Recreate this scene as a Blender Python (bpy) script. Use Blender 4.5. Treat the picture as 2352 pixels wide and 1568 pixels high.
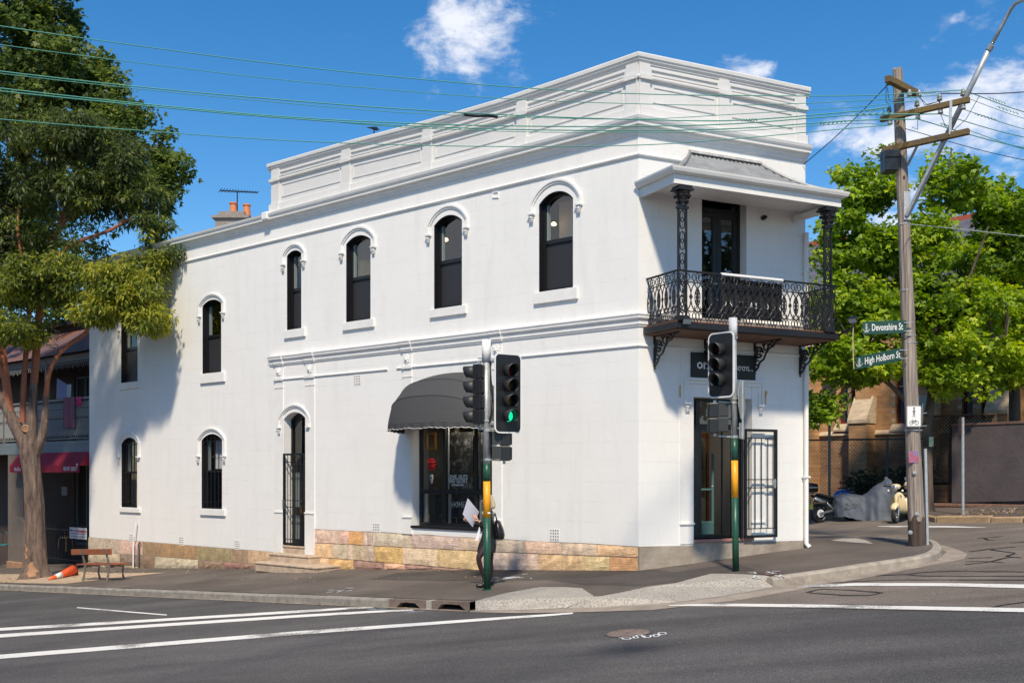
import bpy,bmesh,math,random
import numpy as np
from mathutils import Vector,Matrix
from mathutils.geometry import tessellate_polygon
R=math.radians
PI=math.pi
for o in list(bpy.data.objects):
 bpy.data.objects.remove(o,do_unlink=True)
SC=bpy.context.scene
COL=SC.collection
# camera
ZC=2.1
FPX=2413.0
cd=bpy.data.cameras.new('camera')
cd.sensor_width=36.0
cd.lens=36.0*FPX/2352.0
cd.shift_y=303.0/2352.0
cd.clip_start=0.1
cd.clip_end=3000
cam=bpy.data.objects.new('camera',cd)
COL.objects.link(cam)
cam.location=(0,0,ZC)
cam.rotation_euler=(R(90),0,0)
SC.camera=cam
# light
SUN_EL,SUN_AZ=50.0,181.0
world=bpy.data.worlds.new('World')
SC.world=world
world.use_nodes=True
wn,wl=world.node_tree.nodes,world.node_tree.links
wn.clear()
w_out=wn.new('ShaderNodeOutputWorld')
sky=wn.new('ShaderNodeTexSky')
sky.sky_type='NISHITA'
sky.sun_disc=False
sky.sun_elevation=R(SUN_EL)
sky.sun_rotation=R(SUN_AZ)
sky.altitude=300
sky.air_density=1.0
sky.dust_density=0.35
sky.ozone_density=2.2
hs=wn.new('ShaderNodeHueSaturation')
hs.inputs['Saturation'].default_value=1.38
hs.inputs['Value'].default_value=1.0
wl.new(sky.outputs[0],hs.inputs['Color'])
bg=wn.new('ShaderNodeBackground')
bg.inputs['Strength'].default_value=0.115
wl.new(hs.outputs[0],bg.inputs['Color'])
# fair-weather clouds: noise broken puffs round given sky directions
tc=wn.new('ShaderNodeTexCoord')
def wmath(op,a,b=None,clamp=False):
 n=wn.new('ShaderNodeMath');n.operation=op;n.use_clamp=clamp
 for i,v in enumerate((a,b)):
  if v is None:continue
  if isinstance(v,(int,float)):n.inputs[i].default_value=v
  else:wl.new(v,n.inputs[i])
 return n.outputs[0]
def cloud_noise(scale,detail,rough,dist=0.6,off=(0,0,0)):
 mp=wn.new('ShaderNodeMapping');mp.inputs['Scale'].default_value=(1,1,1.7);mp.inputs['Location'].default_value=off
 wl.new(tc.outputs['Generated'],mp.inputs['Vector'])
 n=wn.new('ShaderNodeTexNoise');n.inputs['Scale'].default_value=scale;n.inputs['Detail'].default_value=detail
 n.inputs['Roughness'].default_value=rough;n.inputs['Distortion'].default_value=dist
 wl.new(mp.outputs[0],n.inputs['Vector'])
 return n.outputs['Fac']
nz=cloud_noise(16,9,0.62,0.35)
nz2=cloud_noise(50,6,0.65,0.2,(3,1,2))
blobs=[(-.040,.422,1,.046,.044,1.05),(-.012,.445,1,.030,.030,.85),(-.080,.415,1,.022,.012,.45),(.222,.386,1,.040,.014,.80),(.285,.404,1,.014,.010,.35),(.425,.434,1,.012,.006,.35),(.252,.37,1,.02,.01,.5),(.470,.352,1,.085,.034,1.25),(.56,.36,1,.10,.06,1.1),(.400,.318,1,.085,.024,1.0),(.315,.325,1,.045,.02,.7),(.35,.27,1,.06,.02,.9),(.330,.320,1,.035,.016,.42),(.38,.22,1,.10,.035,.75),(.30,.16,1,.09,.03,.7),(.90,.30,1,.16,.08,.8),(-.9,.30,1,.14,.05,.7),(-.3,.95,1,.10,.06,.8),(.5,.5,-1,.20,.09,.9),(-.6,.35,-1,.25,.08,.9),(.1,.3,-1,.2,.05,.8),(1.6,.4,-1,.3,.1,.8),(-6.0,1.45,-1,1.9,.75,1.5),(-1.8,.5,1,.25,.1,.8)]  # includes one big unseen cloud added for the window panes to reflect
acc=None
for(bx,bz,sy,hw,hh,st)in blobs:
 d=Vector((bx,sy,bz)).normalized()
 k=1.0/math.sqrt(1+bx*bx+bz*bz)
 mp=wn.new('ShaderNodeMapping');mp.vector_type='POINT'
 side=Vector((0,0,1)).cross(d).normalized()
 upv=d.cross(side).normalized()
 sub=wn.new('ShaderNodeVectorMath');sub.operation='SUBTRACT';sub.inputs[1].default_value=d
 wl.new(tc.outputs['Generated'],sub.inputs[0])
 def dot(vec,s):
  n=wn.new('ShaderNodeVectorMath');n.operation='DOT_PRODUCT';n.inputs[1].default_value=vec*s
  wl.new(sub.outputs[0],n.inputs[0]);return n.outputs['Value']
 a=dot(side,1/(hw*k));b=dot(upv,1/(hh*k));c=dot(d,1/0.3)
 wn.remove(mp)
 r2=wmath('ADD',wmath('ADD',wmath('MULTIPLY',a,a),wmath('MULTIPLY',b,b)),wmath('MULTIPLY',c,c))
 m=wmath('MULTIPLY',wmath('DIVIDE',1.0,wmath('ADD',1.0,wmath('POWER',r2,1.5))),st)
 acc=m if acc is None else wmath('MAXIMUM',acc,m)
dens=wmath('ADD',wmath('MULTIPLY',acc,0.95),wmath('ADD',wmath('MULTIPLY',wmath('SUBTRACT',nz,0.5),2.3),wmath('MULTIPLY',wmath('SUBTRACT',nz2,0.5),0.7)))
mr=wn.new('ShaderNodeMapRange');mr.interpolation_type='SMOOTHSTEP'
wl.new(dens,mr.inputs['Value'])
mr.inputs['From Min'].default_value=0.36;mr.inputs['From Max'].default_value=1.15
gate=wmath('MULTIPLY',mr.outputs[0],wmath('MULTIPLY',acc,3.2,True))
bgc=wn.new('ShaderNodeBackground')
bgc.inputs['Color'].default_value=(0.86,0.88,0.95,1)
bgc.inputs['Strength'].default_value=0.84
mixw=wn.new('ShaderNodeMixShader')
wl.new(wmath('MULTIPLY',gate,0.93),mixw.inputs[0])
wl.new(bg.outputs[0],mixw.inputs[1]);wl.new(bgc.outputs[0],mixw.inputs[2])
wl.new(mixw.outputs[0],w_out.inputs['Surface'])
sd=bpy.data.lights.new('sun','SUN')
sd.energy=3.75
sd.angle=R(4.0)
sd.color=(1.0,0.865,0.665)
sun=bpy.data.objects.new('sun',sd)
COL.objects.link(sun)
_s=Vector((math.sin(R(SUN_AZ))*math.cos(R(SUN_EL)),math.cos(R(SUN_AZ))*math.cos(R(SUN_EL)),math.sin(R(SUN_EL))))
sun.rotation_euler=_s.to_track_quat('Z','Y').to_euler()
sun.location=(0,-20,30)
vs=SC.view_settings
vs.view_transform='Standard';vs.look='None';vs.exposure=0.43;vs.gamma=1.0;vs.use_curve_mapping=False
# helpers
rnd=random.Random(7)
def road_z(x,y):
 xx=max(-34.0,min(15.5,x));yy=max(-12,min(60,y))
 if x>15.5:xx+=(1-math.exp(-(x-15.5)/4))*1.2
 if x<-34:xx-=(1-math.exp((x+34)/10))*3
 return 0.08*xx+0.008*(yy-18.5)-0.07
def foot_z(x,y):return road_z(x,y)+0.15
def ground_at(px,py,lift=0.0):
 """the point of the sloping ground plane (lift above the road) seen at frame position px, py"""
 r=(px-1176)/FPX;k=(py-1087)/FPX
 y=(2.17-lift+0.148)/(k+0.08*r+0.008)
 return Vector((r*y,y,0.08*r*y+0.008*(y-18.5)-0.07+lift))
def foot_at(px,py):return ground_at(px,py,0.15)
def at(px,py,Y):return Vector(((px-1176)/FPX*Y,Y,ZC+(1087-py)/FPX*Y))
class Frame:
 """upright facade frame: u to the right as seen from outside, z up, o outwards"""
 def __init__(s,o,U,N):s.o=Vector(o);s.U=Vector(U).normalized();s.N=Vector(N).normalized()
 def p(s,u,z,o=0.0):return s.o+s.U*u+s.N*o+Vector((0,0,z))
 def u(s,px,o=0.0):
  r=(px-1176)/FPX;b=s.o+s.N*o
  return(b.y*r-b.x)/(s.U.x-s.U.y*r)
 def z(s,px,py,o=0.0):
  d=s.p(s.u(px,o),0,o).y
  return ZC+(1087-py)*d/FPX
WF=Frame((0,0,0),(1,0,0),(0,-1,0))
class MB:
 def __init__(s):s.v=[];s.f=[];s.uv=[];s.mi=[];s.m=0
 def add(s,vs,fs,uv=None):
  n=len(s.v);s.v+=[tuple(x)for x in vs]
  s.uv+=uv if uv else[(0,0)]*len(vs)
  for f in fs:s.f.append(tuple(n+i for i in f));s.mi.append(s.m)
  return s
 def box(s,F,u0,u1,z0,z1,o0,o1):
  vs=[F.p(u,z,o)for o in(o0,o1)for z in(z0,z1)for u in(u0,u1)]
  uv=[(u,z)for o in(o0,o1)for z in(z0,z1)for u in(u0,u1)]
  return s.add(vs,[(0,2,3,1),(4,5,7,6),(0,1,5,4),(2,6,7,3),(0,4,6,2),(1,3,7,5)],uv)
 def bar(s,a,b,w,h=None,up=(0,0,1)):
  """a box beam from a to b"""
  a,b=Vector(a),Vector(b);h=w if h is None else h
  d=(b-a).normalized();up=Vector(up)
  if abs(d.dot(up))>0.99:up=Vector((0,1,0))
  sx=d.cross(up).normalized();sz=sx.cross(d).normalized()
  vs=[p+sx*x*w/2+sz*z*h/2 for p in(a,b)for x,z in((-1,-1),(1,-1),(1,1),(-1,1))]
  return s.add(vs,[(3,2,1,0),(4,5,6,7),(0,1,5,4),(1,2,6,5),(2,3,7,6),(3,0,4,7)])
 def tube(s,pts,r,n=6,cap=True,closed=False):
  pts=[Vector(p)for p in pts];m=len(pts)
  rs=r if isinstance(r,(list,tuple))else[r]*m
  t0=(pts[1]-pts[0]).normalized()
  ref=Vector((0,0,1))if abs(t0.z)<0.9 else Vector((1,0,0))
  base=len(s.v);vs=[];prev=None
  for i,p in enumerate(pts):
   if closed:t=pts[(i+1)%m]-pts[i-1]
   else:t=pts[min(i+1,m-1)]-pts[max(i-1,0)]
   if t.length<1e-9:t=t0.copy()
   t.normalize()
   if prev is None:a=t.cross(ref).normalized()
   else:
    a=prev-t*prev.dot(t)
    a=a.normalized()if a.length>1e-6 else t.cross(ref).normalized()
   prev=a;b=t.cross(a)
   vs+=[p+(a*math.cos(2*PI*k/n)+b*math.sin(2*PI*k/n))*rs[i]for k in range(n)]
  fs=[]
  for i in range(m if closed else m-1):
   j=(i+1)%m
   for k in range(n):
    l=(k+1)%n
    fs.append((i*n+k,i*n+l,j*n+l,j*n+k))
  if cap and not closed:
   fs.append(tuple(range(n-1,-1,-1)));fs.append(tuple((m-1)*n+k for k in range(n)))
  return s.add(vs,fs)
 def lathe(s,prof,c=(0,0,0),n=16,axis=None,cap=True):
  """prof: (radius, height) pairs turned about axis through c"""
  c=Vector(c);ax=Vector(axis or(0,0,1)).normalized()
  a=ax.orthogonal().normalized()if axis else Vector((1,0,0));b=ax.cross(a)
  vs=[];fs=[]
  for(r,h)in prof:vs+=[c+ax*h+(a*math.cos(2*PI*k/n)+b*math.sin(2*PI*k/n))*r for k in range(n)]
  for i in range(len(prof)-1):
   for k in range(n):
    l=(k+1)%n
    fs.append((i*n+k,i*n+l,(i+1)*n+l,(i+1)*n+k))
  if cap:
   if prof[0][0]>1e-4:fs.append(tuple(range(n-1,-1,-1)))
   if prof[-1][0]>1e-4:fs.append(tuple((len(prof)-1)*n+k for k in range(n)))
  return s.add(vs,fs)
 def prism(s,poly,F,o0,o1):
  """poly of (u, z) extruded from depth o0 to o1"""
  n=len(poly)
  vs=[F.p(u,z,o0)for u,z in poly]+[F.p(u,z,o1)for u,z in poly]
  fs=[tuple(range(n-1,-1,-1)),tuple(range(n,2*n))]+[(i,(i+1)%n,n+(i+1)%n,n+i)for i in range(n)]
  return s.add(vs,fs,[tuple(q)for q in poly]*2)
 def holed(s,outer,holes,F,o=0.0):
  """flat sheet with holes"""
  loops=[outer]+holes
  tris=tessellate_polygon([[Vector((u,z,0))for u,z in l]for l in loops])
  flat=[q for l in loops for q in l]
  return s.add([F.p(u,z,o)for u,z in flat],[tuple(t)for t in tris],[tuple(q)for q in flat])
 def reveal(s,hole,F,o0,o1):
  n=len(hole)
  vs=[F.p(u,z,o0)for u,z in hole]+[F.p(u,z,o1)for u,z in hole]
  return s.add(vs,[(i,(i+1)%n,n+(i+1)%n,n+i)for i in range(n)],[tuple(q)for q in hole]*2)
 def ribbon(s,path,F,w0,w1,o0,o1,closed=False):
  """a moulding following a 2-D path in the facade, from offset w0 to w1 left of the path, o0 to o1 proud"""
  m=len(path);P=[Vector((a,b))for a,b in path];nn=[]
  for i in range(m):
   if closed:a,b,c=P[i-1],P[i],P[(i+1)%m]
   else:a,b,c=P[max(i-1,0)],P[i],P[min(i+1,m-1)]
   d1=(b-a);d2=(c-b)
   if d1.length<1e-9:d1=d2
   if d2.length<1e-9:d2=d1
   d1,d2=d1.normalized(),d2.normalized()
   n1,n2=Vector((-d1.y,d1.x)),Vector((-d2.y,d2.x))
   k=(n1+n2);k=k/max(0.3,(1+n1.dot(n2)));nn.append(k)
  vs=[]
  for i in range(m):
   for w,o in((w0,o0),(w1,o0),(w1,o1),(w0,o1)):
    q=P[i]+nn[i]*w;vs.append(F.p(q.x,q.y,o))
  fs=[]
  for i in range(m if closed else m-1):
   j=(i+1)%m
   for k in range(4):fs.append((i*4+k,j*4+k,j*4+(k+1)%4,i*4+(k+1)%4))
  if not closed:fs+=[(3,2,1,0),tuple((m-1)*4+k for k in range(4))]
  return s.add(vs,fs)
 def run(s,prof,stations,cap=True):
  """profile (out, z) carried along stations (plan point Vector, outward mitre Vector, dz)"""
  n=len(prof);vs=[];uv=[];L=0
  for i,(p,mt,dz)in enumerate(stations):
   if i:L+=(p-stations[i-1][0]).length
   for(o,z)in prof:
    vs.append(Vector((p.x,p.y,0))+mt*o+Vector((0,0,z+dz)));uv.append((L,z))
  fs=[]
  for i in range(len(stations)-1):
   for k in range(n):
    l=(k+1)%n
    fs.append((i*n+k,(i+1)*n+k,(i+1)*n+l,i*n+l))
  if cap:fs+=[tuple(range(n)),tuple((len(stations)-1)*n+k for k in range(n-1,-1,-1))]
  return s.add(vs,fs,uv)
 def join(s,o):
  n=len(s.v);s.v+=o.v;s.uv+=o.uv;s.f+=[tuple(n+i for i in f)for f in o.f];s.mi+=o.mi;return s
LOC={}
def _world(o):return LOC.get(o.name,Vector((0,0,0)))if o else Vector((0,0,0))
def mesh_from(mb,name,off=Vector((0,0,0)),smooth=False,fix=True):
 me=bpy.data.meshes.new(name)
 me.from_pydata([(x-off.x,y-off.y,z-off.z)for x,y,z in mb.v],[],mb.f)
 uvl=me.uv_layers.new(name='UVMap')
 li=np.empty(len(me.loops),dtype=np.int32);me.loops.foreach_get('vertex_index',li)
 uvl.data.foreach_set('uv',np.array(mb.uv,dtype=np.float32)[li].ravel())
 if any(mb.mi):me.polygons.foreach_set('material_index',mb.mi)
 if fix:
  bm=bmesh.new();bm.from_mesh(me);bmesh.ops.recalc_face_normals(bm,faces=bm.faces);bm.to_mesh(me);bm.free()
 if smooth:me.polygons.foreach_set('use_smooth',[True]*len(me.polygons))
 me.update()
 return me
def thing(name,label,cat,loc=(0,0,0),rz=0.0,group=None):
 o=bpy.data.objects.new(name,None);COL.objects.link(o);o.location=loc;o.rotation_euler=(0,0,rz)
 o.empty_display_size=0.2
 tag(o,label,cat,group);LOC[o.name]=Vector(loc)if rz==0.0 else Vector((0,0,0))
 return o
def tag(o,label=None,cat=None,group=None,kind=None):
 if label:o['label']=label
 if cat:o['category']=cat
 if group:o['group']=group
 if kind:o['kind']=kind
 return o
def part(name,mb,m,parent=None,smooth=False,bev=0.0,kind=None,label=None,fix=True,color=None,angle=40):
 """link mb as ONE object; its coordinates are world coordinates, or local ones under a turned parent"""
 if isinstance(mb,bpy.types.Mesh):me=mb
 else:me=mesh_from(mb,name,_world(parent),smooth,fix)
 if not me.materials:
  for k in(m if isinstance(m,(list,tuple))else[m]):me.materials.append(k)
 o=bpy.data.objects.new(name,me);COL.objects.link(o)
 if parent:o.parent=parent;LOC[o.name]=_world(parent)
 if bev>0:
  b=o.modifiers.new('bevel','BEVEL');b.width=bev;b.segments=1;b.limit_method='ANGLE';b.angle_limit=R(35)
 if smooth and smooth!='all':
  try:me.set_sharp_from_angle(angle=R(angle))
  except Exception:pass
 if color:o.color=(*color,1)
 tag(o,label,None,None,kind)
 return o
def solo(name,label,cat,mb,m,base=None,group=None,**kw):
 """a thing that is one mesh, its origin at its base"""
 vs=np.array(mb.v);c=Vector(base)if base is not None else Vector(((vs[:,0].min()+vs[:,0].max())/2,(vs[:,1].min()+vs[:,1].max())/2,vs[:,2].min()))
 me=mesh_from(mb,name,c,kw.get('smooth',False),kw.get('fix',True))
 kw.pop('fix',None)
 o=part(name,me,m,None,**kw);o.location=c
 return tag(o,label,cat,group)
def struct(name,mb,m,**kw):
 o=part(name,mb,m,**kw);o['kind']='structure';return o
def copy_tree(o,parent=None):
 c=o.copy();COL.objects.link(c);c.parent=parent
 for ch in list(o.children):copy_tree(ch,c)
 return c
 # materials
def mat(name,col,rough=0.6,var=0.0,scale=4.0,bump=0.0,bscale=40.0,metal=0.0,spec=0.5,col2=None,emit=None,coords='Object',objcol=False,stretch=None,detail=6,coat=0.0):
 m=bpy.data.materials.new(name);m.use_nodes=True
 n,l=m.node_tree.nodes,m.node_tree.links
 b=n['Principled BSDF']
 b.inputs['Base Color'].default_value=(*col,1);b.inputs['Roughness'].default_value=rough
 b.inputs['Metallic'].default_value=metal;b.inputs['Specular IOR Level'].default_value=spec
 if coat:b.inputs['Coat Weight'].default_value=coat;b.inputs['Coat Roughness'].default_value=0.08
 t=n.new('ShaderNodeTexCoord');vec=t.outputs[coords]
 if stretch:
  mp=n.new('ShaderNodeMapping');mp.inputs['Scale'].default_value=stretch;l.new(vec,mp.inputs['Vector']);vec=mp.outputs[0]
 src=None
 if objcol:
  oi=n.new('ShaderNodeObjectInfo');src=oi.outputs['Color']
 if var>0 or col2:
  nz=n.new('ShaderNodeTexNoise');nz.inputs['Scale'].default_value=scale;nz.inputs['Detail'].default_value=detail;nz.inputs['Roughness'].default_value=0.65
  l.new(vec,nz.inputs['Vector'])
  rp=n.new('ShaderNodeMapRange');rp.inputs['From Min'].default_value=0.32;rp.inputs['From Max'].default_value=0.68
  l.new(nz.outputs['Fac'],rp.inputs['Value'])
  mx=n.new('ShaderNodeMix');mx.data_type='RGBA'
  l.new(rp.outputs[0],mx.inputs[0])
  if col2:
   mx.inputs[6].default_value=(*col,1);mx.inputs[7].default_value=(*col2,1)
   if src:l.new(src,mx.inputs[6])
   src=mx.outputs[2]
  else:
   lo=n.new('ShaderNodeMix');lo.data_type='RGBA';lo.blend_type='MULTIPLY';lo.inputs[0].default_value=1
   lo.inputs[6].default_value=(*col,1)
   if src:l.new(src,lo.inputs[6])
   mx.inputs[6].default_value=(1-var,)*3+(1,);mx.inputs[7].default_value=(1+var,)*3+(1,)
   l.new(mx.outputs[2],lo.inputs[7]);src=lo.outputs[2]
 if src:l.new(src,b.inputs['Base Color'])
 if bump>0:
  nb=n.new('ShaderNodeTexNoise');nb.inputs['Scale'].default_value=bscale;nb.inputs['Detail'].default_value=5
  l.new(vec,nb.inputs['Vector'])
  bp=n.new('ShaderNodeBump');bp.inputs['Strength'].default_value=bump;bp.inputs['Distance'].default_value=0.02
  l.new(nb.outputs['Fac'],bp.inputs['Height']);l.new(bp.outputs[0],b.inputs['Normal'])
 if emit:
  b.inputs['Emission Color'].default_value=(*emit[0],1);b.inputs['Emission Strength'].default_value=emit[1]
 return m
def nodes(m):return m.node_tree.nodes,m.node_tree.links,m.node_tree.nodes['Principled BSDF']
def glass_mat(name,tint=(0.85,0.9,0.9),refl=0.12,dark=0.0):
 m=bpy.data.materials.new(name);m.use_nodes=True
 n,l=m.node_tree.nodes,m.node_tree.links
 n.remove(n['Principled BSDF'])
 tr=n.new('ShaderNodeBsdfTransparent');tr.inputs[0].default_value=(*tint,1)
 gl=n.new('ShaderNodeBsdfGlossy');gl.inputs['Roughness'].default_value=0.01
 fr=n.new('ShaderNodeLayerWeight');fr.inputs[0].default_value=.5
 pw=n.new('ShaderNodeMath');pw.operation='POWER';pw.inputs[1].default_value=4.0;l.new(fr.outputs['Facing'],pw.inputs[0])
 ad=n.new('ShaderNodeMath');ad.operation='ADD';ad.inputs[1].default_value=refl+.06;ad.use_clamp=True;l.new(pw.outputs[0],ad.inputs[0])
 mx=n.new('ShaderNodeMixShader');l.new(ad.outputs[0],mx.inputs[0]);l.new(tr.outputs[0],mx.inputs[1]);l.new(gl.outputs[0],mx.inputs[2])
 l.new(mx.outputs[0],n['Material Output'].inputs['Surface'])
 return m
M={}
M['black']=mat('black_paint',(0.008,0.008,0.010),0.42,0.15,8,0.05,60)
M['iron']=mat('cast_iron_paint',(0.014,0.014,0.016),0.45,0.3,20,0.1,80)
M['white_trim']=mat('white_painted_trim',(0.77,0.765,0.75),0.6,0.03,3,0.12,30)
M['glass']=glass_mat('window_glass',refl=0.05)
M['glass_dark']=glass_mat('screened_glass',(0.25,0.26,0.28),refl=0.02)
M['galv']=mat('galvanised_steel',(0.42,0.45,0.47),0.45,0.18,14,0.1,50,metal=0.45)
M['steel']=mat('bright_steel',(0.6,0.6,0.6),0.25,0.1,20,metal=0.9)
M['green']=mat('green_pole_paint',(0.012,0.075,0.045),0.4,0.25,12,0.05,60)
M['yellow']=mat('yellow_band_paint',(0.85,0.36,0.01),0.45,0.08,12)
M['white']=mat('plain_white',(0.78,0.78,0.78),0.5)
M['paper']=mat('paper',(0.75,0.75,0.86),0.7)
M['rubber']=mat('rubber',(0.012,0.012,0.012),0.7,0.2,30)
M['plastic_black']=mat('black_plastic',(0.012,0.013,0.015),0.38)
M['dark_in']=mat('dark_interior',(0.035,0.03,0.028),0.9)
M['terracotta']=mat('terracotta',(0.62,0.22,0.09),0.8,0.1,20)
M['wire_green']=mat('green_weathered_wire',(0.11,0.36,0.28),0.6)
M['wire_black']=mat('black_wire',(0.012,0.014,0.02),0.6)
# ground materials
def asphalt(name,c1,c2,speck=(0.30,0.28,0.26),bscale=95,streak=None):
 m=mat(name,c1,0.85,col2=c2,scale=0.9,spec=0.3)
 n,l,b=nodes(m)
 src=b.inputs['Base Color'].links[0].from_socket
 t=n.new('ShaderNodeTexCoord')
 v=n.new('ShaderNodeTexVoronoi');v.inputs['Scale'].default_value=bscale;l.new(t.outputs['Object'],v.inputs['Vector'])
 # aggregate: each chip its own tone
 rp=n.new('ShaderNodeValToRGB');e=rp.color_ramp.elements
 e[0].position=0.0;e[0].color=(0.42,0.42,0.43,1);e[1].position=1.0;e[1].color=(1.65,1.6,1.54,1)
 sep=n.new('ShaderNodeSeparateColor');l.new(v.outputs['Color'],sep.inputs[0]);l.new(sep.outputs[0],rp.inputs[0])
 mu=n.new('ShaderNodeMix');mu.data_type='RGBA';mu.blend_type='MULTIPLY';mu.inputs[0].default_value=0.75
 l.new(src,mu.inputs[6]);l.new(rp.outputs[0],mu.inputs[7])
 # sparse pale stones
 v2=n.new('ShaderNodeTexVoronoi');v2.inputs['Scale'].default_value=11;l.new(t.outputs['Object'],v2.inputs['Vector'])
 lt=n.new('ShaderNodeMath');lt.operation='LESS_THAN';lt.inputs[1].default_value=0.075;l.new(v2.outputs['Distance'],lt.inputs[0])
 m2=n.new('ShaderNodeMix');m2.data_type='RGBA';l.new(lt.outputs[0],m2.inputs[0]);l.new(mu.outputs[2],m2.inputs[6]);m2.inputs[7].default_value=(*speck,1)
 # broad worn tracks and stains
 mp=n.new('ShaderNodeMapping');mp.inputs['Scale'].default_value=streak or(0.12,0.9,1);mp.inputs['Rotation'].default_value=(0,0,R(8));l.new(t.outputs['Object'],mp.inputs['Vector'])
 nz=n.new('ShaderNodeTexNoise');nz.inputs['Scale'].default_value=1.3;nz.inputs['Detail'].default_value=5;l.new(mp.outputs[0],nz.inputs['Vector'])
 r3=n.new('ShaderNodeMapRange');r3.inputs['From Min'].default_value=.3;r3.inputs['From Max'].default_value=.7;r3.inputs['To Min'].default_value=.72;r3.inputs['To Max'].default_value=1.28;l.new(nz.outputs['Fac'],r3.inputs['Value'])
 m3=n.new('ShaderNodeMix');m3.data_type='RGBA';m3.blend_type='MULTIPLY';m3.inputs[0].default_value=1;l.new(m2.outputs[2],m3.inputs[6]);l.new(r3.outputs[0],m3.inputs[7])
 l.new(m3.outputs[2],b.inputs['Base Color'])
 bp=n.new('ShaderNodeBump');bp.inputs['Strength'].default_value=0.5;bp.inputs['Distance'].default_value=0.006
 l.new(v.outputs['Distance'],bp.inputs['Height']);l.new(bp.outputs[0],b.inputs['Normal'])
 return m
M['road']=asphalt('road_asphalt',(0.070,0.069,0.072),(0.092,0.089,0.089))
M['road_old']=asphalt('old_brown_asphalt',(0.145,0.124,0.108),(0.185,0.160,0.140))
M['foot']=asphalt('footpath_asphalt',(0.098,0.084,0.074),(0.124,0.107,0.095),bscale=200,streak=(0.5,0.5,1))
M['foot_patch']=asphalt('footpath_patch_asphalt',(0.060,0.0535,0.050),(0.076,0.068,0.063),bscale=200,streak=(0.5,0.5,1))
M['concrete']=mat('kerb_concrete',(0.34,0.30,0.25),0.85,var=0.28,scale=5,bump=0.5,bscale=60)
M['kerb_grey']=mat('grey_kerb_concrete',(0.25,0.235,0.21),0.85,var=0.3,scale=5,bump=0.5,bscale=60)
M['lintel']=mat('brown_drain_lintel',(0.17,0.13,0.11),0.85,var=0.3,scale=6,bump=0.5,bscale=60)
def pebbled(name,c1,c2):
 m=mat(name,c1,0.85,col2=c2,scale=2.0)
 n,l,b=nodes(m);src=b.inputs['Base Color'].links[0].from_socket
 t=n.new('ShaderNodeTexCoord');v=n.new('ShaderNodeTexNoise');v.inputs['Scale'].default_value=42;v.inputs['Detail'].default_value=3;l.new(t.outputs['Object'],v.inputs['Vector'])
 rp=n.new('ShaderNodeMapRange');rp.inputs['From Min'].default_value=.38;rp.inputs['From Max'].default_value=.6;rp.inputs['To Min'].default_value=.5;rp.inputs['To Max'].default_value=1.12;l.new(v.outputs['Fac'],rp.inputs['Value'])
 mu=n.new('ShaderNodeMix');mu.data_type='RGBA';mu.blend_type='MULTIPLY';mu.inputs[0].default_value=.8;l.new(src,mu.inputs[6]);l.new(rp.outputs[0],mu.inputs[7])
 l.new(mu.outputs[2],b.inputs['Base Color'])
 bp=n.new('ShaderNodeBump');bp.inputs['Strength'].default_value=0.7;bp.inputs['Distance'].default_value=0.01;l.new(v.outputs['Fac'],bp.inputs['Height']);l.new(bp.outputs[0],b.inputs['Normal'])
 return m
M['ramp']=pebbled('pebbled_concrete',(0.36,0.33,0.29),(0.44,0.41,0.36))
M['gutter']=mat('gutter_concrete',(0.30,0.255,0.21),0.85,var=0.25,scale=3,bump=0.3,bscale=60)
M['paint_line']=None
def line_paint():
 m=mat('worn_road_paint',(0.74,0.73,0.70),0.6,var=0.06,scale=6)
 n,l,b=nodes(m);src=b.inputs['Base Color'].links[0].from_socket
 t=n.new('ShaderNodeTexCoord');v=n.new('ShaderNodeTexNoise');v.inputs['Scale'].default_value=26;v.inputs['Detail'].default_value=8;v.inputs['Roughness'].default_value=.8;l.new(t.outputs['Object'],v.inputs['Vector'])
 v2=n.new('ShaderNodeTexNoise');v2.inputs['Scale'].default_value=1.1;l.new(t.outputs['Object'],v2.inputs['Vector'])
 ad=n.new('ShaderNodeMath');ad.operation='ADD';l.new(v.outputs['Fac'],ad.inputs[0]);l.new(v2.outputs['Fac'],ad.inputs[1])
 rp=n.new('ShaderNodeMapRange');rp.inputs['From Min'].default_value=1.10;rp.inputs['From Max'].default_value=1.20;l.new(ad.outputs[0],rp.inputs['Value'])
 mx=n.new('ShaderNodeMix');mx.data_type='RGBA';l.new(rp.outputs[0],mx.inputs[0]);l.new(src,mx.inputs[6]);mx.inputs[7].default_value=(0.22,0.21,0.20,1)
 l.new(mx.outputs[2],b.inputs['Base Color']);return m
M['paint_line']=line_paint()
M['tar']=mat('tar_seal',(0.022,0.022,0.026),0.5,0.2,10)
M['sand']=mat('sandy_grit',(0.42,0.32,0.22),0.95,var=0.35,scale=7,bump=0.8,bscale=50)
# road sheet
g=MB()
xs=[-900,-300,-120,-60,-44]+[-34+1.65*i for i in range(31)]+[19,23,28,40,80,300,900]
ys=[-900,-200,-60,-12,0,20,40,60,90,200,900,2600]
for y in ys:
 for x in xs:g.add([(x,y,road_z(x,y))],[],[(x,y)])
nx=len(xs)
for j in range(len(ys)-1):
 for i in range(nx-1):g.f.append((j*nx+i,j*nx+i+1,(j+1)*nx+i+1,(j+1)*nx+i));g.mi.append(0)
struct('road',g,M['road'])
KB=[(-420,1335),(0,1354.5),(304,1369.5),(689,1386.5),(882,1396.5),(1079,1403)]
KC=[(1776,1348.5),(1837,1338.5),(1912,1328),(1996,1315),(2081,1303),(2128,1295),(2150,1288),(2162,1279),(2164,1269),(2156,1260),(2140,1255)]
kb=[ground_at(*p)for p in KB];kc=[ground_at(*p)for p in KC]
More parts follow.
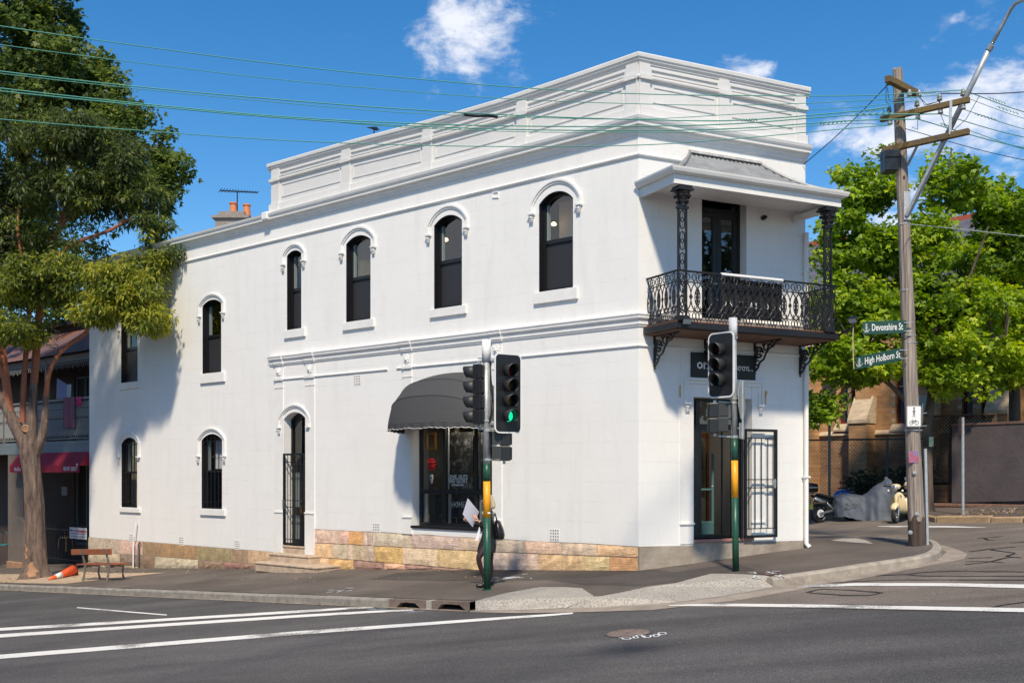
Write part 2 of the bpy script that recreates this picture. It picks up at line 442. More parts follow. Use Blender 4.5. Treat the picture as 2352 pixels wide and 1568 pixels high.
# straighten the long run
a0,a1=kb[0],kb[-1]
kb=[a0.lerp(a1,t)for t in(0,.3,.55,.75,.87,1)]
side_dir=Vector((-.41,.91,0)).normalized()
k_end=kc[-1]
kside=[k_end+side_dir*d for d in(1.2,3.0,14.0)]
for q in kside:q.z=road_z(q.x,q.y)
def inset(line,d):
 out=[]
 for i,p in enumerate(line):
  t=(line[min(i+1,len(line)-1)]-line[max(i-1,0)]);t.z=0;t.normalize()
  out.append(p+Vector((-t.y,t.x,0))*d)
 return out
KW=0.16
cline=kc+kside
kbi,kci=inset(kb,KW),inset(cline,KW)
r1_top=[foot_at(*p)for p in[(1092,1379.5),(1160,1362),(1239,1347.6),(1290,1347.5),(1336,1350),(1348,1358),(1366,1369.7)]]
r2_top=[foot_at(*p)for p in[(1484.5,1347.6),(1552,1338.5),(1632,1317),(1700,1318),(1768,1321.6)]]
r1_bot=[ground_at(*p)for p in[(1092,1403),(1180,1402),(1263,1398.5),(1300,1397)]]
mid_top=[foot_at(*p)for p in[(1366,1369.7),(1484.5,1347.6)]]
r2_bot=[ground_at(*p)for p in[(1585,1380),(1660,1370),(1720,1360),(1776,1348.5)]]
# footpath sheet
A_=Vector((-13.4,33.3,0));B_=Vector((2.37,19.7,0));C_=Vector((6.0,21.48,0))
poly=[(p.x,p.y)for p in kbi]+[(p.x,p.y)for p in r1_top]+[(p.x,p.y)for p in r2_top]+[(p.x,p.y)for p in kci]
far=kci[-1]
poly+=[(far.x-4.5,far.y-1.0),(C_.x-2,C_.y+3),(B_.x+.6,B_.y+1.2),(A_.x+.8,A_.y+1.0),(A_.x-8,A_.y+7.0),(kbi[0].x-1,kbi[0].y+6)]
def sheet(poly,zf,mb=None):
 mb=mb or MB()
 tr=tessellate_polygon([[Vector((x,y,0))for x,y in poly]])
 return mb.add([(x,y,zf(x,y))for x,y in poly],[tuple(t)for t in tr],[(x,y)for x,y in poly])
fp=struct('footpath',sheet(poly,foot_z),M['foot'])
patch=[(847,1330),(917,1315),(1060,1308.5),(1263,1306.5),(1475,1303.5),(1548,1313),(1690,1294),(1735,1308),(1640,1315.5),(1555,1336.5),(1460,1345),(1340,1342),(1263,1331),(1000,1333)]
struct('footpath_patch',sheet([tuple(foot_at(*p))[:2]for p in patch],lambda x,y:foot_z(x,y)+.004),M['foot_patch'])
sandp=[(-60,1335),(60,1339),(150,1340),(205,1334),(262,1327),(383,1314.5),(250,1316),(190,1312),(60,1318),(-60,1318)]
struct('tree_bed',sheet([tuple(foot_at(*p))[:2]for p in sandp],lambda x,y:foot_z(x,y)+.006),M['sand'])
# old asphalt in the side street mouth
oldp=[(1440,1398.5),(1534,1394),(1837,1396),(2352,1407),(2700,1415),(2700,1270),(2500,1160),(2352,1153),(1700,1150),(1640,1240),(1800,1300),(1700,1340)]
op=[ground_at(*p)for p in oldp]
struct('side_street',sheet([(p.x,p.y)for p in op],lambda x,y:road_z(x,y)+.004),M['road_old'])
darkp=[(2160,1267),(2352,1215),(2900,1120),(2900,1419),(2352,1407),(1837,1396),(1534,1394),(1700,1366)]
# gutter strip
def strip(line,w,lift,zf=road_z):
 i2=inset(line,-w);mb=MB();n=len(line)
 for p,q in zip(line,i2):mb.add([(p.x,p.y,zf(p.x,p.y)+lift),(q.x,q.y,zf(q.x,q.y)+lift)],[],[(0,0),(0,1)])
 for k in range(n-1):mb.f.append((2*k,2*k+1,2*k+3,2*k+2));mb.mi.append(0)
 return mb
struct('gutter',strip(kb,.07,.008),M['gutter'])
apron=[(1079,1402),(1180,1401),(1300,1396),(1451,1389),(1585,1379),(1776,1347),(1908,1326),(2081,1302),(2150,1288),(2175,1268),(2150,1256),(2165,1252),(2200,1262),(2222,1272),(2215,1284),(2150,1296),(2000,1325),(1840,1354),(1700,1378),(1500,1401),(1300,1407),(1190,1408),(1080,1406)]
ap=[ground_at(*p)for p in apron]
struct('gutter_apron',sheet([(p.x,p.y)for p in ap],lambda x,y:road_z(x,y)+.008),M['gutter'])
# kerb stones, one by one
kerb=thing('kerb',None,None,(0,0,0));kerb['kind']='structure'
def resample(line,step):
 out=[];d=0.0;seg=[]
 L=[0]
 for a,b in zip(line,line[1:]):L.append(L[-1]+(b-a).length)
 def pt(s):
  for i in range(len(L)-1):
   if s<=L[i+1]:return line[i].lerp(line[i+1],(s-L[i])/(L[i+1]-L[i]))
  return line[-1]
 return pt,L[-1]
def kerb_run(line,step,m,jit=0.08,h=0.15):
 pt,L=resample(line,step);s=0
 while s<L-0.15:
  e=min(L,s+step*(1+rnd.uniform(-jit,jit)))
  mb=MB();n=max(1,int((e-s)/0.25));rows=[]
  g0=0.004
  hh=h+rnd.uniform(-.004,.004);ww=KW+rnd.uniform(-.004,.004)
  for i in range(n+1):
   q=s+g0+(e-s-2*g0)*i/n
   p=pt(q);t=(pt(min(L,q+.05))-pt(max(0,q-.05)));t.z=0;t.normalize();nn=Vector((-t.y,t.x,0))
   z=road_z(p.x,p.y)
   rows.append([(p.x,p.y,z-.1),(p.x+nn.x*.006,p.y+nn.y*.006,z+hh-.035),(p.x+nn.x*.028,p.y+nn.y*.028,z+hh-.008),(p.x+nn.x*.05,p.y+nn.y*.05,z+hh+.002),(p.x+nn.x*ww,p.y+nn.y*ww,z+hh+.003),(p.x+nn.x*ww,p.y+nn.y*ww,z-.1)])
  vs=[v for r in rows for v in r];fs=[]
  for i in range(n):
   for k in range(6):fs.append((i*6+k,(i+1)*6+k,(i+1)*6+(k+1)%6,i*6+(k+1)%6))
  fs+=[tuple(range(6)),tuple(n*6+k for k in range(5,-1,-1))]
  mb.add(vs,fs)
  o=part('kerb_stone',mb,m,kerb)
  s=e
pt_,L_=resample(kb,1)
# the lintels of the storm drain take the last part of the long run
sd0=(ground_at(884,1397)-kb[0]).length
kbl=[kb[0],kb[0].lerp(kb[-1],sd0/L_)]
kerb_run(kbl,.66,M['kerb_grey'])
kerb_run(cline,1.75,M['concrete'])
# storm drain: two brown lintels over dark mouths
dr=thing('storm_drain','storm drain with two dark mouths under brown kerb lintels','drain',tuple(kb[0].lerp(kb[-1],sd0/L_)))
pA,pB=kbl[1],kb[-1];dU=(pB-pA);LD=dU.length;slope=dU.z/LD;dU2=Vector((dU.x,dU.y,0)).normalized();dN=Vector((dU2.y,-dU2.x,0))
DF=Frame((pA.x,pA.y,0),dU2,dN)
def dz(u):return road_z(*(pA+dU2*u).xy)
def drain_piece(u0,u1,mouth):
 mb=MB();top=.15;z0=dz(u0);z1=dz(u1)
 if mouth:
  m0,m1=mouth
  hole=[(m0,dz(m0)+.012),(m0+.10,dz(m0)+.10),(m0+.22,dz(m0)+.115),(m1-.14,dz(m1)+.088),(m1,dz(m1)+.01)]
  outer=[(u0,z0-.1),(u1,z1-.1),(u1,z1+top),(u0,z0+top)]
  mb.holed(outer,[hole],DF,0);mb.reveal(hole,DF,0,-.10)
 else:mb.add([DF.p(u0,z0-.1),DF.p(u1,z1-.1),DF.p(u1,z1+top),DF.p(u0,z0+top)],[(0,1,2,3)])
 mb.add([DF.p(u0,z0+top),DF.p(u1,z1+top),DF.p(u1,z1+top+.002,-.24),DF.p(u0,z0+top+.002,-.24)],[(0,1,2,3)])
 return mb
e=LD
part('lintel',drain_piece(0.003,.47*e,(.09*e,.40*e)),M['lintel'],dr,fix=False)
part('pier',drain_piece(.47*e+.004,.54*e,None),M['ramp'],dr,fix=False)
part('lintel',drain_piece(.54*e+.004,e-.003,(.61*e,.95*e)),M['lintel'],dr,fix=False)
pit=MB();pit.box(DF,.05*e,.96*e,dz(0)-.6,dz(0)+.12,-1.0,-.101)
part('pit',pit,mat('drain_dark',(.01,.01,.01),.9),dr)
# pram ramps of pebbled concrete
def ramp(top,bot,name,kick=None):
 mb=MB();poly=[(p.x,p.y,p.z+.004)for p in top]+[(p.x,p.y,p.z+.012)for p in reversed(bot)]
 tr=tessellate_polygon([[Vector((p[0],p[1],0))for p in poly]])
 mb.add(poly,[tuple(t)for t in tr],[(p[0],p[1])for p in poly])
 return struct(name,mb,M['ramp'])
ramp(r1_top,r1_bot,'kerb_ramp')
ramp(r2_top,[ground_at(1560,1383)]+r2_bot,'kerb_ramp')
struct('side_ramp',sheet([tuple(foot_at(*p))[:2]for p in[(1908,1241),(1935,1236.5),(1968,1236),(1990,1241),(2006,1248.5),(1965,1246)]],lambda x,y:foot_z(x,y)+.007),M['ramp'])
# the wedge of kerb between the ramps
mbw=MB()
q=[ground_at(1300,1397),ground_at(1351,1396),ground_at(1451,1390),ground_at(1560,1383)]
tq=[foot_at(1366,1369.7),foot_at(1382,1368),foot_at(1430,1359),foot_at(1484.5,1347.6)]
lip=[q[0]+Vector((.02,.02,.01)),q[1]+Vector((0,.05,.135)),q[2]+Vector((0,.06,.11)),q[3]+Vector((.0,.05,.012))]
vs=[tuple(p)for p in q]+[tuple(p)for p in lip]+[(p.x,p.y,p.z+.003)for p in tq]
mbw.add(vs,[(0,1,5,4),(1,2,6,5),(2,3,7,6),(4,5,9,8),(5,6,10,9),(6,7,11,10),(0,4,8)],[(v[0],v[1])for v in vs])
part('kerb_wedge',mbw,M['ramp'],kerb,fix=False)
rem_=[(1336,1350),(1348,1358),(1366,1369.7),(1484.5,1347.6),(1460,1346)]
# painted lines
marks=[([(-300,1461,7),(0,1445,6.4),(344,1425,6),(689,1404,5.6),(790,1397.5,4.4),(858,1394.3,3)],.006),([(-300,1479,8),(0,1460,7.6),(344,1437,6.8),(689,1414.5,6),(850,1405,5),(949,1400.5,3)],.006),([(-300,1530,10),(0,1508,9.4),(344,1480.5,8.8),(689,1453,8),(911,1437,7.2),(1120,1422,6),(1263,1412,4.6),(1316,1408,3)],.006),([(177,1395,2),(280,1403.5,2.4),(383,1412,2.4)],.006),([(1536,1391.2,1.5),(1600,1390.4,4.6),(1700,1390.5,6),(1837,1392.2,7),(2100,1397,8),(2352,1402.5,9),(2700,1410,10)],.013),([(1832,1349.6,2),(1850,1347.5,5),(1966,1343,6.4),(2171,1343.5,7),(2352,1347.6,8.6),(2700,1358,10)],.013),([(2016,1209.3,.8),(2050,1209.4,2.4),(2190,1210.2,3.2),(2264,1211.9,.6)],.013)]
for k,(pts,lift)in enumerate(marks):
 mb=MB()
 fine=[]
 for(a,b)in zip(pts,pts[1:]):
  for i in range(6):t=i/6;fine.append(tuple(a[j]*(1-t)+b[j]*t for j in range(3)))
 fine.append(pts[-1])
 for(x,y,w)in fine:
  j=rnd.uniform(-.12,.12)
  p,q=ground_at(x,y-w/2+j),ground_at(x,y+w/2+j)
  mb.add([(p.x,p.y,road_z(p.x,p.y)+lift),(q.x,q.y,road_z(q.x,q.y)+lift)],[],[(p.x,p.y),(q.x,q.y)])
 for i in range(len(fine)-1):mb.f.append((2*i,2*i+1,2*i+3,2*i+2));mb.mi.append(0)
 struct('painted_line',mb,M['paint_line'])
 # tar sealed cracks
cr=[[(60,1050),(200,1022),(450,1030),(600,1045),(740,1055),(620,1083),(400,1078),(80,1058),(60,1050)],[(250,967),(600,948),(900,940),(1400,940),(2007,942),(2500,950)],[(680,902),(960,890),(1060,905),(1500,908),(2007,906),(2500,912)],[(960,890),(1100,872),(1340,862),(2007,868),(2500,880)],[(1520,688),(1700,665),(1930,643)],[(1700,665),(1830,690),(1930,697),(1850,730),(1990,742)],[(1480,802),(1700,780),(1850,742),(1960,736)],[(1480,778),(1600,772),(1830,786)],[(1590,565),(1700,560),(1820,548)],[(1650,567),(1680,582),(1740,585)],[(1880,610),(2007,601),(2200,590)],[(1720,1188),(1850,1162),(2007,1141),(2300,1110)],[(0,1161),(500,1165),(1000,1174),(1700,1192)],[(1510,748),(1620,742),(1730,738)]]
mb=MB()
for c in cr:
 pts=[ground_at((3200+x*.4464)/1.7415,(1900+y*.4464)/1.7415)for x,y in c]
 pt,L=resample(pts,1);n=max(4,int(L/.18));prev=None
 base=len(mb.v)
 for i in range(n+1):
  p=pt(L*i/n);t=pt(min(L,L*i/n+.08))-pt(max(0,L*i/n-.08));t.z=0
  if t.length<1e-6:t=Vector((1,0,0))
  t.normalize();nn=Vector((-t.y,t.x,0));w=rnd.uniform(.018,.038);j=rnd.uniform(-.015,.015)
  for s_ in(-1,1):
   v=p+nn*(j+s_*w);mb.add([(v.x,v.y,road_z(v.x,v.y)+.0105)],[])
 for i in range(n):a=base+2*i;mb.f.append((a,a+1,a+3,a+2));mb.mi.append(0)
struct('tar_seams',mb,M['tar'])
# manhole cover
mc=ground_at(1443,1453.5)
mt=M['foot'].copy();mt.name='manhole_concrete'
mh=thing('manhole_cover','round pinkish concrete manhole cover set in the near road','manhole cover',tuple(mc))
def tilt(x,y):return road_z(x,y)
def disc(c,r0,r1,lift,n=40,a0=0,a1=2*PI):
 mb=MB();k=n
 for i in range(k+1):
  a=a0+(a1-a0)*i/k
  for r in(r0,r1):x,y=c.x+r*math.cos(a),c.y+r*math.sin(a);mb.add([(x,y,road_z(x,y)+lift)],[])
 for i in range(k):mb.f.append((2*i,2*i+1,2*i+3,2*i+2));mb.mi.append(0)
 return mb
M['manhole']=mat('manhole_infill',(0.20,0.15,0.13),.9,.3,12,.5,60)
part('rim',disc(mc,.285,.312,.007),mat('manhole_iron',(.05,.042,.04),.6,.2,20),mh)
for k in range(6):part('infill',disc(mc,.03,.282,.0055,10,k*PI/3+.03,(k+1)*PI/3-.03),M['manhole'],mh)
part('hub',disc(mc,0,.03,.009,10),mat('manhole_hub',(.08,.06,.055),.6),mh)
# sprayed survey marks: strokes in painted lines on the ground
M['spray']=mat('spray_white',(0.72,0.75,0.78),.7,.1,30)
M['spray_blue']=mat('spray_pale_blue',(0.42,0.55,0.66),.7,.1,30)
M['spray_brown']=mat('spray_maroon',(0.10,0.035,0.025),.7,.2,30)
def strokes(name,label,strokes_,m,s,ox,oy,w,foot=True):
 mb=MB();f=foot_z if foot else road_z;g_=foot_at if foot else ground_at
 for st in strokes_:
  pts=[g_((ox+x*s)/1.7415,(oy+y*s)/1.7415)for x,y in st]
  base=len(mb.v)
  for i,p in enumerate(pts):
   t=pts[min(i+1,len(pts)-1)]-pts[max(i-1,0)];t.z=0;t.normalize();nn=Vector((-t.y,t.x,0))*w
   for q_ in(p-nn,p+nn):mb.add([(q_.x,q_.y,f(q_.x,q_.y)+.008)],[])
  for i in range(len(pts)-1):a=base+2*i;mb.f.append((a,a+1,a+3,a+2));mb.mi.append(0)
 o=struct(name,mb,m);return o
def arc(cx,cy,rx,ry,a0,a1,n=8):return[(cx+rx*math.cos(R(a0+(a1-a0)*i/n)),cy+ry*math.sin(R(a0+(a1-a0)*i/n)))for i in range(n+1)]
strokes('sprayed_number','',[arc(600,1084,34,10,-20,200)[::-1]+[(538,1080)],arc(672,1076,20,8,0,340),arc(700,1066,25,8,180,380)+[(740,1078)],arc(765,1068,26,11,200,-40),[(790,1062),(795,1064)],arc(832,1062,22,9,0,340),arc(880,1046,32,9,0,340),[(850,1052),(862,1062)]],M['spray'],.5102,2200,2000,.011,False)
strokes('sprayed_mark','',[[(1552,570),(1600,565)],[(1600,565),(1615,575),(1575,578)],[(1610,590),(1590,608),(1660,604)],[(1640,596),(1620,604)],[(1700,560),(1760,578)],[(1740,556),(1805,558)],[(1760,590),(1840,598)],[(1810,586),(1795,602)],[(1680,572),(1780,566)],[(1690,580),(1780,575)]],M['spray'],.5102,2200,2000,.014)
strokes('sprayed_patch','',[[(1625,578),(1800,566)],[(1650,586),(1790,578)],[(1690,592),(1760,588)]],M['spray_brown'],.5102,2200,2000,.035)
strokes('sprayed_mark','',[[(1910,606),(1950,604)],[(1905,634),(1965,632)],[(1990,612),(2060,602)],[(1980,620),(2120,604)],[(2000,608),(2080,596)],[(2130,582),(2175,578)],[(2110,610),(2145,607)],[(2010,615),(2110,600)]],M['spray'],.5102,1000,2000,.022)
strokes('sprayed_mark','',[[(600,722),(650,719)],[(612,706),(660,702)],[(750,690),(810,688)],[(750,712),(800,708)],[(650,716),(700,706),(745,704)],[(680,722),(730,708)],[(770,698),(790,694)]],M['spray'],.5102,1000,2000,.02)
strokes('sprayed_patch','',[[(640,718),(790,694)],[(690,712),(740,700)]],M['spray_brown'],.5102,1000,2000,.03)
strokes('sprayed_scribble','',[[(920,855),(960,852),(1000,856),(1060,850)],[(930,858),(1080,853)],[(1215,877),(1260,872),(1300,876),(1370,870)],[(1240,880),(1330,874)]],M['spray_blue'],.5102,1000,2000,.012,False)
# the white corner building
FL=Frame((2.37,19.7,0),(.7573,-.6531,0),(-.6531,-.7573,0))
FR=Frame((2.37,19.7,0),(.898,.4404,0),(.4404,-.898,0))
UL=-20.82;UR=4.04
zg=foot_z(2.37,19.7)
def wall_mat():
 m=mat('white_painted_render',(0.80,0.797,0.785),0.55,var=0.022,scale=0.9,coords='Object',spec=.3)
 n,l,b=nodes(m);src=b.inputs['Base Color'].links[0].from_socket
 t=n.new('ShaderNodeTexCoord')
 # faint ashlar scoring in the render
 br=n.new('ShaderNodeTexBrick');br.inputs['Scale'].default_value=1.0;br.inputs['Brick Width'].default_value=0.92;br.inputs['Row Height'].default_value=0.385
 br.inputs['Mortar Size'].default_value=0.0035;br.inputs['Mortar Smooth'].default_value=0.3;br.offset=0.5
 l.new(t.outputs['UV'],br.inputs['Vector'])
 nz=n.new('ShaderNodeTexNoise');nz.inputs['Scale'].default_value=1.3;nz.inputs['Detail'].default_value=4;l.new(t.outputs['Object'],nz.inputs['Vector'])
 rp=n.new('ShaderNodeMapRange');rp.inputs['From Min'].default_value=.42;rp.inputs['From Max'].default_value=.62;rp.inputs['To Min'].default_value=0.0;rp.inputs['To Max'].default_value=0.42;l.new(nz.outputs['Fac'],rp.inputs['Value'])
 mu=n.new('ShaderNodeMath');mu.operation='MULTIPLY';l.new(br.outputs['Fac'],mu.inputs[0]);l.new(rp.outputs[0],mu.inputs[1])
 mx=n.new('ShaderNodeMix');mx.data_type='RGBA';l.new(mu.outputs[0],mx.inputs[0]);l.new(src,mx.inputs[6]);mx.inputs[7].default_value=(.42,.42,.41,1)
 # grime, mostly low on the wall and in soft vertical runs
 mp=n.new('ShaderNodeMapping');mp.inputs['Scale'].default_value=(2.2,2.2,.28);l.new(t.outputs['Object'],mp.inputs['Vector'])
 n2=n.new('ShaderNodeTexNoise');n2.inputs['Scale'].default_value=1.6;n2.inputs['Detail'].default_value=7;n2.inputs['Roughness'].default_value=.7;l.new(mp.outputs[0],n2.inputs['Vector'])
 r2=n.new('ShaderNodeMapRange');r2.inputs['From Min'].default_value=.5;r2.inputs['From Max'].default_value=.85;r2.inputs['To Max'].default_value=.38;l.new(n2.outputs['Fac'],r2.inputs['Value'])
 m2=n.new('ShaderNodeMix');m2.data_type='RGBA';l.new(r2.outputs[0],m2.inputs[0]);l.new(mx.outputs[2],m2.inputs[6]);m2.inputs[7].default_value=(.60,.585,.56,1)
 l.new(m2.outputs[2],b.inputs['Base Color'])
 nb=n.new('ShaderNodeTexNoise');nb.inputs['Scale'].default_value=9;nb.inputs['Detail'].default_value=6;l.new(t.outputs['Object'],nb.inputs['Vector'])
 b1=n.new('ShaderNodeBump');b1.inputs['Strength'].default_value=.16;b1.inputs['Distance'].default_value=.02;l.new(nb.outputs['Fac'],b1.inputs['Height'])
 b2=n.new('ShaderNodeBump');b2.inputs['Strength'].default_value=.5;b2.inputs['Distance'].default_value=.004;b2.invert=True;l.new(br.outputs['Fac'],b2.inputs['Height']);l.new(b1.outputs[0],b2.inputs['Normal'])
 l.new(b2.outputs[0],b.inputs['Normal'])
 return m
M['wall']=wall_mat()
M['trim']=mat('white_moulding',(0.775,0.77,0.755),0.55,var=0.05,scale=2.5,bump=0.12,bscale=25)
M['parapet']=mat('pale_grey_parapet',(0.66,0.655,0.645),0.6,var=0.05,scale=1.2,bump=0.2,bscale=14)
BL=thing('corner_building','white rendered two-storey corner shop with parapet, arched black windows and iron balcony','building',(2.37,19.7,zg))
BLO=Vector((2.37,19.7,zg))
def place(name,me,F,u,z,o,m,parent,sx=1.0,smooth=False):
 """put a locally built mesh (x along the wall, -y outwards) on a facade"""
 ob=bpy.data.objects.new(name,me);COL.objects.link(ob)
 if not me.materials:me.materials.append(m)
 ob.parent=parent;ob.location=F.p(u,z,o)-_world(parent);ob.rotation_euler=(0,0,math.atan2(F.U.y,F.U.x));ob.scale=(sx,1,1)
 LOC[ob.name]=_world(parent)
 return ob
def arch(u0,u1,zb,zs,zt,n=14,d=0.0):
 u0-=d;u1+=d;zb-=d;zt+=d
 w=(u1-u0)/2;h=zt-zs;r=(w*w+h*h)/(2*h);c=(u0+u1)/2;zc_=zt-r;a=math.asin(min(1,w/r))
 if h>w:a=PI-a
 up=[(c+r*math.sin(a-2*a*i/n),zc_+r*math.cos(a-2*a*i/n))for i in range(n+1)]
 return[(u0,zb),(u1,zb)]+up
WIN={'W1':(278,316,880,None,None),'W2':(465,508,859,703,688),'W3':(659,692,759,588,575),'W4':(795,851,741,561,540.6),'W5':(997,1061,711,519,494),'W6':(1238,1316,672,471,439.5),'G1':(279,315,1164,1019,1004),'G2':(463,510,1167,1011,996)}
OP={}
for k,(xl,xr,yb,ys,yt)in WIN.items():
 u0,u1=FL.u(xl),FL.u(xr)
 if ys is None:
  _,_,zb,zs,zt=OP2 if False else(0,0,FL.z(xl,yb),0,0)
  OP[k]=[u0,u1,zb,None,None];continue
 OP[k]=[u0,u1,FL.z(xl,yb),FL.z(xl,ys),FL.z((xl+xr)/2,yt)]
OP['W1'][3]=OP['W2'][3];OP['W1'][4]=OP['W2'][4]
holesL={k:arch(*v)for k,v in OP.items()}
DO=[FL.u(651.7),FL.u(702),FL.z(654,1251),FL.z(652,963),FL.z(677,946)]
holesL['D']=arch(*DO)
SO=(FL.u(947),FL.u(1131),FL.z(1045,1211),FL.z(1045,962))
holesL['S']=[(SO[0],SO[2]),(SO[1],SO[2]),(SO[1],SO[3]),(SO[0],SO[3])]
ZT=8.50
uS=FL.u(722)
zw=.735;zwl=.088
outerL=[(UL,zwl)]+[(FL.u(632),zwl),(FL.u(632),-.13),(uS,-.13),(uS,zw)]
q=uS
while q<-0.6:
 q+=rnd.uniform(.35,.9);outerL.append((min(q,-.2),zw+rnd.uniform(-.012,.012)))
outerL+=[(0,zw),(0,ZT),(UL,ZT)]
mb=MB()
mb.holed(outerL,list(holesL.values()),FL,0)
for k in holesL:mb.reveal(holesL[k],FL,0,-.31 if k=='D' else(-.30 if k=='S' else-.012))
mb.reveal(outerL,FL,0,-.05)
part('street_wall',mb,M['wall'],BL,fix=False)
# right (shop door) facade
D2=[FR.u(1592),FR.u(1726),FR.z(1592,1238.5),FR.z(1592,911)]
DB=[FR.u(1612),FR.u(1714.5),4.84,FR.z(1612,431)]
zr0,zr1,zr2=FR.z(1590,1252),FR.z(1735,1243),FR.z(1848,1240.5)
outerR=[(0,zw),(D2[0]-.01,zr0),(D2[0]-.01,zr0+.01)]
outerR=[(0,zw),(D2[0],zr0),(D2[0],D2[2]),(D2[0],D2[3]),(D2[1],D2[3]),(D2[1],D2[2]),(D2[1],zr1),(UR,zr2),(UR,ZT),(0,ZT)]
holeB=[(DB[0],DB[2]),(DB[1],DB[2]),(DB[1],DB[3]),(DB[0],DB[3])]
mb=MB();mb.holed(outerR,[holeB],FR,0);mb.reveal(holeB,FR,0,-.30)
mb.reveal([(D2[0],D2[2]),(D2[1],D2[2]),(D2[1],D2[3]),(D2[0],D2[3])],FR,0,-.30)
part('door_wall',mb,M['wall'],BL,fix=False)
# hidden sides, roof and interior
rin=Vector((-.4404,.898,0));lin=Vector((.6531,.7573,0))
pA=FL.p(UL,0);pR=FR.p(UR,0);pRb=pR+rin*7.5;pAb=pA+lin*5.5;pC=FL.p(0,0)
zb_=-.9
mb=MB()
for a,b in((pR,pRb),(pRb,pAb),(pAb,pA)):
 mb.add([(a.x,a.y,zb_),(b.x,b.y,zb_),(b.x,b.y,ZT),(a.x,a.y,ZT)],[(0,1,2,3)],[(0,zb_),((b-a).length,zb_),((b-a).length,ZT),(0,ZT)])
part('rear_walls',mb,M['wall'],BL,fix=False)
M['roof_metal']=mat('grey_roof_sheet',(.30,.31,.32),.5,.1,4)
mb=MB();mb.add([(p.x,p.y,ZT-.02)for p in(pA,pC,pR,pRb,pAb)],[(0,1,2,3,4)])
part('roof',mb,M['roof_metal'],BL)
mb=MB()
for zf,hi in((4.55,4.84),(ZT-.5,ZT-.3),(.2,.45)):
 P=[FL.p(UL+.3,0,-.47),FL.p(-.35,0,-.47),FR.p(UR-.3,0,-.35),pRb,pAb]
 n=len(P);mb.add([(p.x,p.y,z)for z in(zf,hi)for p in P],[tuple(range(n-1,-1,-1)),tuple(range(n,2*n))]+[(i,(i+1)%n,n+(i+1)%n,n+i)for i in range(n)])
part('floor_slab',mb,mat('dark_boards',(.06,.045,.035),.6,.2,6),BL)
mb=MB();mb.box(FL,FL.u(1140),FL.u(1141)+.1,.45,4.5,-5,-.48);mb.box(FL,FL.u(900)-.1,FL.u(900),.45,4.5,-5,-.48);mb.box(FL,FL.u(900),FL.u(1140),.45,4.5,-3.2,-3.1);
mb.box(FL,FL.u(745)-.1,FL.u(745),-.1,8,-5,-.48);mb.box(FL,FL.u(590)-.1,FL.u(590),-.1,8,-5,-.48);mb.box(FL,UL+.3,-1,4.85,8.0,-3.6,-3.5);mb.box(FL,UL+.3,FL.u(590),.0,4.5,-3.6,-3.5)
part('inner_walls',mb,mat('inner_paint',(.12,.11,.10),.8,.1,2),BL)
# mouldings that run round the corner
mC=(FL.N+FR.N)/(1+FL.N.dot(FR.N))
def st(F,u,dz=0.0):return(F.p(u,0),F.N.copy(),dz)
def around(uA=UL,uB=UR,dzA=0,dzC=0,dzB=0,mids=()):
 s=[st(FL,uA,dzA)]+[st(FL,u,d)for u,d in mids]+[(FL.p(0,0),mC,dzC),st(FR,uB,dzB)]
 return s
zc0=8.42
# main cornice: string, bed mould, corona, cyma, weathering
prof=[(-.05,8.455),(.025,8.455),(.035,8.475),(.035,8.50),(.055,8.525),(.06,8.545),(.085,8.56),(.10,8.60),(.155,8.605),(.16,8.655),(.175,8.665),(.195,8.70),(.205,8.735),(.21,8.75),(-.05,8.78)]
part('cornice',MB().run(prof,around(uB=UR+.02)),M['trim'],BL,fix=True)
prof=[(-.03,8.045),(.022,8.045),(.04,8.06),(.048,8.08),(.035,8.10),(.02,8.108),(-.03,8.108)]
uRoofL=FR.u(1563)
part('string_course',MB().run(prof,around(uB=uRoofL)),M['trim'],BL)
zb0=5.09
belt=[(-.03,4.86),(.022,4.86),(.026,4.885),(.042,4.90),(.042,4.955),(.06,4.985),(.085,5.01),(.09,5.05),(.105,5.075),(.105,5.09),(-.03,5.11)]
ub0=FL.u(621)
part('belt_course',MB().run(belt,around(uA=ub0,uB=UR)),M['trim'],BL)
line=[(-.02,4.475),(.02,4.475),(.032,4.49),(.032,4.51),(.02,4.525),(-.02,4.525)]
part('architrave_moulding',MB().run(line,[st(FL,FL.u(630)),st(FL,FL.u(891))]),M['trim'],BL)
part('architrave_moulding',MB().run(line,around(uA=FL.u(912.5),uB=UR)),M['trim'],BL)
# parapet
uP=FL.u(621)
pm=[(FL.u(1148),-.075),(FL.u(884),-.01)][::-1]
mids=[(FL.u(790),.05),(FL.u(985),-.05),(FL.u(1148),-.08),(FL.u(1300),-.05)]
PS=lambda k=1.0,ua=uP,ub=UR:around(uA=ua,uB=ub,dzA=.095*k,dzC=0,dzB=0,mids=[(u,d*k)for u,d in mids])
wallp=[(-.30,8.74),(.0,8.74),(.0,9.80),(-.30,9.80)]
part('parapet_wall',MB().run(wallp,PS(1.0,uP+.03,UR-.03)),M['parapet'],BL)
cop=[(-.36,9.79),(.018,9.79),(.02,9.815),(.04,9.835),(.055,9.85),(.055,9.875),(.08,9.895),(.085,9.955),(.075,9.975),(-.36,10.0)]
part('parapet_coping',MB().run(cop,PS(1.0,uP-.05,UR+.08)),M['parapet'],BL)
hi=[(-.02,9.50),(.045,9.50),(.06,9.515),(.065,9.545),(.04,9.57),(-.02,9.57)]
part('parapet_band',MB().run(hi,PS(.9,uP-.01,UR+.03)),M['parapet'],BL)
lo=[(-.02,8.76),(.055,8.76),(.055,8.97),(.03,8.985),(-.02,9.0)]
part('parapet_plinth',MB().run(lo,PS(.3,uP,UR+.02)),M['parapet'],BL)
